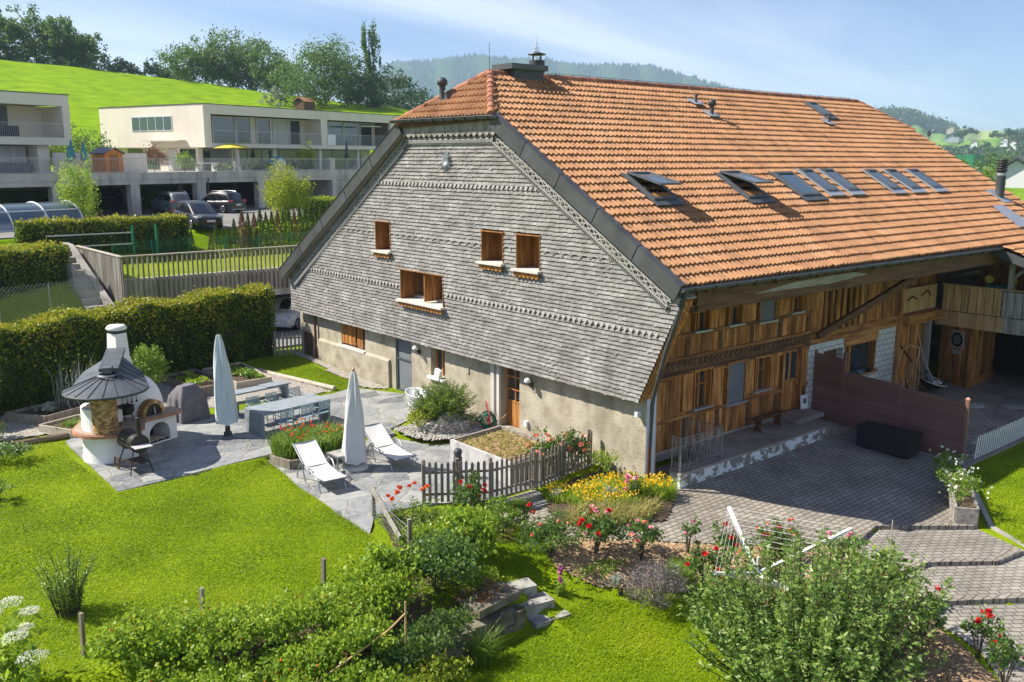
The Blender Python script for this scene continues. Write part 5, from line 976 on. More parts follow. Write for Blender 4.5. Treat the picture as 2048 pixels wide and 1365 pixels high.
# ================= CARS =================
def car(name, label, loc, rz, L, Wd, Hh, body, style='mpv', rails=False, plate=True):
    o = thing(name, label, 'car', loc, rz)       # front towards +x
    hl = L / 2; hw = Wd / 2
    if style == 'suv': st = [(-1, .42, .52, .80), (-.97, .34, .58, .96), (-.86, .3, .62, 1.0), (-.5, .27, .60, 1.0), (0, .27, .58, 1.0), (.42, .27, .60, 1.0), (.62, .28, .58, .99), (.86, .3, .55, .95), (.97, .34, .47, .84), (1, .4, .42, .76)]
    else: st = [(-1, .42, .50, .78), (-.96, .32, .58, .94), (-.84, .27, .62, 1.0), (-.5, .24, .60, 1.0), (0, .24, .57, 1.0), (.40, .24, .58, 1.0), (.58, .25, .55, .99), (.84, .27, .49, .94), (.96, .3, .42, .80), (1, .36, .38, .7)]
    R = []
    for x, zb_, zt, ww in st:
        zt *= Hh; zb_ = zb_ * .75; q = hw * ww; R.append([(x * hl, s * y, z) for s, y, z in ((1, q * .86, zb_), (1, q * .99, zb_ + .1), (1, q, zb_ + (zt - zb_) * .55), (1, q * .96, zt - .07), (1, q * .86, zt), (1, 0, zt + .03), (-1, q * .86, zt), (-1, q * .96, zt - .07), (-1, q, zb_ + (zt - zb_) * .55), (-1, q * .99, zb_ + .1), (-1, q * .86, zb_))])
    b = MB(); R = np.array(R); b.grid(R, 0, True); b.add(R[0], [tuple(range(11))]); b.add(R[-1], [tuple(range(10, -1, -1))]); b.grid(R[:, [10, 0]])
    # greenhouse
    if style == 'suv': gh = [(-.93, .60, .60, .88), (-.84, .90, .66, .80), (-.70, .985, .72, .74), (-.2, 1.0, .76, .72), (.12, .97, .76, .72), (.22, .92, .76, .76), (.50, .60, .80, .92)]
    else: gh = [(-.95, .60, .58, .86), (-.84, .88, .64, .80), (-.68, .975, .70, .74), (-.2, 1.0, .74, .72), (.06, .97, .74, .72), (.2, .90, .74, .76), (.56, .57, .78, .90)]
    G = []
    for x, zt, wt, wb in gh: G.append([(x * hl, wb * hw * .98, .56 * Hh), (x * hl, wt * hw, zt * Hh - .05), (x * hl, wt * hw * .85, zt * Hh), (x * hl, 0, zt * Hh + .02), (x * hl, -wt * hw * .85, zt * Hh), (x * hl, -wt * hw, zt * Hh - .05), (x * hl, -wb * hw * .98, .56 * Hh)])
    G = np.array(G); b.grid(G, 0, True); b.add(G[0], [tuple(range(7))]); Q(b, 'body', body, o)
    for s in (0, 1):
        g = MB(); i0, i1 = (0, 1) if s == 0 else (6, 5); off = np.array([0, .012 if s == 0 else -.012, 0])
        for a, c in ((1, 3), (3, 5), (5, 6)):
            p = lambda k, t: G[k][i0] * (1 - t) + G[k][i1] * t + off
            if a == 5: poly = [p(5, .15), p(6, .15) * .35 + p(5, .15) * .65, p(5, .8)]
            else: e = np.array([.05, 0, 0]); poly = [p(a, .14) + e, p(c, .14) - e, p(c, .86) - e, p(a, .80) + e * 2]
            g.add([tuple(q) for q in poly], [tuple(range(len(poly)))]); g.add([tuple(q) for q in poly], [tuple(range(len(poly) - 1, -1, -1))])
        Q(g, 'side_window', 'car_glass', o)
    def screen(k0, k1, t0, t1, nm):
        a0 = G[k0] * (1 - t0) + G[k1] * t0; a1 = G[k0] * (1 - t1) + G[k1] * t1; up = np.array([.004 if k1 == 6 else -.004, 0, .016]); q = [a0[1] + up, a0[3] + up, a0[5] + up, a1[5] + up, a1[3] + up, a1[1] + up]; q[0] = q[0] * [1, .95, 1]; q[2] = q[2] * [1, .95, 1]; q[3] = q[3] * [1, .97, 1]; q[5] = q[5] * [1, .97, 1]
        m_ = MB(); m_.add([tuple(x) for x in q], [(0, 1, 4, 5), (1, 2, 3, 4)]); m_.add([tuple(x) for x in q], [(5, 4, 1, 0), (4, 3, 2, 1)]); Q(m_, nm, 'car_glass', o)
    screen(5, 6, .05, .92, 'windscreen'); screen(1, 0, .02, .8, 'rear_window')
    rw = .33 if style == 'suv' else .315
    for x_ in (-.60, .62):
        for s in (-1, 1):
            y_ = s * hw * .90; wl = MB(); wl.tube((x_ * hl, y_ - s * .1, rw), (x_ * hl, y_ + s * .10, rw), rw, n=20); wh = Q(wl, 'wheel', 'tyre', o)
            rm = MB(); rm.tube((x_ * hl, y_ + s * .085, rw), (x_ * hl, y_ + s * .104, rw), rw * .28, n=12)
            for k in range(5): t = 2 * math.pi * k / 5; rm.beam((x_ * hl, y_ + s * .103, rw), (x_ * hl + rw * .66 * math.cos(t), y_ + s * .103, rw + rw * .66 * math.sin(t)), .07, .02)
            rm.path([(x_ * hl + rw * .66 * math.cos(t), y_ + s * .10, rw + rw * .66 * math.sin(t)) for t in np.linspace(0, 2 * math.pi, 17)], .022, 5); Q(rm, 'rim', 'rim', wh)
            ar = MB(); ar.lathe([(rw * .2, 0), (rw * 1.12, 0)], (0, 0, 0), 16); 
    for s in (-1, 1):
        m_ = MB(); m_.box((hl * .90, s * hw * .70, Hh * .47), (.22, .40, .12), -s * .5); Q(m_, 'headlight', 'lamp_clear', o)
        m_ = MB(); m_.box((-hl * .955, s * hw * .76, Hh * .58), (.12, .34, .17), s * .3); Q(m_, 'tail_light', 'lamp_red', o)
        m_ = MB(); m_.box((hl * .30, s * hw * 1.04, Hh * .64), (.12, .2, .13)); Q(m_, 'mirror', body, o)
        if rails: m_ = MB(); m_.path([(-.62 * hl, s * hw * .66, Hh * 1.0), (-.5 * hl, s * hw * .68, Hh * 1.035), (.0 * hl, s * hw * .68, Hh * 1.04), (.12 * hl, s * hw * .66, Hh * .99)], .02, 6); Q(m_, 'roof_rail', 'rim', o)
    m_ = MB(); m_.box((hl * .985, 0, Hh * .37), (.04, .75, .14)); Q(m_, 'grille', 'black', o)
    m_ = MB(); m_.box((hl * .985, 0, Hh * .20), (.05, 1.2, .12)); Q(m_, 'bumper', 'black', o); m_ = MB(); m_.box((-hl * .985, 0, Hh * .22), (.06, 1.3, .16)); Q(m_, 'bumper', 'rim' if style == 'suv' and rails and body == 'paint_black' else 'black', o)
    for s in ((-1,) if not plate else (1, -1)): m_ = MB(); m_.box((s * hl * 1.006, 0, Hh * (.31 if s > 0 else .40)), (.03, .50, .12)); Q(m_, 'number_plate', 'white', o)
    return o
def ncar(label, l1, l2, rz, *a, **k): p = W(l1, l2, 4.41); return car('parked_car', label, p, A17 + rz, *a, **k)
car('parked_car', 'black people carrier on the open asphalt, front towards the camera', (4.1, 40.2, 4.41), R_(-92), 4.5, 1.82, 1.58, 'paint_black')
car('parked_car', 'grey estate car with roof rails backed out of the garage bay', (8.2, 55.6, 4.41), R_(90), 4.5, 1.85, 1.62, 'paint_grey', 'suv', rails=True)
car('parked_car', 'small black off-roader with red tail lights and silver rear bumper', (11.45, 54.5, 4.41), R_(113), 4.1, 1.75, 1.6, 'paint_black', 'suv', rails=True)
ncar('dark red car inside the left garage bay', -2.6, 6.0, R_(90), 4.4, 1.8, 1.5, 'paint_red'); ncar('black car deep inside the bay behind the grey estate', 3.6, 8.6, R_(-60), 4.6, 1.85, 1.7, 'paint_dark', 'suv'); ncar('dark car in the bay behind the small off-roader', 10.3, 5.6, R_(-80), 4.4, 1.8, 1.6, 'paint_dark'); ncar('dark car in the leftmost garage bay', -10.5, 6.0, R_(90), 4.4, 1.8, 1.5, 'paint_dark')
car('parked_car', 'white car parked under the wooden deck beside the farmhouse', (5.2, 30.4, -.43), R_(-140), 4.5, 1.85, 1.65, 'paint_white', 'suv')

# ================= DECK BEHIND THE HEDGE =================
DK = thing('garden_deck', 'concrete carport deck with turf on top and a timber slat balustrade', 'deck')
b = MB(); b.bx(-4.1, 14, 28.45, 35.2, 2.55, 2.95); b.bx(-4.1, 14, 28.45, 28.65, 2.951, 3.03); b.bx(-4.1, 14, 28.45, 28.8, 1.62, 2.549); b.build('slab', M['concrete_pale'], DK)
b = MB(); b.bx(-4.05, 14, 28.66, 35.2, 2.951, 3.0); b.build('turf', M['lawn'], DK)
b = MB()
for i in range(int(13 / .235)): x_ = -4.22 + i * .235; b.box((x_, 28.38, 3.02), (.07, .10, 2.12), tilt=(random.uniform(-.01, .01), 'X'))
b.build('front_slats', M['fence_wood'], DK)
b = MB()
for i in range(46): y_ = 28.45 + i * .147; b.bx(-4.30, -4.24, y_, y_ + .075, 1.3, 4.07)
b.build('side_slats', M['grey_wood'], DK)
b = MB(); b.bx(-4.3, 9, 28.28, 28.44, 4.075, 4.13); b.bx(-4.34, -4.18, 28.441, 35.3, 4.075, 4.13); b.build('cap_rail', M['pale_wood'], DK)
b = MB(); b.bx(-4.2, 14, 35.0, 35.2, -1, 2.549); b.bx(9, 9.2, 28.81, 35, -1, 2.549); b.bx(-4.2, -4.0, 28.81, 35, -1, 2.549); b.build('back_wall', M['concrete'], DK)
slab([(-.6, 21.0), (13.9, 21.0), (13.9, 28.3), (-4, 28.3), (-.6, 24.2)], lambda x, y: zp_car(x, y), 'carport_drive', M['asphalt'], .02, .4); slab([(-3.9, 28.3), (13.9, 28.3), (13.9, 34.9), (-3.9, 34.9)], lambda x, y: -.449 + 0 * x, 'carport_drive', M['asphalt'], .02, .4)
# concrete stairs up to the left of the deck
ST = thing('garden_stairs', 'concrete garden stairs with pale side wall left of the wooden deck', 'stairs')
for i in range(11): b = MB(); b.bx(-5.75, -4.95, 27.6 + i * .62, 28.25 + i * .62, .6, 1.3 + i * .27); b.build('step', M['concrete'], ST)
b = MB(); b.ext([(-4.94, 27.0, .4), (-4.94, 35.5, .4), (-4.94, 35.5, 4.3), (-4.94, 34.4, 4.25), (-4.94, 27.0, 1.25)], (.3, 0, 0)); b.build('side_wall', M['concrete'], ST)
# chain link fences
def meshfence(name, label, pts, h, n, mat='alu', group=None, z=None, cell=.16):
    o = thing(name, label, 'fence', group=group); b = MB(); w_ = MB()
    for (x0, y0), (x1, y1), k in zip(pts[:-1], pts[1:], n):
        L = math.hypot(x1 - x0, y1 - y0)
        for i in range(k + 1): x = x0 + (x1 - x0) * i / k; y = y0 + (y1 - y0) * i / k; zz = z if z is not None else g1(x, y); b = MB(); b.tube((x, y, zz), (x, y, zz + h), .025, n=6); b.build('post', M[mat], o)
        za = z if z is not None else g1(x0, y0); zb_ = z if z is not None else g1(x1, y1); m_ = int((L + h) / cell)
        for i in range(-int(h / cell), int(L / cell)):
            for s in (0, 1):
                a, c = (i * cell, i * cell + h); lo, hi = max(a, 0), min(c, L)
                if hi <= lo: continue
                va, vc = (lo - a), (hi - a)
                if s: va, vc = h - va, h - vc
                P0 = (x0 + (x1 - x0) * lo / L, y0 + (y1 - y0) * lo / L, za + (zb_ - za) * lo / L + va); P1 = (x0 + (x1 - x0) * hi / L, y0 + (y1 - y0) * hi / L, za + (zb_ - za) * hi / L + vc); w_.beam(P0, P1, .006, .006)
    w_.build('wire_mesh', M[mat], o); return o
meshfence('chain_link_fence', 'chain link fence with grey posts above the hedge at the left', [(-14, 24.2), (-6.2, 25.6)], 1.5, [4], z=2.05)
meshfence('chain_link_fence', 'low chain link fence with leaning post beside the concrete stairs', [(-6.0, 26.0), (-5.8, 34)], 1.3, [4], z=2.4)
meshfence('chain_link_fence', 'green wire fence along the thuja row behind the deck', [(-2.5, 35.35), (12, 35.4)], 1.2, [7], z=3.0, mat='green_plastic')
b = thing('gate', 'green metal gate posts with horizontal rails behind the deck corner', 'gate')
for x_ in (-1.35, -.1): m_ = MB(); m_.bx(x_, x_ + .1, 35.6, 35.7, 3.2, 5.0); m_.build('post', M['green_plastic'], b)
for z_ in (4.0, 4.6): m_ = MB(); m_.bx(-5.6, -1.36, 35.62, 35.66, z_, z_ + .06); m_.build('rail', M['rail_metal'], b)
# ================= PLANTS =================
def rot_basis(n, tilt=1.):
    d = RS.normal(size=(n, 3)); d /= np.linalg.norm(d, axis=1)[:, None]; return d
def leafquads(P_, size, asp=.5, up=.3, droop=0., dirs=None, out=None):
    n = len(P_); size = np.broadcast_to(size, (n,)); d = rot_basis(n) if dirs is None else dirs
    if out is not None: d = d * .7 + out * .8
    d[:, 2] += up * .5 - droop; d /= np.linalg.norm(d, axis=1)[:, None] + 1e-9
    r = RS.normal(size=(n, 3)); r[:, 2] *= 1 - min(.9, up)
    s = np.cross(d, r); s /= np.linalg.norm(s, axis=1)[:, None] + 1e-9
    L = (size * RS.uniform(.5, 1.35, n))[:, None]; a = P_ - d * L * .5; c = P_ + d * L * .5; m = P_ - d * L * .05
    V = np.stack([a, m + s * L * asp * .5, c, m - s * L * asp * .5], 1).reshape(-1, 3)
    F = (np.arange(n) * 4)[:, None] + np.array([[0, 1, 2, 3]]); return V, F
def clumped(n, rad, nc=None, spread=.3, shell=.55, base=-1., lump=0.):
    """points in an ellipsoid, gathered round clump centres near its surface"""
    nc = nc or max(8, n // 40); d = rot_basis(nc); d[:, 2] = np.where(d[:, 2] < base, -d[:, 2] * .5, d[:, 2]); r = shell + (1 - shell) * RS.rand(nc) ** .6
    C_ = d * r[:, None]
    if lump: C_ *= (1 + lump * np.sin(d[:, :1] * 3 + d[:, 1:2] * 4 + RS.rand() * 6))
    k = RS.randint(0, nc, n); q = C_[k] + RS.normal(size=(n, 3)) * spread * RS.uniform(.5, 1, nc)[k][:, None]
    return q * np.array(rad)
def shrub(name, label, loc, rad, n, size, mat, cat='shrub', group=None, asp=.5, spread=.22, shell=.4, flowers=None, stems=8, up=.3, droop=0., base=-.3, core=0, core_mat='l_core', nc=None, sub='foliage', lump=.15, fl_out=1.02, tag_cat=True, zoff=None):
    z = g1(loc[0], loc[1]) if len(loc) < 3 else loc[2]
    o = thing(name, label, cat, (loc[0], loc[1], z), 0, group); h = rad[2] if zoff is None else zoff
    q = clumped(n, rad, nc, spread, shell, base, lump) + np.array([0, 0, h]); q = q[q[:, 2] > .01]
    b = MB(); V, F = leafquads(q, size, asp, up, droop); b.add(V, F)
    b.build(sub, M[mat], o)
    if mat in ('l_berry', 'l_rose'):
        q2 = q[q[:, 2] > h * 1.05]; q2 = q2[RS.rand(len(q2)) < .30] + np.array([0, 0, .05 * rad[2]]); b = MB(); V, F = leafquads(q2, size * .8, asp, .9); b.add(V, F); b.build('bright_leaves', M['l_yellowgreen' if mat == 'l_berry' else 'l_bright'], o)  # brighter upper leaf layer: sunlit tops painted in as leaf colour
    if core:
        q = clumped(core, [r * .75 for r in rad], None, .2, .2) + np.array([0, 0, h]); q = q[q[:, 2] > .01]; b = MB(); V, F = leafquads(q, size * 1.5, .7); b.add(V, F); b.build('inner_leaves', M[core_mat], o)
    if stems:
        b = MB()
        for i in range(stems):
            t = random.uniform(0, 6.28); e = random.uniform(.3, .8); b.path([(random.uniform(-.05, .05), random.uniform(-.05, .05), -.05), (rad[0] * e * .4 * math.cos(t), rad[1] * e * .4 * math.sin(t), h * .7), (rad[0] * e * math.cos(t), rad[1] * e * math.sin(t), h * random.uniform(1.1, 1.6))], [.02 * rad[2] ** .5, .012, .005], 5)
        b.build('stems', M['bark'], o)
    if flowers:
        for nf, fs, fm, kind in flowers: bloom(o, nf, fs, fm, rad, h, kind)
    return o
def bloom(o, nf, fs, fm, rad, h, kind='rose', name='flowers', pts=None):
    d = rot_basis(nf); d[:, 2] = np.abs(d[:, 2]) * .9 + .15; d /= np.linalg.norm(d, axis=1)[:, None]; C_ = d * np.array(rad) * RS.uniform(.85, 1.08, nf)[:, None] + np.array([0, 0, h]) if pts is None else pts
    b = MB(); nf = len(C_)
    if kind == 'rose' and nf <= 12:
        for c in C_: b = MB(); V, F = leafquads(c + rot_basis(14) * np.array([1, 1, .7]) * fs * .35, fs * .75, .95); b.add(V, F); b.build('flower', M[fm], o)
        return
    if kind == 'rose':
        for c in C_:
            k = 14; dd = rot_basis(k); dd[:, 2] = np.abs(dd[:, 2]); V, F = leafquads(c + dd * fs * .35, fs * .75, .95, dirs=rot_basis(k)); b.add(V, F)
    else:
        k = 4; c = np.repeat(C_, k, 0); V, F = leafquads(c + RS.normal(size=c.shape) * fs * .15, fs, .8, up=.8); b.add(V, F)
    b.build(name, M[fm], o)
def blades(P_, h, w_, lean=.3, bend=.3):
    n = len(P_); h = np.broadcast_to(h, (n,)) * RS.uniform(.6, 1.2, n); t = RS.uniform(0, 2 * np.pi, n); u = np.stack([np.cos(t), np.sin(t), np.zeros(n)], 1); s = np.stack([-np.sin(t), np.cos(t), np.zeros(n)], 1) * w_ / 2
    l = RS.uniform(0, lean, n)[:, None]; up = np.array([0, 0, 1.]); m = P_ + (up * .55 + u * l * .5) * h[:, None]; e = P_ + (up * RS.uniform(.7, 1, n)[:, None] + u * (l + bend * RS.rand(n)[:, None])) * h[:, None]
    V = np.stack([P_ - s, P_ + s, m + s * .8, m - s * .8, e], 1).reshape(-1, 3); k = (np.arange(n) * 5)[:, None]; return V, k + np.array([[0, 1, 2, 3]]), k + np.array([[3, 2, 4]])
def tuft(name, label, loc, rad, n, h, w_, mat, cat='grass clump', group=None, lean=.4, bend=.6, flowers=None, z=None):
    zz = g1(loc[0], loc[1]) if z is None else z; o = thing(name, label, cat, (loc[0], loc[1], zz), 0, group)
    t = RS.uniform(0, 2 * np.pi, n); r = np.sqrt(RS.rand(n)); q = np.stack([r * np.cos(t) * rad[0], r * np.sin(t) * rad[1], np.zeros(n) - .02], 1); b = MB(); V, F, G = blades(q, h, w_, lean, bend); b.add(V, F); b.add(V, G); b.build('blades', M[mat], o)
    if flowers:
        for nf, fs, fm, kind in flowers:
            t = RS.uniform(0, 2 * np.pi, nf); r = np.sqrt(RS.rand(nf)); p = np.stack([r * np.cos(t) * rad[0], r * np.sin(t) * rad[1], h * RS.uniform(.75, 1.1, nf)], 1); bloom(o, nf, fs, fm, None, 0, kind, pts=p)
    return o
# --- hedges: box volume filled at its surface
def hedge(name, label, p, q, depth, h, n, size, mat='l_hedge', top='l_hedge_top', z=None, cat='hedge', lump=.06):
    p = np.array(p, float); q = np.array(q, float); L = np.hypot(*(q - p)); d = (q - p) / L; nn = np.array([-d[1], d[0]]); o = thing(name, label, cat)
    def place(u, v, w_): 
        x = p[0] + d[0] * u + nn[0] * v; y = p[1] + d[1] * u + nn[1] * v; zb_ = gz(x, y) if z is None else z; return np.stack([x, y, zb_ + w_], 1)
    A = [L * h, L * depth, L * h, depth * h, depth * h]; tot = sum(A); pts = []; 
    for i, a in enumerate(A):
        k = int(n * a / tot); u = RS.rand(k); v = RS.rand(k); inw = np.abs(RS.normal(0, .07, k)) - .02
        if i == 0: c = (u * L, inw, v * h)
        elif i == 1: c = (u * L, v * depth, h - inw)
        elif i == 2: c = (u * L, depth - inw, v * h)
        elif i == 3: c = (inw, u * depth, v * h)
        else: c = (L - inw, u * depth, v * h)
        wob = lump * vnoise(c[0] * 2.1, c[2] * 2.3 + i, 1.0, i); cc = [np.array(x, float) for x in c]
        if i == 0: cc[1] += wob
        if i == 1: cc[2] += wob * 1.4
        if i == 4: cc[0] += wob
        pts.append(place(*cc))
    pts = np.vstack(pts); b = MB(); V, F = leafquads(pts, size, .62, up=.2); b.add(V, F); b.build('foliage', M[mat], o)
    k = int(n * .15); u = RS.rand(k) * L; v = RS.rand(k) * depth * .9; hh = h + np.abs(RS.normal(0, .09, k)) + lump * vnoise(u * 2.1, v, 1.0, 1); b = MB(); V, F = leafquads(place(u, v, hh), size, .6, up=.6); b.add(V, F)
    k = int(n * .05); u = RS.rand(k) * L; V, F = leafquads(place(u, -.03 - .05 * RS.rand(k), h - np.abs(RS.normal(0, .5, k))), size, .6, up=.5); b.add(V, F); b.build('bright_leaves', M[top], o)  # golden young shoots on top, brighter leaves mottling the front
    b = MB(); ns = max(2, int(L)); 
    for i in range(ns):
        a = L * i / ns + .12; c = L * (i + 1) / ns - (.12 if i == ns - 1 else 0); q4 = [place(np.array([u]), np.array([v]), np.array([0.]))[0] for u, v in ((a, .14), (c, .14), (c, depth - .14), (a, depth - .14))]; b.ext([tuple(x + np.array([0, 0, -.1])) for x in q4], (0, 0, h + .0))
    b.build('dark_core', M['l_core'], o); return o  # solid dark core boxes filling the hedge behind its leaf cover
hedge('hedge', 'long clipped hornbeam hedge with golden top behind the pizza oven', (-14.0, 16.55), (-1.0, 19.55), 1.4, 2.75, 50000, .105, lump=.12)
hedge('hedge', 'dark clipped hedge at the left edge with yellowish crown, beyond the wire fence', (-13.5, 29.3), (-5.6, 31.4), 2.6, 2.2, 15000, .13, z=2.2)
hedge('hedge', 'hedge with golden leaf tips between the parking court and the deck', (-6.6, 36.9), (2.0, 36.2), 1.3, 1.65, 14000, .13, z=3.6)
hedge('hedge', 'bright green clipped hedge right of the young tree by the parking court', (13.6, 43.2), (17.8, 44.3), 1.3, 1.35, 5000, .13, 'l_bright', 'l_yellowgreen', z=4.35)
# --- thujas: single conical trees
def conifer_pts(n, r, h): t = RS.uniform(0, 2 * np.pi, n); u = RS.rand(n) ** .8; rr = r * (1 - u) ** .85 * RS.uniform(.75, 1.05, n) * (1 + .12 * np.sin(t * 5)); return np.stack([rr * np.cos(t), rr * np.sin(t), u * h], 1)
def thuja_mesh(mat, n=900, r=.42, h=1.6, s=.1):
    o = thing('thuja', None, None); q = conifer_pts(n, r, h); b = MB(); V, F = leafquads(q, s, .5, up=1.2); b.add(V, F); b.build('foliage', M[mat], o); b = MB(); b.tube((0, 0, -.1), (0, 0, h * .8), .05, .01, 6); b.build('trunk', M['bark'], o); return o
TH_ = {k: thuja_mesh(m) for k, m in (('g', 'l_thuja'), ('b', 'l_brown'))}; usedt = set()
def thuja(x, y, z, s, k, label, group):
    src = TH_[k]
    if k not in usedt: usedt.add(k); o = src; o.location = (x, y, z); o.rotation_euler = (0, 0, random.uniform(0, 6)); o.scale = (s * .75, s * .75, s)
    else: o = copy_tree(src, (x, y, z), random.uniform(0, 6), sc_=(s * random.uniform(.62, .8), s * random.uniform(.62, .8), s))
    T(o, label, 'thuja', group)
row1 = [(-.1, .95), (.35, .8), (.62, .85), (1.0, .6), (1.55, 1.0), (1.8, .9), (2.9, .7), (3.25, 1.1), (3.7, .85), (4.0, .9), (4.35, 1.2), (4.9, .8), (5.3, .85), (5.7, .8)]
for i, (x_, s) in enumerate(row1): br = i in (6, 11); thuja(x_ + .2, 35.95, 3.2, s * 1.0, 'b' if br else 'g', ('browned ' if br else 'green ') + 'thuja, ' + ORD[i] + ' from the left in the low spaced row behind the deck', 'brown thujas of the low row' if br else 'green thujas of the low row')
for i in range(17): br = i in (0, 2, 6, 9); thuja(5.2 + i * .42, 36.3 + i * .09, 3.25, 1.3 + .2 * random.random(), 'b' if br else 'g', ('brown dying ' if br else 'green ') + 'thuja, ' + ORD[i] + ' from the left in the tall dense row', 'brown thujas of the tall row' if br else 'green thujas of the tall row')
# --- trees
def tree(name, label, loc, h, rad, n, size, mat='l_tree', trunk=.16, group=None, base=.35, spread=.16, nc=None, cat='tree', shell=.45, lump=.25, limbs=9):
    o = thing(name, label, cat, loc, random.uniform(0, 6), group); cz = h * (base + (1 - base) / 2); rz_ = h * (1 - base) / 2
    q = clumped(n, (rad[0], rad[1], rz_), nc or max(14, n // 55), spread, shell, -1, lump) + np.array([0, 0, cz]); b = MB(); V, F = leafquads(q, size, .6, up=.35); b.add(V, F); b.build('crown', M[mat], o)
    b = MB(); b.path([(0, 0, -.5), (.02 * h, 0, h * base), (0, .02 * h, h * .8)], [trunk, trunk * .7, trunk * .15], 7)
    for i in range(limbs): t = i * 2.4; z0 = h * (base * .7 + .45 * i / limbs); b.path([(0, 0, z0), (rad[0] * .4 * math.cos(t), rad[1] * .4 * math.sin(t), z0 + h * .12), (rad[0] * .8 * math.cos(t), rad[1] * .8 * math.sin(t), z0 + h * .2)], [trunk * .4, trunk * .25, trunk * .06], 5)
    b.build('trunk', M['bark'], o); return o
def HF(x, y): return float(Hf(np.array([x]), np.array([y]))[0])
def polar(px, dist):   # a bearing (tangent from the view axis) and a distance on the land
    t = (px - 1024) / 1878.; v = FW + RT * t; v = v / np.hypot(*v); return CAMPOS[0] + v[0] * dist, CAMPOS[1] + v[1] * dist
def hill_tree(px, dist, h, r, n, size, label, mat='l_tree', group=None, dz=-.6, **k):
    x, y = polar(px, dist); return tree(k.pop('name', 'tree'), label, (x, y, HF(x, y) + dz), h, (r, r), n, size, mat, trunk=.022 * h, group=group, **k)
for px, d, h, r, lab in ((-20, 236, 9.5, 5, 'tree at the left edge of the hilltop row'), (35, 232, 10.5, 4.4, 'tall loose tree on the hilltop, first inside the left edge'), (88, 234, 12.3, 4.8, 'tallest tree of the left hilltop row'), (128, 230, 11, 4, 'narrow tree right of the tallest hilltop tree'), (158, 234, 9.8, 4, 'tree near the right end of the left hilltop row'), (186, 230, 8, 3.4, 'last open tree at the right end of the left hilltop row')):
    hill_tree(px, d, h, r, 4200, .55, lab, base=.10, spread=.14, group='trees of the left hilltop row', lump=.25, shell=.2)
for px, d, h, r, lab in ((395, 228, 10, 6.5, 'leftmost tree of the middle hilltop grove'), (430, 232, 11.5, 6, 'second tree of the middle hilltop grove'), (470, 236, 14.5, 7, 'broad domed tree forming the top of the middle grove'), (505, 232, 14, 6, 'tall tree right of the domed top of the middle grove'), (545, 226, 12, 5.5, 'rounded tree at the right of the middle grove'), (575, 220, 8.5, 4.5, 'low tree closing the middle grove on the right')):
    hill_tree(px, d, h, r, 4800, .55, lab, base=.05, spread=.15, group='trees of the middle hilltop grove', lump=.2, shell=.2)
hill_tree(655, 196, 13.6, 7.0, 13000, .42, 'big rounded dark green tree on the slope left of the poplar', base=.04, spread=.15, mat='l_tree', lump=.16, shell=.25, nc=260); hill_tree(600, 190, 7.0, 4.2, 2500, .42, 'small round tree beside the red-roofed hut', base=.04, mat='l_tree')
hill_tree(548, 188, 4.0, 2.4, 900, .35, 'pale blossoming bush on the slope', base=.02, mat='l_silver', name='bush')
o = hill_tree(745, 205, 19.0, 2.0, 3600, .5, 'tall slender poplar with a double top', base=.03, spread=.12, name='poplar', lump=.1, nc=60)
for i, (px, d, h, r) in enumerate(((705, 205, 10, 5), (735, 200, 8, 5), (775, 235, 12, 5), (790, 215, 9, 6), (830, 240, 10, 7), (870, 250, 10, 7), (905, 262, 9, 7))): hill_tree(px, d, h, r, 2600, .55, ORD[i] + ' woodland tree from the left in the belt behind the poplar', 'l_dark', group='woodland trees behind the poplar', base=.03)
for i in range(15): px = 215 + i * 12.5; hill_tree(px, 240 + 6 * random.random(), 5.0 + 2.5 * random.random() - i * .1, 2.4, 420, .6, ORD[i] + ' dark conifer from the left on the distant hilltop wood edge', 'l_dark', group='conifers on the hilltop skyline', base=.02, name='conifer', dz=-.3)
for i in range(12): px = -10 + i * 19; hill_tree(px, 246, 5.0, 4.2, 500, .7, ORD[i] + ' low bush from the left in the undergrowth below the left hilltop trees', 'l_dark', group='undergrowth bushes on the hilltop', base=.0, name='bush', dz=-.8)
x, y = polar(612, 186); o = thing('hut', 'small hut with red tiled roof on the green slope', 'hut', (x, y, HF(x, y)), .4); b = MB(); b.bx(-1.6, 1.6, -1.2, 1.2, -1, 1.3); b.build('wall', M['dark_wood'], o); b = MB(); b.ext([(-1.9, -1.5, 1.2), (1.9, -1.5, 1.2), (1.9, 0, 2.1), (-1.9, 0, 2.1)], (0, 0, .1)); b.ext([(-1.9, 1.5, 1.2), (-1.9, 0, 2.1), (1.9, 0, 2.1), (1.9, 1.5, 1.2)], (0, 0, .1)); b.build('roof', M['tile'], o)
# trees near the court
tree('young_tree', 'slender young birch-like tree with airy leaves in front of the parking deck', (-1.1, 46.2, 4.35), 3.9, (1.05, 1.05), 6500, .105, 'l_berry', .05, base=.05, spread=.2, lump=.3)
tree('young_tree', 'bright yellow-green young tree beside the tall thuja row', (11.6, 43.6, 4.35), 3.5, (1.5, 1.5), 13000, .12, 'l_yellowgreen', .06, base=.04, spread=.2, lump=.3)
for l1, l2, h, r, m, lab, nm in ((3.0, 6.5, 1.5, .9, 'l_bright', 'green potted shrub behind the deck railing near the corner of the block', 'potted_shrub'), (4.6, 4.2, 2.0, 1.0, 'l_brown', 'red-leaved bush against the cream apartment wall', 'bush'), (5.8, 2.0, 1.6, .8, 'l_bright', 'round bright bush behind the deck railing', 'bush'), (18.6, 1.5, 2.3, 1.0, 'l_yellowgreen', 'tall yellow bush at the right of the apartment terrace', 'bush')):
    p = W(l1, l2, 7.42); shrub(nm, lab, p, (r, r, h / 2), 1400, .16, m, 'bush', stems=4)
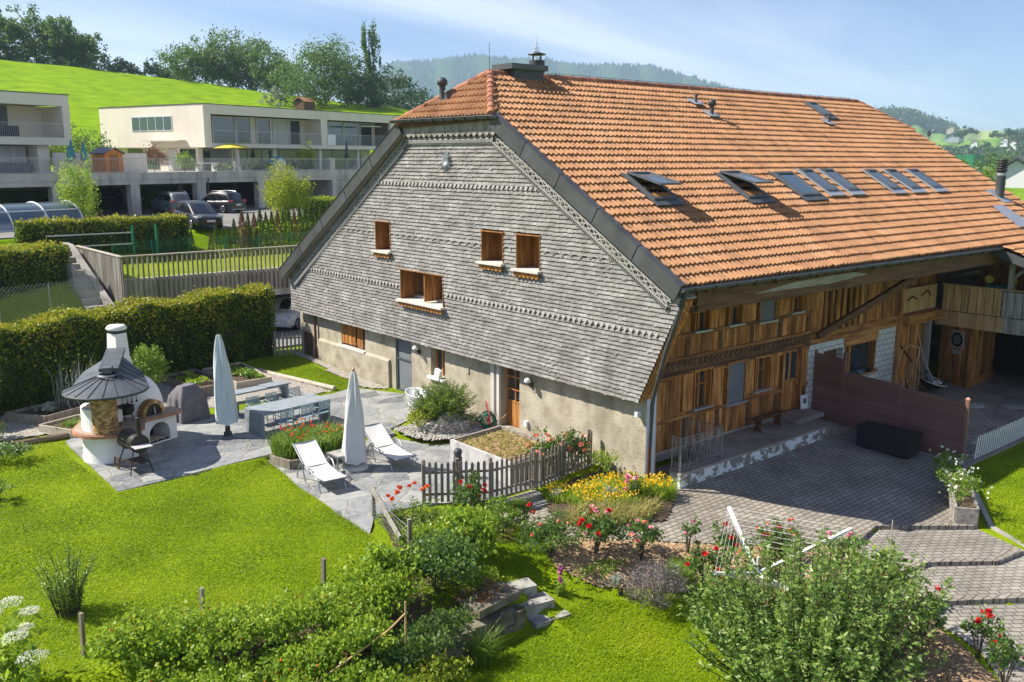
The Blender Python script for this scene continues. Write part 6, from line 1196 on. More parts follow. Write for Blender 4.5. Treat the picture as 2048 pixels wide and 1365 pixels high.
for i in range(9): p = W(8.8 + i * 1.25, 1.2 + .5 * (i % 2), 7.42); shrub('potted_plant', ORD[i] + ' low green terrace plant from the left behind the deck railing', p, (.55, .5, .4), 300, .16, 'l_tree', 'plant', 'terrace plants behind the deck railing', stems=0)
for i, (l1, l2, h, r) in enumerate(((-.5, 10, 2.6, 2.0), (2.0, 13, 3.6, 2.2), (4.5, 14, 4.2, 2.2), (6.8, 15, 3.2, 1.8), (.5, 14, 2.6, 2))): p = W(l1, l2, 7.0); shrub('bush', ('leftmost', 'second', 'tallest', 'rightmost', 'hindmost')[i] + ' green bush between the two apartment blocks', p, (r, r, h / 2), 1500, .24, 'l_bright' if i < 2 else 'l_tree', 'bush', stems=3)

# ---- far hills, woods, tower, valley houses ----
def ridge_line(name, pts, dist, depth, mat, kind='structure', jag=0):
    """pts: (px, py) skyline read as bearings and heights at this distance; built as a real ridge running back"""
    xs_i = np.arange(pts[0][0], pts[-1][0] + 1, 4.); ys_i = np.interp(xs_i, [p[0] for p in pts], [p[1] for p in pts]); R_w = []
    for j, (k, hf) in enumerate(((-.32, -.25), (-.2, .25), (-.1, .65), (0, 1.), (.15, .8), (.5, 0.))):
        row = []
        for i, px in enumerate(xs_i):
            d = dist * (1 + k * depth) * (1 + .012 * math.sin(i * .31 + j)); x, y = polar(px, d); top = CAMPOS[2] + (318 - ys_i[i]) / 1842. * dist / math.sqrt(1 + ((px - 1024) / 1878.) ** 2); base_z = -60
            row.append((x, y, base_z + (top - base_z) * max(hf, -.1) + (0 if j == 3 else 8 * math.sin(i * .5 + j * 2))))
        R_w.append(row)
    b = MB(); b.grid(np.array(R_w)); o = T(b.build(name, mat), kind=kind); return xs_i, ys_i
M['far_forest'] = pm('far_forest', [(.018, .035, .018), (.035, .06, .028), (.05, .08, .035)], .03, rough=1, detail=8, spec=0, bump=1, bscale=.12, bdist=8)
sk = [(700, 175), (760, 150), (800, 138), (860, 136), (900, 130), (945, 124), (1000, 128), (1050, 131), (1090, 132), (1130, 139), (1170, 143), (1230, 141), (1290, 143), (1330, 153), (1380, 165), (1430, 178), (1470, 188), (1520, 196), (1620, 225), (1720, 250), (1800, 270), (1900, 290), (2000, 300)]
xi, yi = ridge_line('mountain', sk, 3300, 1., M['far_forest'])
b = MB()     # the spruce fringe on the ridge
n = 5200; px = RS.uniform(740, 1800, n); py = np.interp(px, [p[0] for p in sk], [p[1] for p in sk]); V = []; F = []
for i in range(n):
    k = RS.uniform(-.10, .02); d = 3300 * (1 + k); x, y = polar(px[i], d); hf = 1 + k * 3.5 if k < 0 else 1 - k; top = -60 + (CAMPOS[2] + (318 - py[i]) / 1842. * 3300 / math.sqrt(1 + ((px[i] - 1024) / 1878.) ** 2) + 60) * hf; h = RS.uniform(14, 30); r = h * .22; m_ = len(V)
    V += [(x - r, y, top - 6), (x + r * .5, y - r * .87, top - 6), (x + r * .5, y + r * .87, top - 6), (x, y, top + h * .55)]; F += [(m_, m_ + 1, m_ + 3), (m_ + 1, m_ + 2, m_ + 3), (m_ + 2, m_, m_ + 3)]
b.add(V, F); T(b.build('ridge_forest', M['l_dark']), kind='stuff', label='spruce forest along the hazy mountain ridge')
# right hand valley: second hill with wood
M['far_meadow'] = pm('far_meadow', [(.09, .17, .03), (.14, .25, .04), (.30, .32, .11)], .0035, rough=1, detail=3, pos=[.35, .5, .72], spec=0)
sk2 = [(1640, 240), (1700, 226), (1730, 222), (1760, 221), (1790, 222), (1830, 234), (1860, 243), (1900, 256), (1960, 262), (2048, 264), (2150, 262), (2300, 266)]
ridge_line('hill', [(1640, 250), (1700, 236), (1760, 232), (1800, 236), (1840, 246), (1900, 257), (1960, 262), (2048, 264), (2150, 262), (2300, 266)], 1900, 1.1, M['far_meadow'])
def wood_mass(name, label, n, fx, size, mat='l_dark'):
    pts = np.array([fx() for _ in range(n)]); q = np.repeat(pts, 40, 0) + RS.normal(size=(n * 40, 3)) * size * .4 * np.array([1, 1, .8]); b = MB(); V, F = leafquads(q, size * .35, .8); b.add(V, F); T(b.build(name, M[mat]), kind='stuff', label=label)
def fx1(): px = random.uniform(1690, 1895); ty = np.interp(px, [p[0] for p in sk2], [p[1] for p in sk2]); py = ty + random.uniform(2, 12) + (4 if px < 1800 else 0); d = 1880 - (py - ty) * 4; x, y = polar(px, d); return (x, y, CAMPOS[2] + (318 - py) / 1842. * d / math.sqrt(1 + ((px - 1024) / 1878.) ** 2))
wood_mass('far_wood', 'dark wood crowning the far hill right of the roof', 420, fx1, 13)
ridge_line('hill', [(1700, 300), (1800, 292), (1860, 285), (1930, 281), (2000, 276), (2048, 270), (2150, 268), (2300, 270)], 1200, .9, M['far_meadow'])
def fx2(): px = random.uniform(1760, 2200); py = random.uniform(302, 325) - (24 if px > 2015 else 0); d = 1130 - max(0, py - 285) * 9; x, y = polar(px, d); return (x, y, CAMPOS[2] + (318 - py) / 1842. * d / math.sqrt(1 + ((px - 1024) / 1878.) ** 2))
wood_mass('far_wood', 'hazy woodland band across the valley on the right', 700, fx2, 8)
def vis(px, py, d): x, y = polar(px, d); return (x, y, CAMPOS[2] + (318 - py) / 1842. * d / math.sqrt(1 + ((px - 1024) / 1878.) ** 2))
for px, py, r, lab in ((1930, 262, 9, 'rounded tree group on the crest beside the pink-roofed farm'), (1915, 264, 7, 'small tree left of the tree group on the crest'), (2010, 266, 10, 'dark tree at the right end of the crest'), (1985, 268, 8, 'dark tree on the crest field edge'), (1968, 283, 6, 'lone round tree in the pale field'), (2040, 272, 12, 'large dark tree group at the right edge of the fields')):
    p = vis(px, py + 6, 1000); shrub('far_tree', lab, (p[0], p[1], p[2] - 4), (r * .8, r * .8, r * .6), 700, 1.6, 'l_dark', 'tree', stems=0)
def farhouse(px, py, d, L, h, roofm, wallm, label, rz=0.3, name='house', cat='house'):
    p = vis(px, py, d); o = thing(name, label, cat, p, rz); b = MB(); b.bx(-L / 2, L / 2, -L * .3, L * .3, -3, h); b.ext([(-L / 2, -L * .3, h), (-L / 2, L * .3, h), (-L / 2, 0, h + L * .2)], (L, 0, 0)); b.build('wall', M[wallm], o)
    b = MB(); b.ext([(-L * .56, -L * .36, h - .2), (L * .56, -L * .36, h - .2), (L * .56, 0, h + L * .22), (-L * .56, 0, h + L * .22)], (0, 0, .3)); b.ext([(-L * .56, L * .36, h - .2), (-L * .56, 0, h + L * .22), (L * .56, 0, h + L * .22), (L * .56, L * .36, h - .2)], (0, 0, .3)); b.build('roof', M[roofm], o)
    for i in range(3): b = MB(); b.bx(-L * .35 + i * L * .3, -L * .35 + i * L * .3 + L * .1, -L * .3 - .1, -L * .3 - .01, h * .35, h * .75); b.build('window', M['glass'], o)
farhouse(1895, 264, 1300, 13, 4, 'tile', 'pale_wood', 'pink-roofed farm on the crest below the wooded hill'); farhouse(1945, 292, 1000, 9, 3.5, 'tile', 'white_plaster', 'small farmhouse with red roof in the pale fields'); farhouse(2004, 286, 1000, 9, 3.5, 'tile', 'white_plaster', 'farmhouse with red roof near the right of the fields'); farhouse(2022, 292, 980, 8, 3.5, 'tile', 'white_plaster', 'rightmost red-roofed farmhouse in the fields')
farhouse(1905, 279, 1050, 20, 2, 'slate_metal', 'zinc_light', 'long grey industrial shed on the valley slope', .2, 'industrial_shed', 'shed')
farhouse(2036, 370, 145, 9, 1.8, 'slate_metal', 'white_plaster', 'white chalet with dark roof behind the roof flue', .35, 'chalet', 'chalet')
p = vis(1925, 338, 240); o = thing('commercial_building', 'pale commercial building with green upper storey beyond the roof edge', 'building', p, .15); b = MB(); b.bx(-8, 9, -6, 8, -12, .8); b.build('wall', M['plaster_smooth'], o); b = MB(); b.bx(-6.5, 1.5, -4, 6, .8, 3.4); b.build('upper_storey', M['green_plastic'], o)
for i in range(6): b = MB(); b.bx(-6 + i * 2.4, -4.6 + i * 2.4, -6.1, -6.01, -2, -.4); b.build('window', M['glass'], o)
for i, (px, py, d, h, r) in enumerate(((1938, 352, 120, 5, 2.6), (1985, 345, 200, 12, 7), (2030, 345, 210, 13, 8), (2000, 330, 260, 13, 8), (1945, 345, 190, 9, 6), (2055, 352, 170, 10, 6), (2045, 325, 280, 14, 9))):
    p = vis(px, py, d); tree('tree', ('bright young tree just past the roof edge', 'leafy tree left of the flue', 'large tree behind the chalet', 'tree behind the flue top', 'tree beside the commercial building', 'tree at the right edge behind the chalet', 'hindmost tree at the right edge')[i], (p[0], p[1], p[2] - h * .7), h, (r, r), 1600, .5, 'l_bright' if i == 0 else 'l_tree', .2, base=.03, group='trees around the chalet')
p = polar(2030, 60); shrub('bush', 'bright yellow-green bush beside the roof edge at the right', (p[0], p[1], 2.0), (2.2, 2.2, 1.6), 2600, .16, 'l_yellowgreen', 'bush', stems=4)
p = vis(2035, 395, 90); b = MB(); b.prism([(p[0] - 12, p[1] - 20), (p[0] + 25, p[1] - 20), (p[0] + 40, p[1] + 25), (p[0] - 12, p[1] + 25)], -6, p[2]); T(b.build('lawn', M['meadow']), kind='structure')
# transmitter tower on the ridge
p = polar(1069, 3180); zt = CAMPOS[2] + (318 - 132) / 1842. * 3180; o = thing('transmitter_tower', 'distant lattice transmitter mast on the mountain ridge', 'tower', (p[0], p[1], zt - 20)); b = MB(); b.tube((0, 0, 0), (0, 0, 75), 6, 4, 8); b.tube((0, 0, 75), (0, 0, 102), 1.4, .5, 6); b.build('mast', M['rail_metal'], o)
for z_ in (38, 47, 56): b = MB(); b.tube((0, 0, z_), (0, 0, z_ + 4), 12, 12, 12); b.build('platform', M['rail_metal'], o)
# ================= GARDEN OBJECTS =================
def G_(mb, name, mat, par): return mb.build(name, M[mat], par)
# --- pizza oven (world coordinates, empty at the origin of the drum)
PO = thing('pizza_oven', 'white masonry pizza oven with slate fan roof, brick column and tall chimney', 'outdoor oven')
O_ = np.array([-9.62, 10.72]); ang = R_(21); ex_ = np.array([math.cos(ang), math.sin(ang)]); ey_ = np.array([-math.sin(ang), math.cos(ang)])
def ol(x, y, z): p = O_ + ex_ * x + ey_ * y; return (p[0], p[1], z)
b = MB(); b.lathe([(.76, .33), (.74, .5), (.72, 1.12)], (-10.35, 10.65, 0), 28)
# body with an arched wood store: front face cut as polygon with hole via strips
n = 12; ax0, ax1, az0, azt = .42, 1.16, .40, .98; arc = [((ax0 + ax1) / 2 + (ax1 - ax0) / 2 * math.cos(t), az0 + .22 + (azt - az0 - .22) * math.sin(t)) for t in np.linspace(math.pi, 0, n)]
pts = [(ax0, az0)] + arc + [(ax1, az0)]
for (u0, v0), (u1, v1) in zip(pts[:-1], pts[1:]):
    if u1 > u0 + 1e-6: b.add([ol(u0, 0, v0), ol(u1, 0, v1), ol(u1, 0, 1.12), ol(u0, 0, 1.12)], [(0, 1, 2, 3)])
    b.add([ol(u0, 0, v0), ol(u1, 0, v1), ol(u1, .9, v1), ol(u0, .9, v0)], [(3, 2, 1, 0)])
b.add([ol(-.3, 0, .34), ol(ax0, 0, .34), ol(ax0, 0, 1.12), ol(-.3, 0, 1.12)], [(0, 1, 2, 3)]); b.add([ol(ax1, 0, .34), ol(1.42, 0, .34), ol(1.42, 0, 1.12), ol(ax1, 0, 1.12)], [(0, 1, 2, 3)]); b.add([ol(ax0, 0, .34), ol(ax1, 0, .34), ol(ax1, 0, az0), ol(ax0, 0, az0)], [(0, 1, 2, 3)])
b.add([ol(1.42, 0, .34), ol(1.42, 1.75, .34), ol(1.42, 1.75, 1.12), ol(1.42, 0, 1.12)], [(0, 1, 2, 3)]); b.add([ol(1.42, 1.75, .34), ol(-.4, 1.75, .34), ol(-.4, 1.75, 1.12), ol(1.42, 1.75, 1.12)], [(0, 1, 2, 3)]); b.add([ol(-.4, 1.75, .34), ol(-.4, 0, .34), ol(-.4, 0, 1.12), ol(-.4, 1.75, 1.12)], [(0, 1, 2, 3)])
b.add([ol(-.4, 0, 1.12), ol(1.42, 0, 1.12), ol(1.42, 1.75, 1.12), ol(-.4, 1.75, 1.12)], [(0, 1, 2, 3)]); G_(b, 'body', 'white_plaster', PO)
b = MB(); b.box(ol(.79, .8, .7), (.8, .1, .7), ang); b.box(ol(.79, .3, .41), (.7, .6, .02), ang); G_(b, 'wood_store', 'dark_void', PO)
b = MB()
for i in range(9): b.beam(ol(.5 + .07 * i, .05 + .02 * (i % 3), .45), ol(.5 + .07 * i, .5, .45), .05, .05)
G_(b, 'firewood', 'pale_wood', PO)
# wavy counter
out = [(-10.35 + .98 * math.cos(t), 10.65 + .98 * math.sin(t)) for t in np.linspace(R_(150), R_(318), 22)]
out += [ol(x, y, 0)[:2] for x, y in ((.05, -.30), (.22, -.12), (.45, -.08), (.8, -.16), (1.2, -.22), (1.5, -.18), (1.62, .0), (1.62, .5), (1.4, .52), (1.38, 1.7), (-.4, 1.7))]
b = MB(); b.prism(out, 1.121, 1.20); G_(b, 'counter_edge', 'terracotta', PO)
b = MB(); cx_, cy_ = np.mean(out, 0); b.prism([(cx_ + (x - cx_) * .95, cy_ + (y - cy_) * .95) for x, y in out], 1.201, 1.222); G_(b, 'counter', 'counter', PO)
# dome: swept ellipses, lower towards the right front
b = MB(); nt_, nl = 14, 20; Pg = np.zeros((nt_, nl, 3))
for i, t in enumerate(np.linspace(0, math.pi / 2, nt_)):
    for j, u in enumerate(np.linspace(0, 2 * math.pi, nl)):
        rr_ = math.cos(t) ** .75; fr = max(0, -math.sin(u)); Pg[i, j] = ol(.74 + .84 * rr_ * math.cos(u), .98 + (.86 if math.sin(u) > 0 else .80) * rr_ * math.sin(u), 1.22 + 1.06 * math.sin(t))
b.grid(Pg, 0, True); G_(b, 'dome', 'white_plaster', PO)
b = MB()
for i in range(15):
    t = math.pi * (i + .5) / 15; c = ol(.66 + .35 * math.cos(t), .14, 1.22 + .40 * math.sin(t)); b.box(c, (.072, .24, .11), ang, tilt=(-(t - math.pi / 2), 'Y'))
G_(b, 'arch_bricks', 'brick_slip', PO)
b = MB(); b.ext([ol(.66 + .31 * math.cos(t), .08, 1.225 + .36 * math.sin(t)) for t in np.linspace(0, math.pi, 14)], ol(0, .1, 0)[0:0] or tuple(np.append(ey_ * .1, 0))); dv = G_(b, 'oven_door', 'black_iron', PO)
b = MB(); b.beam(ol(.70, .04, 1.26), ol(.70, .06, 1.45), .05, .03); G_(b, 'handle', 'rail_metal', dv)
# brick column
b = MB(); rows = 25
for i in range(rows):
    for j in range(15):
        t = 2 * math.pi * (j + .5 * (i % 2)) / 15; r = .285 + random.uniform(0, .008); zc = 1.24 + i * .046; b.box((-10.62 + r * math.cos(t), 10.12 + r * math.sin(t), zc), (.07, .115, .037), t)
b.lathe([(.30, 1.22), (.30, 2.40)], (-10.62, 10.12, 0), 18); G_(b, 'column', 'brick_slip', PO)
b = MB(); b.path([(-10.98 + .75 * 0, 10.9, 1.7)] * 2, .01, 3); 
wv = [(-10.35 + .72 * math.cos(t), 10.65 + .72 * math.sin(t)) for t in np.linspace(R_(130), R_(232), 10)]; wi = [(-10.35 + .58 * math.cos(t), 10.65 + .58 * math.sin(t)) for t in np.linspace(R_(232), R_(130), 10)]
b = MB(); b.prism(wv + wi, 1.223, 1.85); G_(b, 'wind_wall', 'white_plaster', PO)
# roof
ap = (-10.25, 10.60, 2.74); arcp = [(-10.45 + 1.08 * math.cos(t), 10.38 + 1.08 * math.sin(t), 2.31) for t in np.linspace(R_(128), R_(338), 22)]; rg = (-9.62, 12.05, 2.98); Rr_ = (-9.12, 11.55, 2.42); Lf = (-10.5, 12.35, 2.42)
b = MB(); top = [ap] + arcp + [Rr_, rg, Lf]; th = .05
def shell(mb, tris):
    for tr in tris: mb.ext([tuple(p) for p in tr], (0, 0, th))
shell(b, [(ap, arcp[i], arcp[i + 1]) for i in range(21)] + [(ap, arcp[-1], Rr_), (ap, Rr_, rg), (ap, rg, Lf), (ap, Lf, arcp[0])]); rf = G_(b, 'roof', 'slate_metal', PO)
b = MB()
for i in range(0, 22, 2): a = Vector(ap) + Vector((0, 0, th + .01)); c = Vector(arcp[i]) + Vector((0, 0, th + .01)); b.beam(a, c, .014, .018)
for u in (.25, .5, .75): b.beam(tuple(Vector(ap).lerp(Vector(rg), u) + Vector((0, 0, .06))), tuple(Vector(arcp[-1]).lerp(Vector(Rr_), u) + Vector((0, 0, .06))), .025, .025)
b.path([tuple(Vector(p) + Vector((0, 0, .02))) for p in arcp + [Rr_]], .035, 6); G_(b, 'seams', 'zinc_dark', rf)
b = MB(); b.beam(tuple(Vector(ap) + Vector((-.08, -.15, .11))), (rg[0], rg[1], rg[2] + .10), .5, .10); b.box((-10.35, 10.48, 2.86), (.3, .24, .16), R_(66)); b.lathe([(.28, 0), (.22, .04)], (-10.38, 10.42, 2.72), 14); G_(b, 'ridge_vent', 'slate_metal', rf)
# chimney
b = MB(); q0 = (-9.45, 12.42)
Pg = [];
for z_, r in ((1.6, .62), (2.2, .46), (2.5, .34), (2.8, .27), (3.2, .25), (3.5, .235)): Pg.append([(q0[0] + r * sx_ * (1.0), q0[1] + r * sy_, z_) for sx_, sy_ in [(math.cos(t) * 1.15 if True else 0, math.sin(t) * 1.15) for t in np.linspace(R_(45) + R_(20), R_(405) + R_(20), 5)]])
b.grid(np.array(Pg), 0, False); G_(b, 'chimney', 'white_plaster', PO); b = MB(); b.box((q0[0], q0[1], 3.54), (.36, .36, .1), R_(20)); G_(b, 'chimney_gap', 'black', PO); b = MB(); b.lathe([(.0, .0), (.27, .0), (.30, .05), (.24, .13), (0, .17)], (q0[0], q0[1], 3.60), 16); G_(b, 'chimney_cap', 'white_plaster', PO)
# cauldron and hooks on the counter
o = thing('cauldron', 'black cast iron cauldron on legs on the oven counter', 'cauldron', ol(-.05, .35, 1.222)); b = MB(); b.lathe([(0, .14), (.18, .16), (.24, .26), (.23, .38), (.25, .40), (.21, .39), (.2, .28), (0, .2)], (0, 0, 0), 16); G_(b, 'pot', 'black_iron', o)
for t in (0, 2.1, 4.2): b = MB(); b.tube((.15 * math.cos(t), .15 * math.sin(t), .2), (.19 * math.cos(t), .19 * math.sin(t), 0), .018, n=6); G_(b, 'leg', 'black_iron', o)
for i in range(4): p = ol(-.25 + .16 * i, .2, 1.75); o = thing('fire_tool', 'long black fire tool hanging over the cauldron', 'fire tool', p, group='fire tools hanging over the cauldron'); b = MB(); b.tube((0, 0, .5), (0, 0, 0), .01, n=5); b.lathe([(.0, -.04), (.04, 0), (0, .04)], (0, 0, -.02), 8); G_(b, 'rod', 'black_iron', o)
o = thing('cloth_stool', 'white cloth draped over a small stool on the oven counter', 'stool', (-10.28, 10.5, 1.222), .4); b = MB(); b.box((0, 0, .42), (.34, .30, .10)); b.box((-.02, -.16, .3), (.33, .03, .3)); G_(b, 'cloth', 'white', o)
for x_ in (-.12, .12):
    for y_ in (-.1, .1): b = MB(); b.tube((x_, y_, 0), (x_, y_, .38), .02, n=6); G_(b, 'leg', 'dark_wood', o)
# --- smoker
SM = thing('smoker_grill', 'black barrel smoker grill with chimney stack and two rusty wheels', 'grill', (-10.25, 8.98, .352), R_(-88))
b = MB(); b.tube((-.48, 0, .82), (.42, 0, .82), .25, n=22); b.bx(-.49, .43, -.262, -.24, .79, .81); G_(b, 'barrel', 'black_iron', SM)
b = MB(); b.tube((-.78, 0, .66), (-.485, 0, .66), .19, n=18); G_(b, 'fire_box', 'rust', SM)
b = MB(); b.tube((.34, .02, .98), (.34, .02, 1.5), .065, n=12); b.lathe([(.07, 0), (.08, .02), (0, .03)], (.34, .02, 1.5), 12); G_(b, 'stack', 'black_iron', SM)
for x_, y_ in ((.36, -.3), (.36, .3)): b = MB(); b.tube((x_ - .06, y_ * .5, .62), (x_ + .04, y_, 0), .018, n=6); G_(b, 'leg', 'black_iron', SM)
for y_ in (-1, 1): b = MB(); b.tube((-.4, y_ * .12, .62), (-.42, y_ * .3, .18), .018, n=6); G_(b, 'leg', 'black_iron', SM)
for y_ in (-.34, .34):
    b = MB(); b.path([(-.44 + .17 * math.cos(t), y_, .18 + .17 * math.sin(t)) for t in np.linspace(0, 2 * math.pi, 20)], .024, 6)
    for k in range(6): b.tube((-.44, y_, .18), (-.44 + .17 * math.cos(k * 1.047), y_, .18 + .17 * math.sin(k * 1.047)), .009, n=4)
    G_(b, 'wheel', 'rust', SM)
b = MB(); b.beam((-.44, -.34, .18), (-.44, .34, .18), .02, .02); b.beam((-.42, -.25, .26), (.38, -.25, .26), .02, .02); b.beam((-.42, .25, .26), (.38, .25, .26), .02, .02); b.bx(-.3, .3, -.24, .24, .25, .262); b.path([(-.3, -.28, .9), (-.3, -.33, .95), (.25, -.33, .95), (.25, -.28, .9)], .012, 5); b.tube((-.75, -.35, .93), (-.55, -.1, .86), .01, n=5); G_(b, 'frame', 'black_iron', SM)
b = MB(); b.bx(.44, .78, -.25, .2, .80, .82); G_(b, 'side_shelf', 'rail_metal', SM)
# --- covered grill
o = thing('covered_grill', 'grill hidden under a dark grey draped cover beside the oven', 'covered grill', (-7.28, 13.0, .35), R_(18)); Pg = []
for z_, r, p in ((.0, 1.02, .06), (.3, .98, .05), (.7, .92, .02), (.82, .9, .01), (1.05, .62, 0), (1.12, .5, 0)):
    row = []
    for t in np.linspace(0, 2 * math.pi, 41):
        c, s = math.cos(t), math.sin(t); q = 1 / max(abs(c), abs(s)) ** .75; row.append((.66 * r * c * q * .8 + p * math.cos(9 * t), .50 * r * s * q * .8 * (1 if z_ < .9 else .75) + p * math.sin(11 * t), z_ + (.02 * math.sin(7 * t) if z_ < .1 else 0)))
    Pg.append(row)
b = MB(); b.grid(np.array(Pg), 0, True); b.add(Pg[-1][:-1], [tuple(range(40))]); G_(b, 'cover', 'cloth_grey', o)
# --- folded parasols
def folded(label, x, y, z, h0, h1, r, mat, base, lean=0.):
    o = thing('folded_parasol', label, 'parasol', (x, y, z)); Pg = []
    for u in np.linspace(0, 1, 12):
        zz = h0 + (h1 - h0) * u; rr_ = r * (1 - u) ** .55 * (.62 + .38 * min(1, (1 - u) * 3)) + .07 * (1 - u * .2); row = []
        for t in np.linspace(0, 2 * math.pi, 33): q = 1 + .20 * math.sin(4 * t + 1.5 * u) + .10 * math.sin(9 * t + 2 * math.sin(5 * u)); row.append((rr_ * q * math.cos(t) + lean * u, rr_ * q * math.sin(t), zz + (.05 * math.sin(4 * t) if u == 0 else 0)))
        Pg.append(row)
    b = MB(); b.grid(np.array(Pg), 0, True); b.add(Pg[-1][:-1], [tuple(range(32))]); G_(b, 'cover', mat, o); b = MB(); b.tube((0, 0, 0), (lean, 0, h1 + .02), .032, n=10); G_(b, 'pole', 'alu', o)
    if base == 'big': b = MB(); b.lathe([(.36, 0), (.37, .06), (.33, .11), (.09, .14), (.06, .26), (0, .27)], (0, 0, 0), 28); G_(b, 'base', 'plaster_smooth', o)
    else: b = MB(); b.lathe([(.13, 0), (.12, .1), (.08, .12), (.07, .28), (0, .28)], (0, 0, 0), 16); G_(b, 'base', 'zinc_dark', o)
    return o
folded('tall folded parasol in pale blue cover near the table', -7.05, 10.45, .352, .42, 3.1, .27, 'cloth_blue', 'small', -.12); p_ = folded('folded cream parasol on a round base between the loungers', -5.45, 5.72, .21, .22, 2.72, .27, 'cloth_white', 'big', .04)
b = MB(); b.lathe([(.02, 0), (.05, .04), (.03, .10), (0, .12)], (.04, 0, 2.72), 10); G_(b, 'finial', 'copper', p_)
# --- table and chairs
TB = thing('garden_table', 'long grey slatted-end garden table with chairs on both sides', 'table', (-5.18, 10.18, .352), R_(7))
b = MB(); b.bx(-1.22, 1.22, -.52, .52, .68, .735); G_(b, 'tabletop', 'table_grey', TB)
for s in (-1, 1):
    b = MB()
    for i in range(15): b.bx(s * 1.22 - .05 * (s > 0), s * 1.22 + .05 * (s < 0), -.52, .52, .02 + i * .045, .052 + i * .045)
    b.bx(s * 1.21 - .035 * (s > 0), s * 1.21 + .035 * (s < 0), -.50, -.44, 0, .67); b.bx(s * 1.21 - .035 * (s > 0), s * 1.21 + .035 * (s < 0), .44, .50, 0, .67); G_(b, 'side_panel', 'table_grey', TB)
def metal_chair():
    o = thing('garden_chair', None, None)
    b = MB(); Pg = [[(x, y, .45 - .02 * math.cos(y * 6) + .01 * abs(x)) for y in np.linspace(-.21, .21, 6)] for x in np.linspace(-.21, .21, 6)]; b.grid(np.array(Pg), 0, True); b.path([(-.21, -.21, .44), (.21, -.21, .44), (.21, .21, .44), (-.21, .21, .44), (-.21, -.21, .44)], .012, 6); G_(b, 'seat', 'chair_blue', o)
    b = MB()
    for i in range(6): b.beam((-.20, .235 + i * .008, .58 + i * .045), (.20, .235 + i * .008, .58 + i * .045), .028, .012, up=(0, 1, 0))
    b.tube((-.21, .21, .44), (-.21, .29, .84), .013, n=6); b.tube((.21, .21, .44), (.21, .29, .84), .013, n=6); b.tube((-.21, .29, .84), (.21, .29, .84), .013, n=6); G_(b, 'backrest', 'chair_blue', o)
    for x_ in (-.2, .2):
        for y_ in (-.2, .2): b = MB(); b.tube((x_, y_, .44), (x_ * 1.12, y_ * 1.22, 0), .013, n=6); G_(b, 'leg', 'chair_blue', o)
    for x_ in (-.22, .22): b = MB(); b.path([(x_, .25, .66), (x_ * 1.15, .1, .66), (x_ * 1.15, -.16, .64), (x_, -.19, .46)], .012, 6); G_(b, 'armrest', 'chair_blue', o)
    return o
c0 = metal_chair(); lab = ['blue metal chair on the near side of the table, left end', 'blue metal chair on the near side of the table, middle', 'blue metal chair on the near side of the table, right end', 'blue metal chair behind the table, left end', 'blue metal chair behind the table, middle', 'blue metal chair behind the table, right end']
for i, (x_, y_, r_) in enumerate(((-5.72, 9.42, 180), (-5.02, 9.50, 186), (-4.40, 9.62, 192), (-5.85, 10.95, 4), (-5.15, 11.05, 8), (-4.25, 11.20, 10))):
    o = c0 if i == 0 else copy_tree(c0); o.location = (x_, y_, .352); o.rotation_euler = (0, 0, R_(r_)); T(o, lab[i], 'chair', 'blue metal chairs round the garden table')
SB_ = thing('sideboard_bench', 'long grey garden console with a lower bench board behind the table', 'bench', (-5.2, 12.55, .352), R_(6)); b = MB(); b.bx(-1.15, 1.15, -.26, .26, .70, .75); b.bx(.3, 1.2, -.30, .22, .751, .79); G_(b, 'top', 'table_grey', SB_)
b = MB(); b.bx(-.95, 1.0, -.2, .25, .36, .40); G_(b, 'lower_board', 'stone_grey', SB_)
for x0, x1 in ((-1.15, -1.09), (1.04, 1.15)): b = MB(); b.bx(x0, x1, -.25, .25, 0, .699); G_(b, 'leg', 'table_grey', SB_)
for x_ in (-.7, .8): b = MB(); b.bx(x_, x_ + .05, -.1, .2, 0, .36); G_(b, 'support', 'zinc_dark', SB_)
# --- sun loungers
def lounger():
    o = thing('sun_lounger', None, None)      # foot towards -y
    prof = [(-.95, .36), (-.5, .33), (0, .36), (.22, .40), (.95, .86)]; b = MB()
    Pg = np.array([[(x, y, z - .02 * math.cos(x * 5)) for x in np.linspace(-.31, .31, 7)] for y, z in prof]); b.grid(Pg, 0, True); b.grid(Pg[:, ::-1] - np.array([0, 0, .012]), 0, True); G_(b, 'sling', 'sling', o)
    b = MB()
    for s in (-1, 1): b.path([(s * .325, y, z) for y, z in prof[:4]], .018, 6); b.path([(s * .325, y, z) for y, z in prof[3:]], .018, 6)
    for y, z in (prof[0], prof[3], prof[4]): b.tube((-.32, y, z - .01), (.32, y, z - .01), .016, n=6)
    G_(b, 'frame', 'alu', o)
    for s in (-1, 1): b = MB(); b.path([(s * .35, -.78, 0), (s * .36, -.68, .30), (s * .36, -.5, .33)], .02, 6); G_(b, 'leg', 'alu', o); b = MB(); b.path([(s * .36, .68, .0), (s * .38, .45, .40), (s * .38, .25, .56), (s * .37, .0, .54), (s * .36, -.2, .34)], .02, 6); G_(b, 'armrest', 'alu', o); b = MB(); b.tube((s * .36, .1, .02), (s * .38, .3, .5), .018, n=6); G_(b, 'leg', 'alu', o)
    return o
l0 = lounger(); l0.location = (-6.72, 5.35, .21); l0.rotation_euler = (0, 0, R_(-4)); T(l0, 'white sun lounger beside the lawn, backrest raised, left of the parasol', 'sun lounger', 'white sun loungers on the stone patio')
l1 = copy_tree(l0, (-4.42, 5.62, .21), R_(-2), 'white sun lounger right of the cream parasol, below the stone step')
o = thing('side_table', 'small square patio table with mottled stone top between the loungers', 'table', (-5.72, 5.95, .21), R_(3)); b = MB(); b.box((0, 0, .44), (.62, .55, .02)); G_(b, 'top', 'stone_grey', o)
b = MB(); 
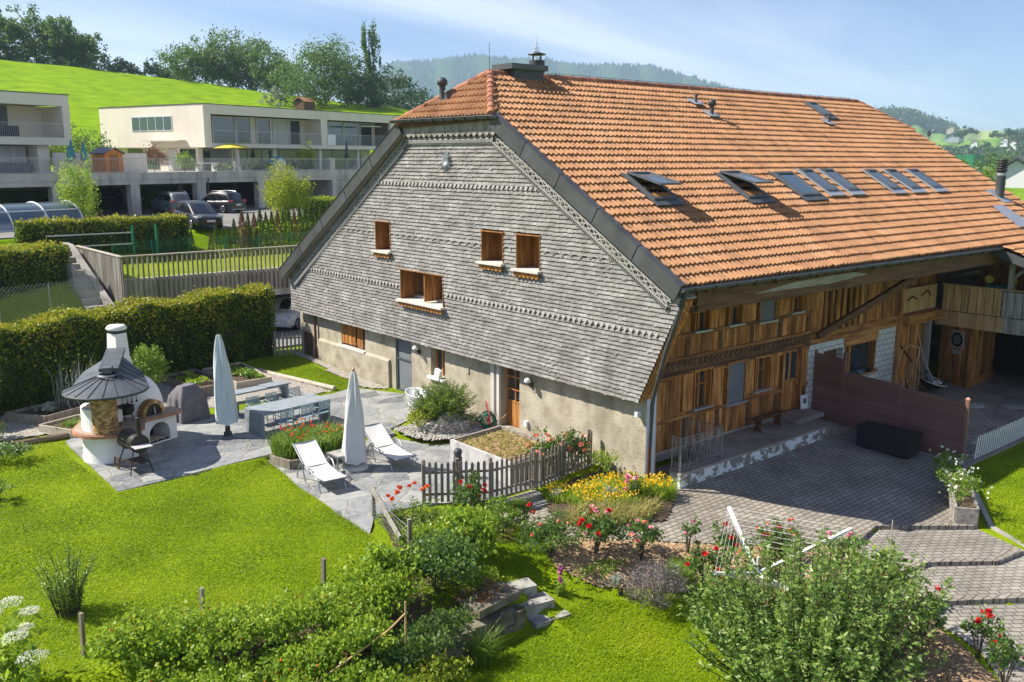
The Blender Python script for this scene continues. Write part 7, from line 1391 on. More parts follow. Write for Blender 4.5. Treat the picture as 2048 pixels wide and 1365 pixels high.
for s in (-1, 1): b.box((s * .31, 0, .43), (.03, .58, .045)); b.box((0, s * .28, .431), (.59, .03, .044))
G_(b, 'frame', 'alu', o)
for x_ in (-.31, .31):
    for y_ in (-.28, .28): b = MB(); b.box((x_, y_, .205), (.03, .03, .41)); G_(b, 'leg', 'alu', o)
# --- raised beds
def bed(label, poly, z, h, mat='grey_wood_x', fill='soil', th=.06, name='raised_bed', fz=.08):
    o = thing(name, label, 'raised bed', (0, 0, 0)); n = len(poly)
    for i in range(n):
        a, c = poly[i], poly[(i + 1) % n]; b = MB(); b.beam((a[0], a[1], z + h / 2 - .05 + .001 * (i % 2)), (c[0], c[1], z + h / 2 - .05 + .001 * (i % 2)), th, h + .1); G_(b, 'board', mat, o)
    b = MB(); b.prism(poly, z - .05, z + h - fz); f = G_(b, fill + '_fill', fill, o); return o
bed('long raised bed with soil at the left below the hedge', [(-11.9, 16.2), (-11.0, 14.95), (-9.2, 15.7), (-9.7, 16.9)], .36, .32, 'fence_wood'); bed('low pale-boarded raised bed with seedlings left of the oven', [(-11.35, 14.35), (-10.75, 13.15), (-9.6, 13.7), (-10.1, 14.8)], .34, .26, 'pale_wood')
bed('dark-boarded raised bed right of the round bush', [(-6.4, 17.9), (-6.0, 15.2), (-4.9, 15.3), (-5.0, 18.2)], .38, .36, 'fence_wood'); bed('raised bed with strawberries and pale boards in front of the hedge', [(-4.7, 18.2), (-4.6, 15.3), (-3.3, 15.3), (-3.1, 18.4)], .38, .32, 'pale_wood')
b = MB(); b.tube((-13.9, 13.35, .42), (-10.3, 13.25, .42), .09, n=10); T(G_(b, 'border_log', 'log_wood', None), 'long peeled log edging the gravel in front of the lawn', 'log'); b = MB(); b.tube((-3.0, 18.7, .46), (-1.85, 13.2, .44), .09, n=10); T(G_(b, 'border_log', 'pale_wood', None), 'pale log edging the grass strip beside the raised beds', 'log')
o = thing('straw_bed', 'weathered concrete-fronted raised bed filled with dry straw by the gable door', 'raised bed'); poly = [(-2.98, 4.55), (-3.0, 2.0), (-.9, 2.3), (-1.0, 4.75)]
b = MB(); b.ext([(-3.02, 1.95, .19), (-3.02, 4.6, .19), (-3.02, 4.6, .82), (-3.02, 1.95, .82)], (.09, 0, 0)); G_(b, 'board', 'bed_front', o)
for a, c in ((( -2.93, 4.6), (-1.0, 4.8)), ((-2.93, 1.98), (-.9, 2.25)), ((-.95, 2.3), (-1.0, 4.75))): b = MB(); b.beam((a[0], a[1], .5), (c[0], c[1], .5), .08, .62); G_(b, 'board', 'grey_wood_x', o)
b = MB(); b.prism([(-2.93, 4.5), (-2.9, 2.05), (-.98, 2.32), (-1.05, 4.7)], .3, .70); G_(b, 'straw_fill', 'mulch', o)
q = np.stack([RS.uniform(-2.85, -1.05, 900), RS.uniform(2.3, 4.55, 900), RS.uniform(.70, .80, 900)], 1); b = MB(); V, F = leafquads(q, .2, .12, up=.1); b.add(V, F); V, F = leafquads(q[:300], .12, .5, up=.1); b.add(V, F); T(G_(b, 'straw', 'l_straw', o), kind='stuff')
o = thing('poppy_bed', 'low timber planter full of orange-red poppies behind the first lounger', 'planter'); pp = [(-7.05, 7.55), (-6.85, 6.75), (-5.3, 6.55), (-4.6, 8.2), (-5.9, 8.6)]
for a, c in zip(pp, pp[1:] + pp[:1]): b = MB(); b.beam((*a, .33), (*c, .33), .09, .26); G_(b, 'board', 'fence_wood', o)
b = MB(); b.prism(pp, .2, .40); G_(b, 'soil_fill', 'soil', o)
n = 2600; t = RS.uniform(0, 2 * np.pi, n); r = np.sqrt(RS.rand(n)); q = np.stack([-5.85 + 1.15 * r * np.cos(t), 7.45 + .8 * r * np.sin(t), np.full(n, .4)], 1); b = MB(); V, F, G = blades(q, .6, .03, .5, .5); b.add(V, F); b.add(V, G); V, F = leafquads(q + np.array([0, 0, .15]) + RS.rand(n, 1) * np.array([0, 0, .35]), .09, .4); b.add(V, F); G_(b, 'poppy_leaves', 'l_bright', o)
nf = 36; t = RS.uniform(0, 2 * np.pi, nf); r = np.sqrt(RS.rand(nf)); pts = np.stack([-5.85 + 1.15 * r * np.cos(t), 7.45 + .8 * r * np.sin(t), .4 + RS.uniform(.4, .75, nf)], 1); bloom(o, nf, .075, 'p_orange', None, 0, 'rose', pts=pts, name='poppies')
# --- bath, hose reel, bollard, pots
o = thing('bathtub', 'old pale blue zinc bathtub standing by the grey screen door', 'bathtub', (-1.05, 9.0, .35), R_(75)); b = MB(); prof = [(.0, .12), (.55, .12), (.64, .2), (.74, .62), (.78, .64), (.80, .62), (.72, .6), (.62, .22), (0, .18)]; b.lathe(prof, (0, 0, 0), 26, sy=.52, sx=1.0); G_(b, 'tub', 'white_metal', o)
for x_ in (-.4, .4):
    for y_ in (-.2, .2): b = MB(); b.tube((x_, y_, .16), (x_ * 1.05, y_ * 1.1, 0), .03, .02, 8); G_(b, 'foot', 'white_metal', o)
o = thing('hose_reel', 'red hose trolley with green hose leaning on the gable wall', 'hose reel', (-.55, 5.98, .36), R_(60)); b = MB()
for i in range(9): b.path([(.13 * (i - 4) / 4, (.2 + .01 * (i % 2)) * math.cos(t), .26 + (.2 + .01 * (i % 2)) * math.sin(t)) for t in np.linspace(0, 2 * math.pi, 20)], .016, 6)
G_(b, 'hose', 'green_plastic', o); b = MB(); b.path([(-.2, -.1, 0), (-.2, -.05, .3), (-.18, .05, .85), (.18, .05, .85), (.2, -.05, .3), (.2, -.1, 0)], .014, 6); b.tube((-.2, 0, .26), (.2, 0, .26), .03, n=8); G_(b, 'frame', 'red', o)
for s in (-1, 1): b = MB(); b.path([(s * .17, .24 * math.cos(t), .26 + .24 * math.sin(t)) for t in np.linspace(0, 2 * math.pi, 20)], .016, 6); G_(b, 'flange', 'black', o)
b = MB(); b.path([(0, -.2, .2), (.1, -.5, .3), (.35, -.75, .45), (.7, -.9, .42)], .014, 6); G_(b, 'hose_end', 'p_yellow' if False else 'balcony_wood', o)
b = MB(); b.lathe([(.16, 0), (.13, .08), (.11, .5), (.12, .52), (.12, .56), (.10, .58), (.10, .66), (.115, .68), (.115, .76), (.08, .80), (0, .81)], (-3.72, 3.3, .21), 18); T(G_(b, 'bollard', 'zinc_dark', None), 'dark grey cast iron bollard standing on the patio', 'bollard')
# --- picket fence
def picket(name, label, p, q, h, st, mat, z=None, wv=.075, posts=(0,), group=None, lean=0., rails=(.25, .8), th=.02):
    o = thing(name, label, 'fence', group=group); p = Vector(p); q = Vector(q); d = q - p; L = d.length; d.normalize(); rz_ = math.atan2(d.y, d.x); n = int(L / st); 
    for i in range(n + 1):
        c = p + d * (L * i / n); z0 = (g1(c.x, c.y) if z is None else z) + .06; b = MB(); hh = h * random.uniform(.97, 1.03); pr = [(-wv / 2, 0), (wv / 2, 0), (wv / 2, hh - .05), (wv * .25, hh), (-wv * .25, hh), (-wv / 2, hh - .05)]
        b.ext([(c.x + d.x * u + lean * v, c.y + d.y * u, z0 + v) for u, v in pr], (-d.y * th, d.x * th, 0)); G_(b, 'picket', mat, o)
    for rr_ in rails: b = MB(); za = (g1(p.x, p.y) if z is None else z) + h * rr_; zb_ = (g1(q.x, q.y) if z is None else z) + h * rr_; off = Vector((d.y, -d.x)) * -.045; b.beam((p.x + off.x, p.y + off.y, za), (q.x + off.x, q.y + off.y, zb_), .035, .06); G_(b, 'rail', mat, o)
    for t in posts: c = p + d * (L * t); z0 = (g1(c.x, c.y) if z is None else z); off = Vector((d.y, -d.x)) * -.09; b = MB(); b.tube((c.x + off.x, c.y + off.y, z0 - .2), (c.x + off.x, c.y + off.y, z0 + h + .12), .05, n=10); G_(b, 'post', mat, o)
    return o
picket('picket_fence', 'weathered picket fence from the garden corner up to the steps', (-5.55, 2.25), (-4.15, 1.38), 1.02, .14, 'fence_wood', posts=(0, .5)); picket('picket_gate', 'weathered picket gate standing above the two concrete steps', (-4.1, 1.36), (-2.75, 1.30), 1.0, .145, 'fence_wood', z=.2, posts=(0, 1)); picket('picket_fence', 'picket fence between the gate and the plastered gable wall', (-2.65, 1.30), (-.25, 1.75), 1.0, .145, 'fence_wood', z=.12, posts=(.1, .5, 1))
picket('picket_gate', 'small grey picket gate between the hedge and the wall corner', (-1.15, 19.35), (-.1, 18.9), .95, .15, 'grey_wood', z=.48, posts=(0, 1))
b = MB(); b.box((.0, 18.55, .95), (.08, .6, 1.1)); T(G_(b, 'board_panel', 'dark_wood', None), 'short dark board panel beside the brown downpipe', 'panel')
o = thing('garden_steps', 'two concrete steps below the picket gate', 'steps'); b = MB(); b.bx(-4.15, -2.75, 1.0, 1.32, -.2, .20); G_(b, 'step', 'concrete', o); b = MB(); b.bx(-4.1, -2.72, .65, .999, -.2, .06); G_(b, 'step', 'concrete', o)
o = thing('wire_fence', 'leaning weathered rail with wire netting along the flower bed', 'fence'); b = MB(); b.beam((-7.0, 2.35, 1.0), (-7.5, .35, .50), .05, .12); G_(b, 'rail', 'grey_wood', o)
for x_, y_, h_ in ((-6.9, 2.4, .95), (-7.35, .2, .95)): b = MB(); b.tube((x_, y_, -.2), (x_, y_, h_), .05, n=8); G_(b, 'post', 'fence_wood', o)
b = MB()
for i in range(28): u = i / 28; b.tube((-6.95 - .45 * u, 2.4 - 2.15 * u, .1), (-6.95 - .45 * u + .03 * math.sin(i), 2.4 - 2.15 * u, .62), .004, n=3)
for z_ in (.15, .25, .35, .45, .55, .64): b.tube((-6.9, 2.4, z_ + .08), (-7.4, .2, z_), .004, n=3)
b.path([(-6.9, 2.4, .95), (-7.1, 1.3, .68), (-7.35, .25, .75)], .006, 3); G_(b, 'netting', 'zinc_light', o)
# stone steps and wall
o = thing('stone_steps', 'three rough grey stone steps down to the lower lawn', 'steps')
for i, (x_, y_, z_) in enumerate(((-6.25, -2.02, -.10), (-6.12, -2.42, -.32), (-6.0, -2.80, -.54))): b = MB(); b.box((x_, y_, z_ - .12), (.85, .42, .24), R_(-14 + 3 * i)); G_(b, 'step', 'stone_grey', o)
o = thing('dry_stone_wall', 'mossy low stone retaining wall left of the stone steps', 'wall')
for i in range(26):
    u = i % 13; x_ = -6.75 - u * .26; z_ = -.62 + .28 * (i // 13); b = MB(); b.box((x_, -2.62 - .008 * u * u * .3 + random.uniform(-.05, .05), z_ + random.uniform(-.03, .03)), (.30, .30, .27), random.uniform(-.2, .2), tilt=(random.uniform(-.1, .1), 'X')); G_(b, 'stone', 'mossy_stone', o)
b = MB(); b.box((-7.15, -2.35, .0), (1.2, .55, .16), R_(8), tilt=(R_(3), 'X')); G_(b, 'cap_stone', 'mossy_stone', o)
o = thing('gabion_ring', 'low rounded cobble ring under the rosemary bush', 'planter', (-1.55, 7.0, .34)); b = MB(); b.lathe([(.85, 0), (.84, .34), (.6, .36), (.0, .33)], (0, 0, 0), 22); G_(b, 'core', 'gravel', o)
b = MB()
for i in range(420): t = random.uniform(0, 6.28); zz = random.uniform(.0, .36); r = .86; s = random.uniform(.03, .055); b.lathe([(0, -s * .7), (s, 0), (0, s * .7)], (r * math.cos(t), r * math.sin(t), zz), 6, sx=1.2)
T(G_(b, 'cobbles', 'plaster_smooth', o), kind='stuff')
n = 1500; q = np.stack([RS.uniform(-3, 0, n), RS.uniform(5.6, 8.6, n), np.full(n, .385)], 1); q = q[inside([(-2.9, 7.75), (-.1, 8.6), (-.1, 5.75), (-1.5, 5.55), (-2.75, 6.0), (-3.0, 6.9)], q[:, 0], q[:, 1])]
b = MB()
for c in q: s = random.uniform(.02, .045); b.lathe([(0, -s * .5), (s, 0), (0, s * .6)], tuple(c), 5, sx=1.3)
T(b.build('pebbles', M['plaster_smooth']), kind='stuff', label='pale pebbles around the rosemary bed')
# stakes
for x_, y_, z_, h_, lab in ((-9.82, -.5, .0, 1.0, 'weathered stake at the edge of the lawn, rightmost of three'), (-12.15, -.3, .0, 1.05, 'middle weathered stake among the berry bushes'), (-14.0, .4, .05, .85, 'leftmost weathered stake in front of the lawn')): b = MB(); b.box((x_, y_, z_ + h_ / 2), (.06, .08, h_), .3, tilt=(R_(2), 'X')); T(G_(b, 'stake', 'fence_wood', None), lab, 'stake', 'weathered stakes along the berry row')
b = MB(); b.path([(-11.35, -2.9, .05), (-9.9, -2.95, .55), (-9.55, -3.0, .8)], .018, 6); b.tube((-9.6, -3.0, -.6), (-9.58, -3.0, 1.0), .018, n=6); T(G_(b, 'bamboo_cane', 'balcony_wood', None), 'two bamboo canes tied together over the berry bushes', 'cane')
# ================= YARD OBJECTS =================
o = thing('wooden_bench', 'simple brown wooden bench on the entrance terrace', 'bench', (5.95, .28, .42), R_(2)); b = MB(); b.box((0, 0, .44), (1.5, .32, .04)); G_(b, 'seat', 'dark_wood', o)
for x_ in (-.55, .55): b = MB(); b.ext([(x_, -.15, 0), (x_, -.08, .22), (x_, -.14, .42), (x_, .14, .42), (x_, .08, .22), (x_, .15, 0), (x_, .05, .04), (x_, -.05, .04)], (.035, 0, 0)); G_(b, 'leg', 'dark_wood', o)
b = MB(); b.box((8.42, .60, .80), (.34, .03, .46), R_(-6), tilt=(R_(-6), 'X')); o = G_(b, 'notice', 'white', None); T(o, 'small white notice leaning by the front door', 'sign'); b = MB(); b.box((8.42, .57, .84), (.16, .005, .18), R_(-6)); G_(b, 'print', 'screen_grey', o)
PF = thing('privacy_fence', 'brown plank privacy fence dividing the yard, highest beside the house', 'fence')
def panel(p, q, z0, za, zb_, nm='panel'):
    b = MB(); p = Vector((*p, 0)); q = Vector((*q, 0)); n = int((max(za, zb_) - z0) / .15)
    for i in range(n):
        a0 = z0 + (za - z0) * i / n; a1 = z0 + (za - z0) * (i + 1) / n - .008; b0 = z0 + (zb_ - z0) * i / n; b1 = z0 + (zb_ - z0) * (i + 1) / n - .008
        b.add([(p.x - .015, p.y, a0), (q.x - .015, q.y, b0), (q.x - .015, q.y, b1), (p.x - .015, p.y, a1), (p.x + .015, p.y, a0), (q.x + .015, q.y, b0), (q.x + .015, q.y, b1), (p.x + .015, p.y, a1)], [(0, 3, 2, 1), (4, 5, 6, 7), (3, 7, 6, 2), (0, 1, 5, 4)])
    G_(b, nm, 'brown_panel', PF)
panel((9.25, .75), (9.2, -.25), .12, 2.33, 2.28); panel((9.2, -.35), (9.15, -2.22), .05, 1.86, 1.83); panel((9.15, -2.32), (8.98, -4.3), -.1, 1.75, 1.68)
for x_, y_, h_ in ((9.25, .8, 2.4), (9.2, -.3, 2.5), (9.15, -2.27, 1.92), (8.98, -4.36, 1.78)): b = MB(); b.box((x_, y_, h_ / 2 - .1), (.1, .1, h_ + .2)); G_(b, 'post', 'brown_panel', PF)
b = MB(); b.lathe([(.08, 0), (.08, .04), (0, .09)], (8.98, -4.36, 1.78), 4, sm=False, a0=R_(45), a1=R_(405)); G_(b, 'post_cap', 'copper', PF)
o = thing('storage_box', 'large black storage box standing against the brown fence', 'storage box', (8.28, -2.42, -.06), R_(2)); b = MB(); b.bx(-.36, .36, -.82, .82, .0, .56); 
for i in range(8): b.bx(-.372, -.361, -.78 + i * .2, -.62 + i * .2, .05, .5)
G_(b, 'body', 'black', o); b = MB(); b.bx(-.40, .40, -.86, .86, .565, .66); b.bx(-.34, .34, -.8, .8, .66, .675); G_(b, 'lid', 'black', o)
o = thing('white_fence', 'low white slanted-slat fence between the yard and the lawn', 'fence')
for i in range(64): x_ = 9.2 + i * .15; b = MB(); b.beam((x_, -4.62, .02), (x_ + .16, -4.60, .66 + .02 * (i % 2)), .05, .02, up=(0, 1, 0)); G_(b, 'slat', 'white_metal', o)
for z_ in (.15, .5): b = MB(); b.beam((9.1, -4.56, z_), (18.8, -4.5, z_), .03, .05); G_(b, 'rail', 'grey_wood_x', o)
o = thing('planter_trough', 'long weathered timber trough with white-flowering plants by the lawn', 'planter'); pl = [(8.0, -4.25), (4.55, -6.2), (4.85, -6.6), (8.3, -4.65)]
for a, c in zip(pl, pl[1:] + pl[:1]): b = MB(); b.beam((*a, -.08), (*c, -.08), .06, .5); G_(b, 'board', 'grey_wood_x', o)
b = MB(); b.prism(pl, -.3, .1); G_(b, 'soil_fill', 'soil', o)
for i, (x_, y_, r_, h_) in enumerate(((7.6, -4.6, .4, .2), (6.7, -5.15, .42, .22), (5.9, -5.6, .45, .28), (5.2, -6.1, .42, .3))): 
    q = clumped(500, (r_, r_, h_), spread=.25) + np.array([x_, y_, .15 + h_]); b = MB(); V, F = leafquads(q, .09, .4, up=.6); b.add(V, F); G_(b, 'leaves', 'l_bright', o)
    nf = 24; pts = clumped(nf, (r_ * 1.1, r_ * 1.1, h_), spread=.25, shell=.8) + np.array([x_, y_, .25 + h_]); bloom(o, nf, .07, 'p_white', None, 0, 'x', pts=pts)
for (x_, y_), lab in (((15.6, -1.75), 'round manhole cover nearer the brown fence'), ((16.7, -2.7), 'round manhole cover nearer the wing')):
    b = MB(); b.lathe([(0, .03), (.36, .03), (.38, .02), (.40, .0)], (x_, y_, -.10 if y_ < -2 else -.06), 26); T(G_(b, 'manhole_cover', 'concrete', None), lab, 'manhole cover')
# hanging rattan chair
o = thing('hanging_chair', 'rattan egg chair on a curved stand in front of the tiled wall', 'hanging chair', (14.3, -.15, .01), R_(35)); b = MB(); b.path([(0, .55, .03), (0, .62, 1.0), (0, .5, 1.8), (0, .2, 2.05), (0, -.1, 1.95)], .03, 8); b.path([(.45 * math.cos(t), .1 + .45 * math.sin(t), .03) for t in np.linspace(0, 2 * math.pi, 20)], .025, 6); G_(b, 'stand', 'balcony_wood', o)
b = MB()
for i in range(12): t0 = math.pi * .0 + i * math.pi / 11; b.path([(.40 * math.sin(u) * math.cos(t0), -.1 + .36 * math.sin(u) * abs(math.sin(t0)), .95 - .62 * math.cos(u)) for u in np.linspace(.05, math.pi - .05, 14)], .014, 5)
for u in np.linspace(.3, math.pi - .3, 11): b.path([(.40 * math.sin(u) * math.cos(t), -.1 + .36 * math.sin(u) * math.sin(t), .95 - .62 * math.cos(u)) for t in np.linspace(0, math.pi, 14)], .012, 5)
G_(b, 'basket', 'balcony_wood', o); b = MB(); b.tube((0, -.1, 1.95), (0, -.1, 1.56), .01, n=5); G_(b, 'rope', 'white', o)
o = thing('hanging_chair', 'black net hanging chair with checked cushion beside the rattan egg chair', 'hanging chair', (16.0, .0, .01), R_(20)); b = MB(); b.path([(-.1, .6, 2.3), (-.5, .3, 1.4), (-.5, -.1, .6), (0, -.4, .35), (.5, -.1, .4)], .02, 6); b.path([(.5 * math.cos(t), -.1 + .45 * math.sin(t), .45 + .12 * math.sin(t)) for t in np.linspace(0, 2 * math.pi, 24)], .025, 6); G_(b, 'ring', 'pale_wood', o)
b = MB(); b.lathe([(.5, .45), (.42, .3), (.2, .16), (0, .12)], (0, -.1, 0), 18); G_(b, 'net', 'black', o); b = MB(); b.box((-.1, .1, .62), (.5, .14, .4), .3, tilt=(R_(-25), 'X')); G_(b, 'cushion', 'screen_grey', o); b = MB(); b.box((.0, -.15, .36), (.4, .4, .14), .3); G_(b, 'cushion', 'white', o)
for i, (x_, m_, lab) in enumerate(((11.35, 'teal', 'turquoise bowl at the left of the window sill'), (11.95, 'teal', 'turquoise pot with white shells on the window sill'), (12.6, 'black', 'dark pot with a small plant on the window sill'))): b = MB(); b.lathe([(.0, 0), (.1, 0), (.13, .12), (.11, .12), (0, .1)], (x_, .68, 1.2), 12); o = G_(b, 'pot', m_, None); T(o, lab, 'pot')
p_ = thing('garden_machine', 'dark mower with red hood in the open shed of the wing', 'mower', (20.2, -2.2, .0), .4); b = MB(); b.box((0, 0, .35), (.9, .5, .4)); G_(b, 'body', 'black', p_); b = MB(); b.box((.3, -.1, .62), (.4, .35, .14)); G_(b, 'hood', 'red', p_); b = MB(); b.path([(-.4, -.2, .5), (-.9, -.2, 1.0), (-.9, .2, 1.0), (-.4, .2, .5)], .02, 5); G_(b, 'handle', 'rail_metal', p_)
for x_ in (-.3, .3):
    for y_ in (-.28, .28): b = MB(); b.tube((x_, y_ - .04, .17), (x_, y_ + .04, .17), .17, n=14); G_(b, 'wheel', 'tyre', p_)
p_ = thing('toy_tractor', 'green and yellow item standing on the balcony of the wing', 'toy', (18.6, -1.1, 2.9)); b = MB(); b.box((0, 0, .9), (.5, .9, .3)); G_(b, 'body', 'green_plastic', p_)
for y_ in (-.4, .45): b = MB(); b.tube((-.05, y_, 1.25), (.08, y_, 1.25), .15, n=14); G_(b, 'wheel', 'yellow_cloth', p_)
# rotary clothes dryer
o = thing('clothes_dryer', 'white rotary clothes dryer with lines rising out of the shrubs', 'clothes dryer', (-2.9, -5.6, -.7)); b = MB(); b.tube((0, 0, 0), (0, 0, 1.5), .025, n=8); G_(b, 'pole', 'white_metal', o)
tips = [(.95, 1.45, 1.88), (1.98, -.85, 1.85), (-.5, -1.1, 1.35), (-1.75, -.26, 1.78)]; c_ = Vector((0, 0, 1.15))
for t in tips: b = MB(); b.beam(tuple(c_), t, .075, .05); G_(b, 'arm', 'white', o)
b = MB()
for k in np.linspace(.45, 1, 7):
    P4 = [tuple(c_.lerp(Vector(t), k)) for t in tips]
    for a, c in zip(P4, P4[1:] + P4[:1]): b.tube(a, c, .004, n=3, cap=False)
G_(b, 'lines', 'white', o)
b = MB(); b.lathe([(.0, 0), (.17, .0), (.20, .36), (.23, .38), (.2, .38), (0, .3)], (-.35, -7.0, -.7), 14); o = G_(b, 'plant_pot', 'black', None); T(o, 'dark tub with a leafy vine on a thin stake beside the drive', 'plant pot'); o2 = o
q = clumped(500, (.4, .4, .55), spread=.3) + np.array([-.35, -7.0, .25]); b = MB(); V, F = leafquads(q, .13, .8); b.add(V, F); G_(b, 'foliage', 'l_bright', o2); b = MB(); b.tube((-.3, -7.0, -.4), (-.3, -7.0, 1.35), .012, n=5); G_(b, 'cane', 'pale_wood', o2)
o = thing('flower_pot', 'grey zinc pot standing beside the lower concrete step', 'plant pot', (-2.5, .75, .0)); b = MB(); b.lathe([(0, 0), (.12, 0), (.17, .3), (.15, .3), (0, .26)], (0, 0, 0), 14); G_(b, 'pot', 'stone_grey', o)
# ================= GARDEN PLANTS =================
# big pear-like shrub in the foreground right: upright shoots with drooping leaves
def shoot_bush(name, label, loc, rx, ry, n, hmin, hmax, per, size, mat, cat='shrub', asp=.42, bare=.1, lean=.35, stem='bark', sr=.008):
    o = thing(name, label, cat, loc); P_ = []; D = []; b = MB()
    for i in range(n):
        t = random.uniform(0, 6.28); r = math.sqrt(random.random()); x = rx * r * math.cos(t); y = ry * r * math.sin(t); h = random.uniform(hmin, hmax) * (1 - .35 * r * r) * (1.28 if n > 300 and random.random() < .07 else 1); lx = x * lean + random.uniform(-.12, .12); ly = y * lean + random.uniform(-.12, .12)
        b.path([(x * .55, y * .55, 0), (x * .85, y * .85, h * .5), (x + lx, y + ly, h)], [sr * 1.6, sr, sr * .4], 4)
        k = int(per * h); u = np.sort(RS.rand(k)) * (1 - bare) + bare
        base = np.stack([np.interp(u, [0, .5, 1], [x * .55, x * .85, x + lx]), np.interp(u, [0, .5, 1], [y * .55, y * .85, y + ly]), u * h], 1); a = RS.uniform(0, 6.28, k); dd = np.stack([np.cos(a), np.sin(a), RS.uniform(-.5, .7, k)], 1); P_.append(base + dd * size * .55); D.append(dd)
    P_ = np.vstack(P_); D = np.vstack(D); s = MB(); V, F = leafquads(P_, size, asp, 0, .0, dirs=D / np.linalg.norm(D, axis=1)[:, None]); s.add(V, F); s.build('foliage', M[mat], o); b.build('stems', M[stem], o); return o
shoot_bush('pear_bush', 'big leafy pear-like bush filling the lower right foreground', (-3.5, -7.25, -.78), 2.45, 2.0, 420, 1.1, 2.75, 44, .115, 'l_pear', lean=.10, asp=.42, sr=.010)
for x_, y_, h_ in ((-2.9, -4.7, 2.0), (-4.9, -5.6, 1.9), (-1.9, -6.1, 2.2)): pass
shoot_bush('young_fruit_shrub', 'upright willow-like shrub alone on the lawn at the left', (-13.75, 2.3, .05), .42, .42, 46, .9, 1.6, 46, .085, 'l_bright', lean=.5, asp=.28)
# berry row
for i, (x_, y_, r_, h_) in enumerate(((-13.5, -.3, .62, .75), (-12.75, -.75, .75, .8), (-12.0, -1.2, .7, .85), (-11.3, -1.5, .8, .8), (-10.5, -1.6, .75, .75), (-9.8, -1.65, .8, .85), (-9.2, -1.7, .7, .8), (-12.3, -1.9, .6, .6), (-11.2, -2.4, .65, .6), (-10.2, -2.5, .6, .6), (-13.3, -1.5, .7, .9), (-12.6, -2.2, .75, 1.0), (-11.8, -2.95, .75, 1.0), (-11.0, -3.4, .75, .9), (-10.2, -3.6, .6, .7))):
    shrub('berry_bush', (ORD[i] + ' currant bush from the left in the row by the stakes') if i < 7 else ((ORD[i - 7] + ' currant bush from the left in the middle of the berry patch') if i < 10 else ORD[i - 10] + ' currant bush from the left along the bottom picture edge'), (x_, y_), (r_, r_ * .8, h_ * .55), 2600, .078, 'l_berry', 'shrub', 'currant bushes in the foreground row', asp=.75, shell=.35, flowers=[(7, .04, 'p_orange', 'x')] if i % 2 == 0 else None, stems=6, lump=.3)
shrub('berry_bush', 'yellowish currant bush in front of the stone wall', (-9.6, -3.35), (.75, .6, .45), 1500, .09, 'l_yellowgreen', 'shrub', asp=.75, stems=5, lump=.3); shrub('berry_bush', 'tall currant bush right of the rightmost stake', (-8.9, -1.2), (.65, .6, .6), 2200, .10, 'l_berry', 'shrub', asp=.75, lump=.3)
shrub('rose_bush', 'dark glossy shrub without flowers left of the stone steps', (-7.75, -1.35), (.85, .8, .6), 4200, .085, 'l_rose', 'shrub', asp=.6, lump=.25, flowers=[(9, .05, 'p_white', 'x')]); shrub('hydrangea_bush', 'broad-leaved green shrub between the wire fence and the lawn patch', (-6.45, -.6), (.62, .6, .6), 2200, .12, 'l_berry', 'shrub', asp=.75, lump=.3)
shoot_bush('lily_clump', 'tall narrow-leaved lily clump with red-orange flowers inside the wire fence', (-6.35, 1.35, .0), .8, .75, 90, .4, .8, 34, .12, 'l_bright', 'flowers', asp=.22)
bloom(KIDS.__call__ and bpy.data.objects['lily_clump'], 1, .11, 'p_orange', None, 0, 'rose', pts=np.array([(-.45, .55, .85), (-.3, .4, .95), (.1, .5, .98), (.25, .2, .95), (.0, .75, .9), (.6, .5, .85), (-.55, .25, .9), (.35, .65, .95)]))
shoot_bush('lily_clump', 'dense narrow-leaved clump in the middle of the fenced bed', (-5.9, .7, -.02), .75, .6, 80, .4, .75, 36, .11, 'l_bright', 'flowers', asp=.22); shrub('shrub', 'low leafy groundcover between the fenced bed and the grass patch', (-6.9, .3), (.6, .5, .3), 1500, .08, 'l_berry', asp=.6, stems=0); shrub('shrub', 'low green groundcover at the foot of the glossy dark shrub', (-7.0, -1.7), (.6, .4, .22), 1200, .07, 'l_berry', asp=.6, stems=0)
shrub('shrub', 'low mixed seedlings in the mulch between the roses', (-4.2, -2.5), (.7, .35, .16), 700, .07, 'l_bright', 'plants', asp=.4, stems=0); shrub('shrub', 'low green growth in the mulch right of the dry lavender', (-2.6, -4.6), (.6, .5, .22), 1100, .08, 'l_bright', 'plants', asp=.4, stems=0); shrub('shrub', 'low growth in the mulch in front of the small pink rose', (-2.7, -3.5), (.45, .35, .16), 500, .07, 'l_berry', 'plants', asp=.4, stems=0)
shrub('box_bush', 'round bright green bush below the concrete steps', (-4.85, .05), (.52, .48, .42), 2200, .07, 'l_bright', asp=.5, spread=.15, shell=.6, lump=.1)
shrub('rose_bush', 'red rose bush climbing through the picket fence', (-5.0, 1.1), (.42, .4, .55), 900, .075, 'l_rose', 'rose bush', flowers=[(7, .12, 'p_red', 'rose')], asp=.65); shrub('rose_bush', 'low red rose right of the round green bush', (-4.25, -.05), (.3, .3, .4), 400, .075, 'l_rose', 'rose bush', flowers=[(3, .11, 'p_red', 'rose')], asp=.65)
shrub('rose_bush', 'red and pink rose bush in the middle of the mulch bed', (-3.85, -2.0), (.62, .5, .55), 1500, .08, 'l_rose', 'rose bush', flowers=[(7, .12, 'p_red', 'rose'), (6, .10, 'p_pink', 'rose')], asp=.65, lump=.3); shrub('rose_bush', 'salmon and pink rose right of the red and pink one', (-3.1, -2.7), (.45, .42, .5), 800, .08, 'l_rose', 'rose bush', flowers=[(5, .10, 'p_pink', 'rose'), (3, .11, 'p_salmon', 'rose')], asp=.65)
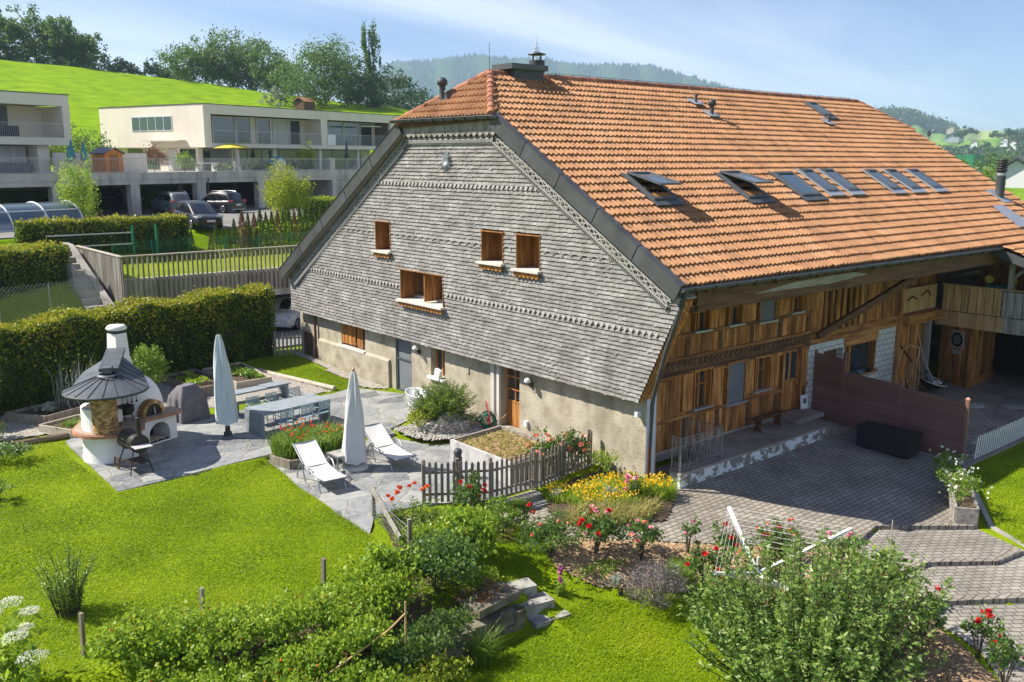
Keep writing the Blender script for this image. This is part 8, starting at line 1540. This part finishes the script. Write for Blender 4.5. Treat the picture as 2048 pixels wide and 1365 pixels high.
shrub('rose_bush', 'peony-like dark shrub left of the red and pink rose', (-4.75, -1.5), (.65, .55, .42), 1700, .11, 'l_rose', 'shrub', flowers=[(4, .09, 'p_salmon', 'rose')], asp=.35, lump=.3); shrub('rose_bush', 'small pink rose at the edge of the paved yard', (-2.1, -3.2), (.25, .25, .45), 260, .07, 'l_rose', 'rose bush', flowers=[(2, .09, 'p_pink', 'rose')], asp=.65)
o = tuft('foxglove', 'lilac-pink foxglove spike beside the stone steps', (-5.35, -2.45), (.12, .12), 60, .3, .03, 'l_bright', 'flower'); bloom(o, 1, .09, 'p_magenta', None, 0, 'rose', pts=np.array([(0, 0, .35), (.01, 0, .43), (0, .01, .5), (.02, 0, .27), (0, 0, .57)]))
for x_, y_, lab, fm in ((-1.9, -4.15, 'tall red rose behind the clothes dryer', 'p_red'), (-1.0, -4.7, 'red rose at the far line of the clothes dryer', 'p_red'), (-.3, -5.9, 'pink rose at the right arm of the clothes dryer', 'p_pink'), (-.9, -6.9, 'red rose between the dryer and the drive', 'p_red'), (-1.1, -8.2, 'red rose right of the pear bush', 'p_red'), (-.9, -9.15, 'low red rose at the lower right mulch corner', 'p_red'), (-1.6, -9.9, 'red rose at the bottom right corner', 'p_red'), (-2.9, -4.3, 'spindly red rose left of the dryer arm', 'p_red')):
    shrub('rose_bush', lab, (x_, y_), (.38, .38, .55 if x_ < -.95 else .5), 520, .08, 'l_rose', 'rose bush', flowers=[(4, .11, fm, 'rose')], asp=.65, lump=.3)
shoot_bush('meadow_flowers', 'loose grassy wildflowers with orange blooms behind the dryer', (-.6, -4.6, -.28), .75, .55, 90, .5, 1.0, 22, .07, 'l_bright', 'flowers', asp=.2); bloom(bpy.data.objects['meadow_flowers'], 1, .08, 'p_orange', None, 0, 'rose', pts=np.array([(.3, -.1, .95), (-.2, .2, .85), (.5, .1, .8), (.1, -.3, .7), (-.4, 0, .7)]))
shrub('lavender', 'dry greyish lavender bush at the edge of the lower lawn', (-3.95, -3.9), (.68, .62, .42), 5200, .11, 'l_lavender', 'lavender', asp=.10, up=.9, spread=.2, lump=.1); tuft('grass_clump', 'fine bright green clump behind the dry lavender', (-3.1, -3.75), (.32, .32), 900, .55, .012, 'l_bright', lean=.5)
shrub('catmint', 'small grey-leaved bush left of the dry lavender', (-4.25, -3.15), (.3, .3, .25), 500, .07, 'l_silver', 'shrub', asp=.3)
tuft('grass_clump', 'tall grass tuft at the foot of the stone wall', (-8.0, -3.15), (.22, .2), 260, .75, .014, 'l_bright', lean=.4, z=-.72); tuft('grass_clump', 'reddish dry grass tuft by the currant bushes', (-8.9, -2.75), (.3, .2), 200, .8, .012, 'l_brown', lean=.3, z=-.5)
shrub('weeds', 'dark weeds covering the bank left of the stone wall', (-9.3, -2.9), (1.1, .45, .4), 2600, .10, 'l_rose', 'plants', asp=.4, stems=0, lump=.3, up=.7); shrub('weeds', 'reddish weeds hanging over the cap stone of the wall', (-7.2, -2.15), (.6, .35, .2), 700, .07, 'l_brown', 'plants', asp=.4, stems=0)
tuft('grass_clump', 'grassy weeds at the bottom edge below the bamboo canes', (-10.4, -3.5), (.8, .4), 900, .5, .02, 'l_bright', lean=.6, z=-.75)
# yellow flower bed at the gable corner
def fb(name, label, loc, rad, n, h, mat, fl, group=None): return tuft(name, label, loc, rad, n, h, .02, mat, 'flowers', group, .5, .5, fl)
fb('coreopsis', 'large drift of yellow flowers at the gable corner', (-1.35, -.1), (1.2, .8), 3400, .45, 'l_berry', [(560, .045, 'p_yellow', 'x')]); fb('coreopsis', 'yellow flowers right at the foot of the white corner', (-.25, -.75), (.42, .4), 900, .5, 'l_berry', [(130, .05, 'p_yellow', 'x')])
fb('coreopsis', 'yellow flowers at the left of the bed near the zinc pot', (-2.35, .7), (.45, .35), 700, .4, 'l_berry', [(60, .05, 'p_yellow', 'x')])
tuft('lily_leaves', 'skirt of pale yellowing strap leaves along the paved edge of the flower bed', (-2.6, -.7), (.75, .45), 900, .42, .022, 'l_straw', 'leaves', lean=.9, bend=.8); tuft('lily_leaves', 'yellowing strap leaves in front of the yellow flowers', (-1.75, -1.15), (.85, .4), 1000, .38, .02, 'l_straw', 'leaves', lean=.9, bend=.8)
shrub('rose_bush', 'pink rose among the yellow flowers', (-1.05, -.55), (.3, .3, .38), 420, .07, 'l_rose', 'rose bush', flowers=[(5, .12, 'p_pink', 'rose')], asp=.65); shrub('catmint', 'grey-blue catmint between the yellow flowers', (-1.6, -.35), (.35, .3, .28), 600, .06, 'l_silver', 'plants', asp=.3, stems=0); shrub('shrub', 'thin green shrub against the plaster at the fence end', (-.55, .95), (.35, .4, .5), 600, .07, 'l_berry', asp=.5)
# roses at the straw bed, behind the picket fence
for x_, y_, lab in ((-1.95, 1.95, 'salmon rose bush in front of the straw bed, left'), (-.95, 1.75, 'salmon rose bush by the plaster wall, right')): shrub('rose_bush', lab, (x_, y_, .2), (.5, .42, .6), 1100, .08, 'l_rose', 'rose bush', flowers=[(9, .13, 'p_salmon', 'rose')], asp=.65, lump=.3)
# rosemary and friends
shoot_bush('rosemary', 'big spiky rosemary bush in the cobble ring', (-1.5, 7.05, .55), .75, .75, 240, .7, 1.45, 100, .085, 'l_rosemary', 'shrub', asp=.26, lean=.42)
bpy.data.objects['rosemary'].location.z = .5
shrub('trailing_plant', 'yellow-green plant spilling over the left of the cobble ring', (-2.2, 7.15, .42), (.45, .45, .32), 1300, .085, 'l_yellowgreen', 'plant', asp=.5, stems=0, lump=.2); shrub('santolina', 'silver-grey cushion plant in front of the rosemary', (-1.75, 6.35, .45), (.45, .35, .28), 1500, .06, 'l_silver', 'plant', asp=.25, stems=0)
shrub('daisy_cushion', 'white-flowering cushion beside the hose reel', (-.85, 6.35, .36), (.42, .4, .24), 900, .06, 'l_rose', 'plant', asp=.4, stems=0, flowers=[(60, .03, 'p_white', 'x')])
shrub('round_bush', 'round bright bay bush on a stem behind the oven', (-7.45, 16.1, .4), (.62, .58, .72), 4200, .10, 'l_bright', asp=.45, zoff=1.1, spread=.16, shell=.6, lump=.06, base=-1)
# vegetable beds
o = tuft('onion_stalks', 'tall blue-green onion stalks with round seed heads by the hedge', (-9.7, 16.3), (.75, .35), 70, 1.6, .025, 'l_silver', 'vegetables', lean=.15, bend=.2, z=.62); bloom(o, 1, .06, 'l_yellowgreen', None, 0, 'rose', pts=np.array([(x, .1 * math.sin(9 * x), 1.35 + .25 * math.sin(7 * x)) for x in np.linspace(-.7, .7, 9)]))
o = thing('spiral_stakes', 'shiny spiral plant stakes in the raised bed left of the oven', 'plant stakes', (-9.9, 15.4, .6))
for x_ in (-.3, 0, .3): b = MB(); b.path([(x_ + .03 * math.sin(u * 22), .03 * math.cos(u * 22), u * 1.3) for u in np.linspace(0, 1, 30)], .008, 4); G_(b, 'spiral', 'zinc_light', o)
tuft('seedlings', 'green seedlings in the low pale bed left of the oven', (-10.4, 14.0), (.4, .35), 300, .16, .03, 'l_bright', 'vegetables', lean=.8, z=.53); shrub('strawberries', 'strawberry plants in the pale raised bed by the hedge', (-3.9, 16.7, .58), (.5, 1.1, .14), 900, .12, 'l_bright', 'vegetables', stems=0, asp=.8); shrub('lettuce', 'bluish cabbage plant in the long left raised bed', (-10.9, 15.7, .6), (.3, .25, .14), 200, .14, 'l_silver', 'vegetables', stems=0, asp=.8)
shrub('low_crop', 'low yellowing crop in the dark-boarded raised bed', (-5.6, 16.7, .6), (.5, 1.0, .12), 500, .12, 'l_berry', 'vegetables', stems=0, asp=.6)
# left edge plants
shrub('garden_flowers', 'white-flowering wild patch at the left lawn edge near the log', (-12.9, 11.9), (.75, .6, .28), 1500, .09, 'l_rose', 'flowers', stems=0, asp=.4, flowers=[(70, .04, 'p_white', 'x')]); shrub('shrub', 'leafy branch reaching in from the left edge in front of the hedge', (-13.4, 14.8, .4), (1.0, .6, 1.0), 1600, .12, 'l_bright', asp=.5, lump=.4); shrub('shrub', 'low shrub with one red flower at the left edge on the gravel', (-13.0, 14.0), (.6, .5, .4), 1100, .10, 'l_berry', asp=.5, flowers=[(2, .1, 'p_red', 'rose')]); shrub('shrub', 'small grassy tuft plant at the left edge of the lawn', (-13.6, 9.0), (.35, .35, .3), 500, .1, 'l_bright', asp=.3)
# elder with flat white umbels at the lower left
EL = shrub('elder_bush', 'elder bush with flat white flower heads at the lower left corner', (-15.55, -.2, -.3), (.75, .9, .85), 1300, .17, 'l_berry', 'shrub', asp=.45, droop=.3, stems=7, lump=.3)
b = MB()
for c, r in (((.55, .75, 1.72), .20), ((.75, .45, 1.60), .16), ((.35, -.4, 1.65), .19), ((.5, -.75, 1.42), .24), ((.2, .6, 1.7), .2), ((.6, .1, 1.5), .13)):
    k = 260; t = RS.uniform(0, 6.28, k); rr_ = np.sqrt(RS.rand(k)) * r; q = np.stack([c[0] + rr_ * np.cos(t), c[1] + rr_ * np.sin(t), c[2] - 1.2 * rr_ ** 2 + RS.normal(0, .006, k)], 1); V, F = leafquads(q, .028, .9, up=.9); b.add(V, F)
b.build('flower_heads', M['p_white'], EL)
# --- grass blades over the lawns (nobody could count them)
def lawn(name, label, poly, n, h, wd=.011, mat='l_grass', patch=True):
    x0, x1 = min(p[0] for p in poly), max(p[0] for p in poly); y0, y1 = min(p[1] for p in poly), max(p[1] for p in poly); x = RS.uniform(x0, x1, n); y = RS.uniform(y0, y1, n); k = inside(poly, x, y)
    for P_, f in ZONES: k &= ~(inside(P_, x, y) & (pdist(P_, x, y) > .035))
    x, y = x[k], y[k]; z = gz(x, y) - .015 + .018 * np.sin(x * 1.7 + np.sin(y * 1.3)) * np.cos(y * 1.9); b = MB(); hh = h * (1 + .35 * vnoise(x, y, .6, 3) * .5); V, F, G = blades(np.stack([x, y, z], 1), hh, wd, .9, .9); b.add(V, F); b.add(V, G); T(b.build(name, M[mat]), label=label, kind='stuff')
lawn('grass', 'short lawn grass of the main garden', [(-17, 13.2), (-11.3, 13.2), (-11.25, 7.5), (-7.0, 7.85), (-7.35, 5.2), (-7.55, 1.5), (-7.55, -.3), (-9.5, -1.0), (-12.2, -.8), (-17, 1.0)], 230000, .055, .016)
lawn('grass', 'lawn grass on the lower level beside the steps', [(-10.5, -3.3), (-7.3, -3.0), (-5.4, -2.9), (-4.9, -2.9), (-3.4, -4.0), (-2.4, -5.4), (-2.6, -8), (-4, -11), (-12, -6)], 130000, .07, .016)
lawn('grass', 'grass strip between the log edging and the gable', [(-2.0, 13.1), (-.75, 13.2), (-.6, 19), (-2.9, 19.2)], 26000, .06, .018); lawn('grass', 'grass around the flower beds inside the fence', [(-6.6, 2.2), (-4.3, 1.0), (-4.3, -1.2), (-5.3, -2.0), (-7, -1.8), (-8.5, -2.4), (-7.4, .2)], 22000, .08, .018)
lawn('grass', 'lawn grass right of the driveway kerb', [(4.6, -7.9), (5.2, -6.8), (8.8, -4.75), (14, -4.7), (14, -9), (4.8, -12)], 60000, .07, .02)
n = 5200; x = RS.uniform(-17, -7, n); y = RS.uniform(-6, 13, n); k = np.ones(n, bool)
for P_, f in ZONES: k &= ~inside(P_, x, y)
q = np.stack([x, y, gz(x, y) + .02], 1)[k]; b = MB(); V, F = leafquads(q, .035, .9, up=.2); b.add(V, F); T(b.build('clover', M['l_bright']), label='small clover and weed leaves in the lawns', kind='stuff')
# --- haze
hz_ = MB(); hz_.bx(-900, 6200, -1500, 6200, -90, 420)
m, t, o = newmat('haze'); v = N(t, 'ShaderNodeVolumePrincipled'); v.inputs['Color'].default_value = (.55, .73, 1, 1); v.inputs['Density'].default_value = .00019; v.inputs['Anisotropy'].default_value = .1; t.links.new(v.outputs[0], o.inputs['Volume'])
T(hz_.build('haze', m), kind='stuff', label='pale summer haze over the valley')
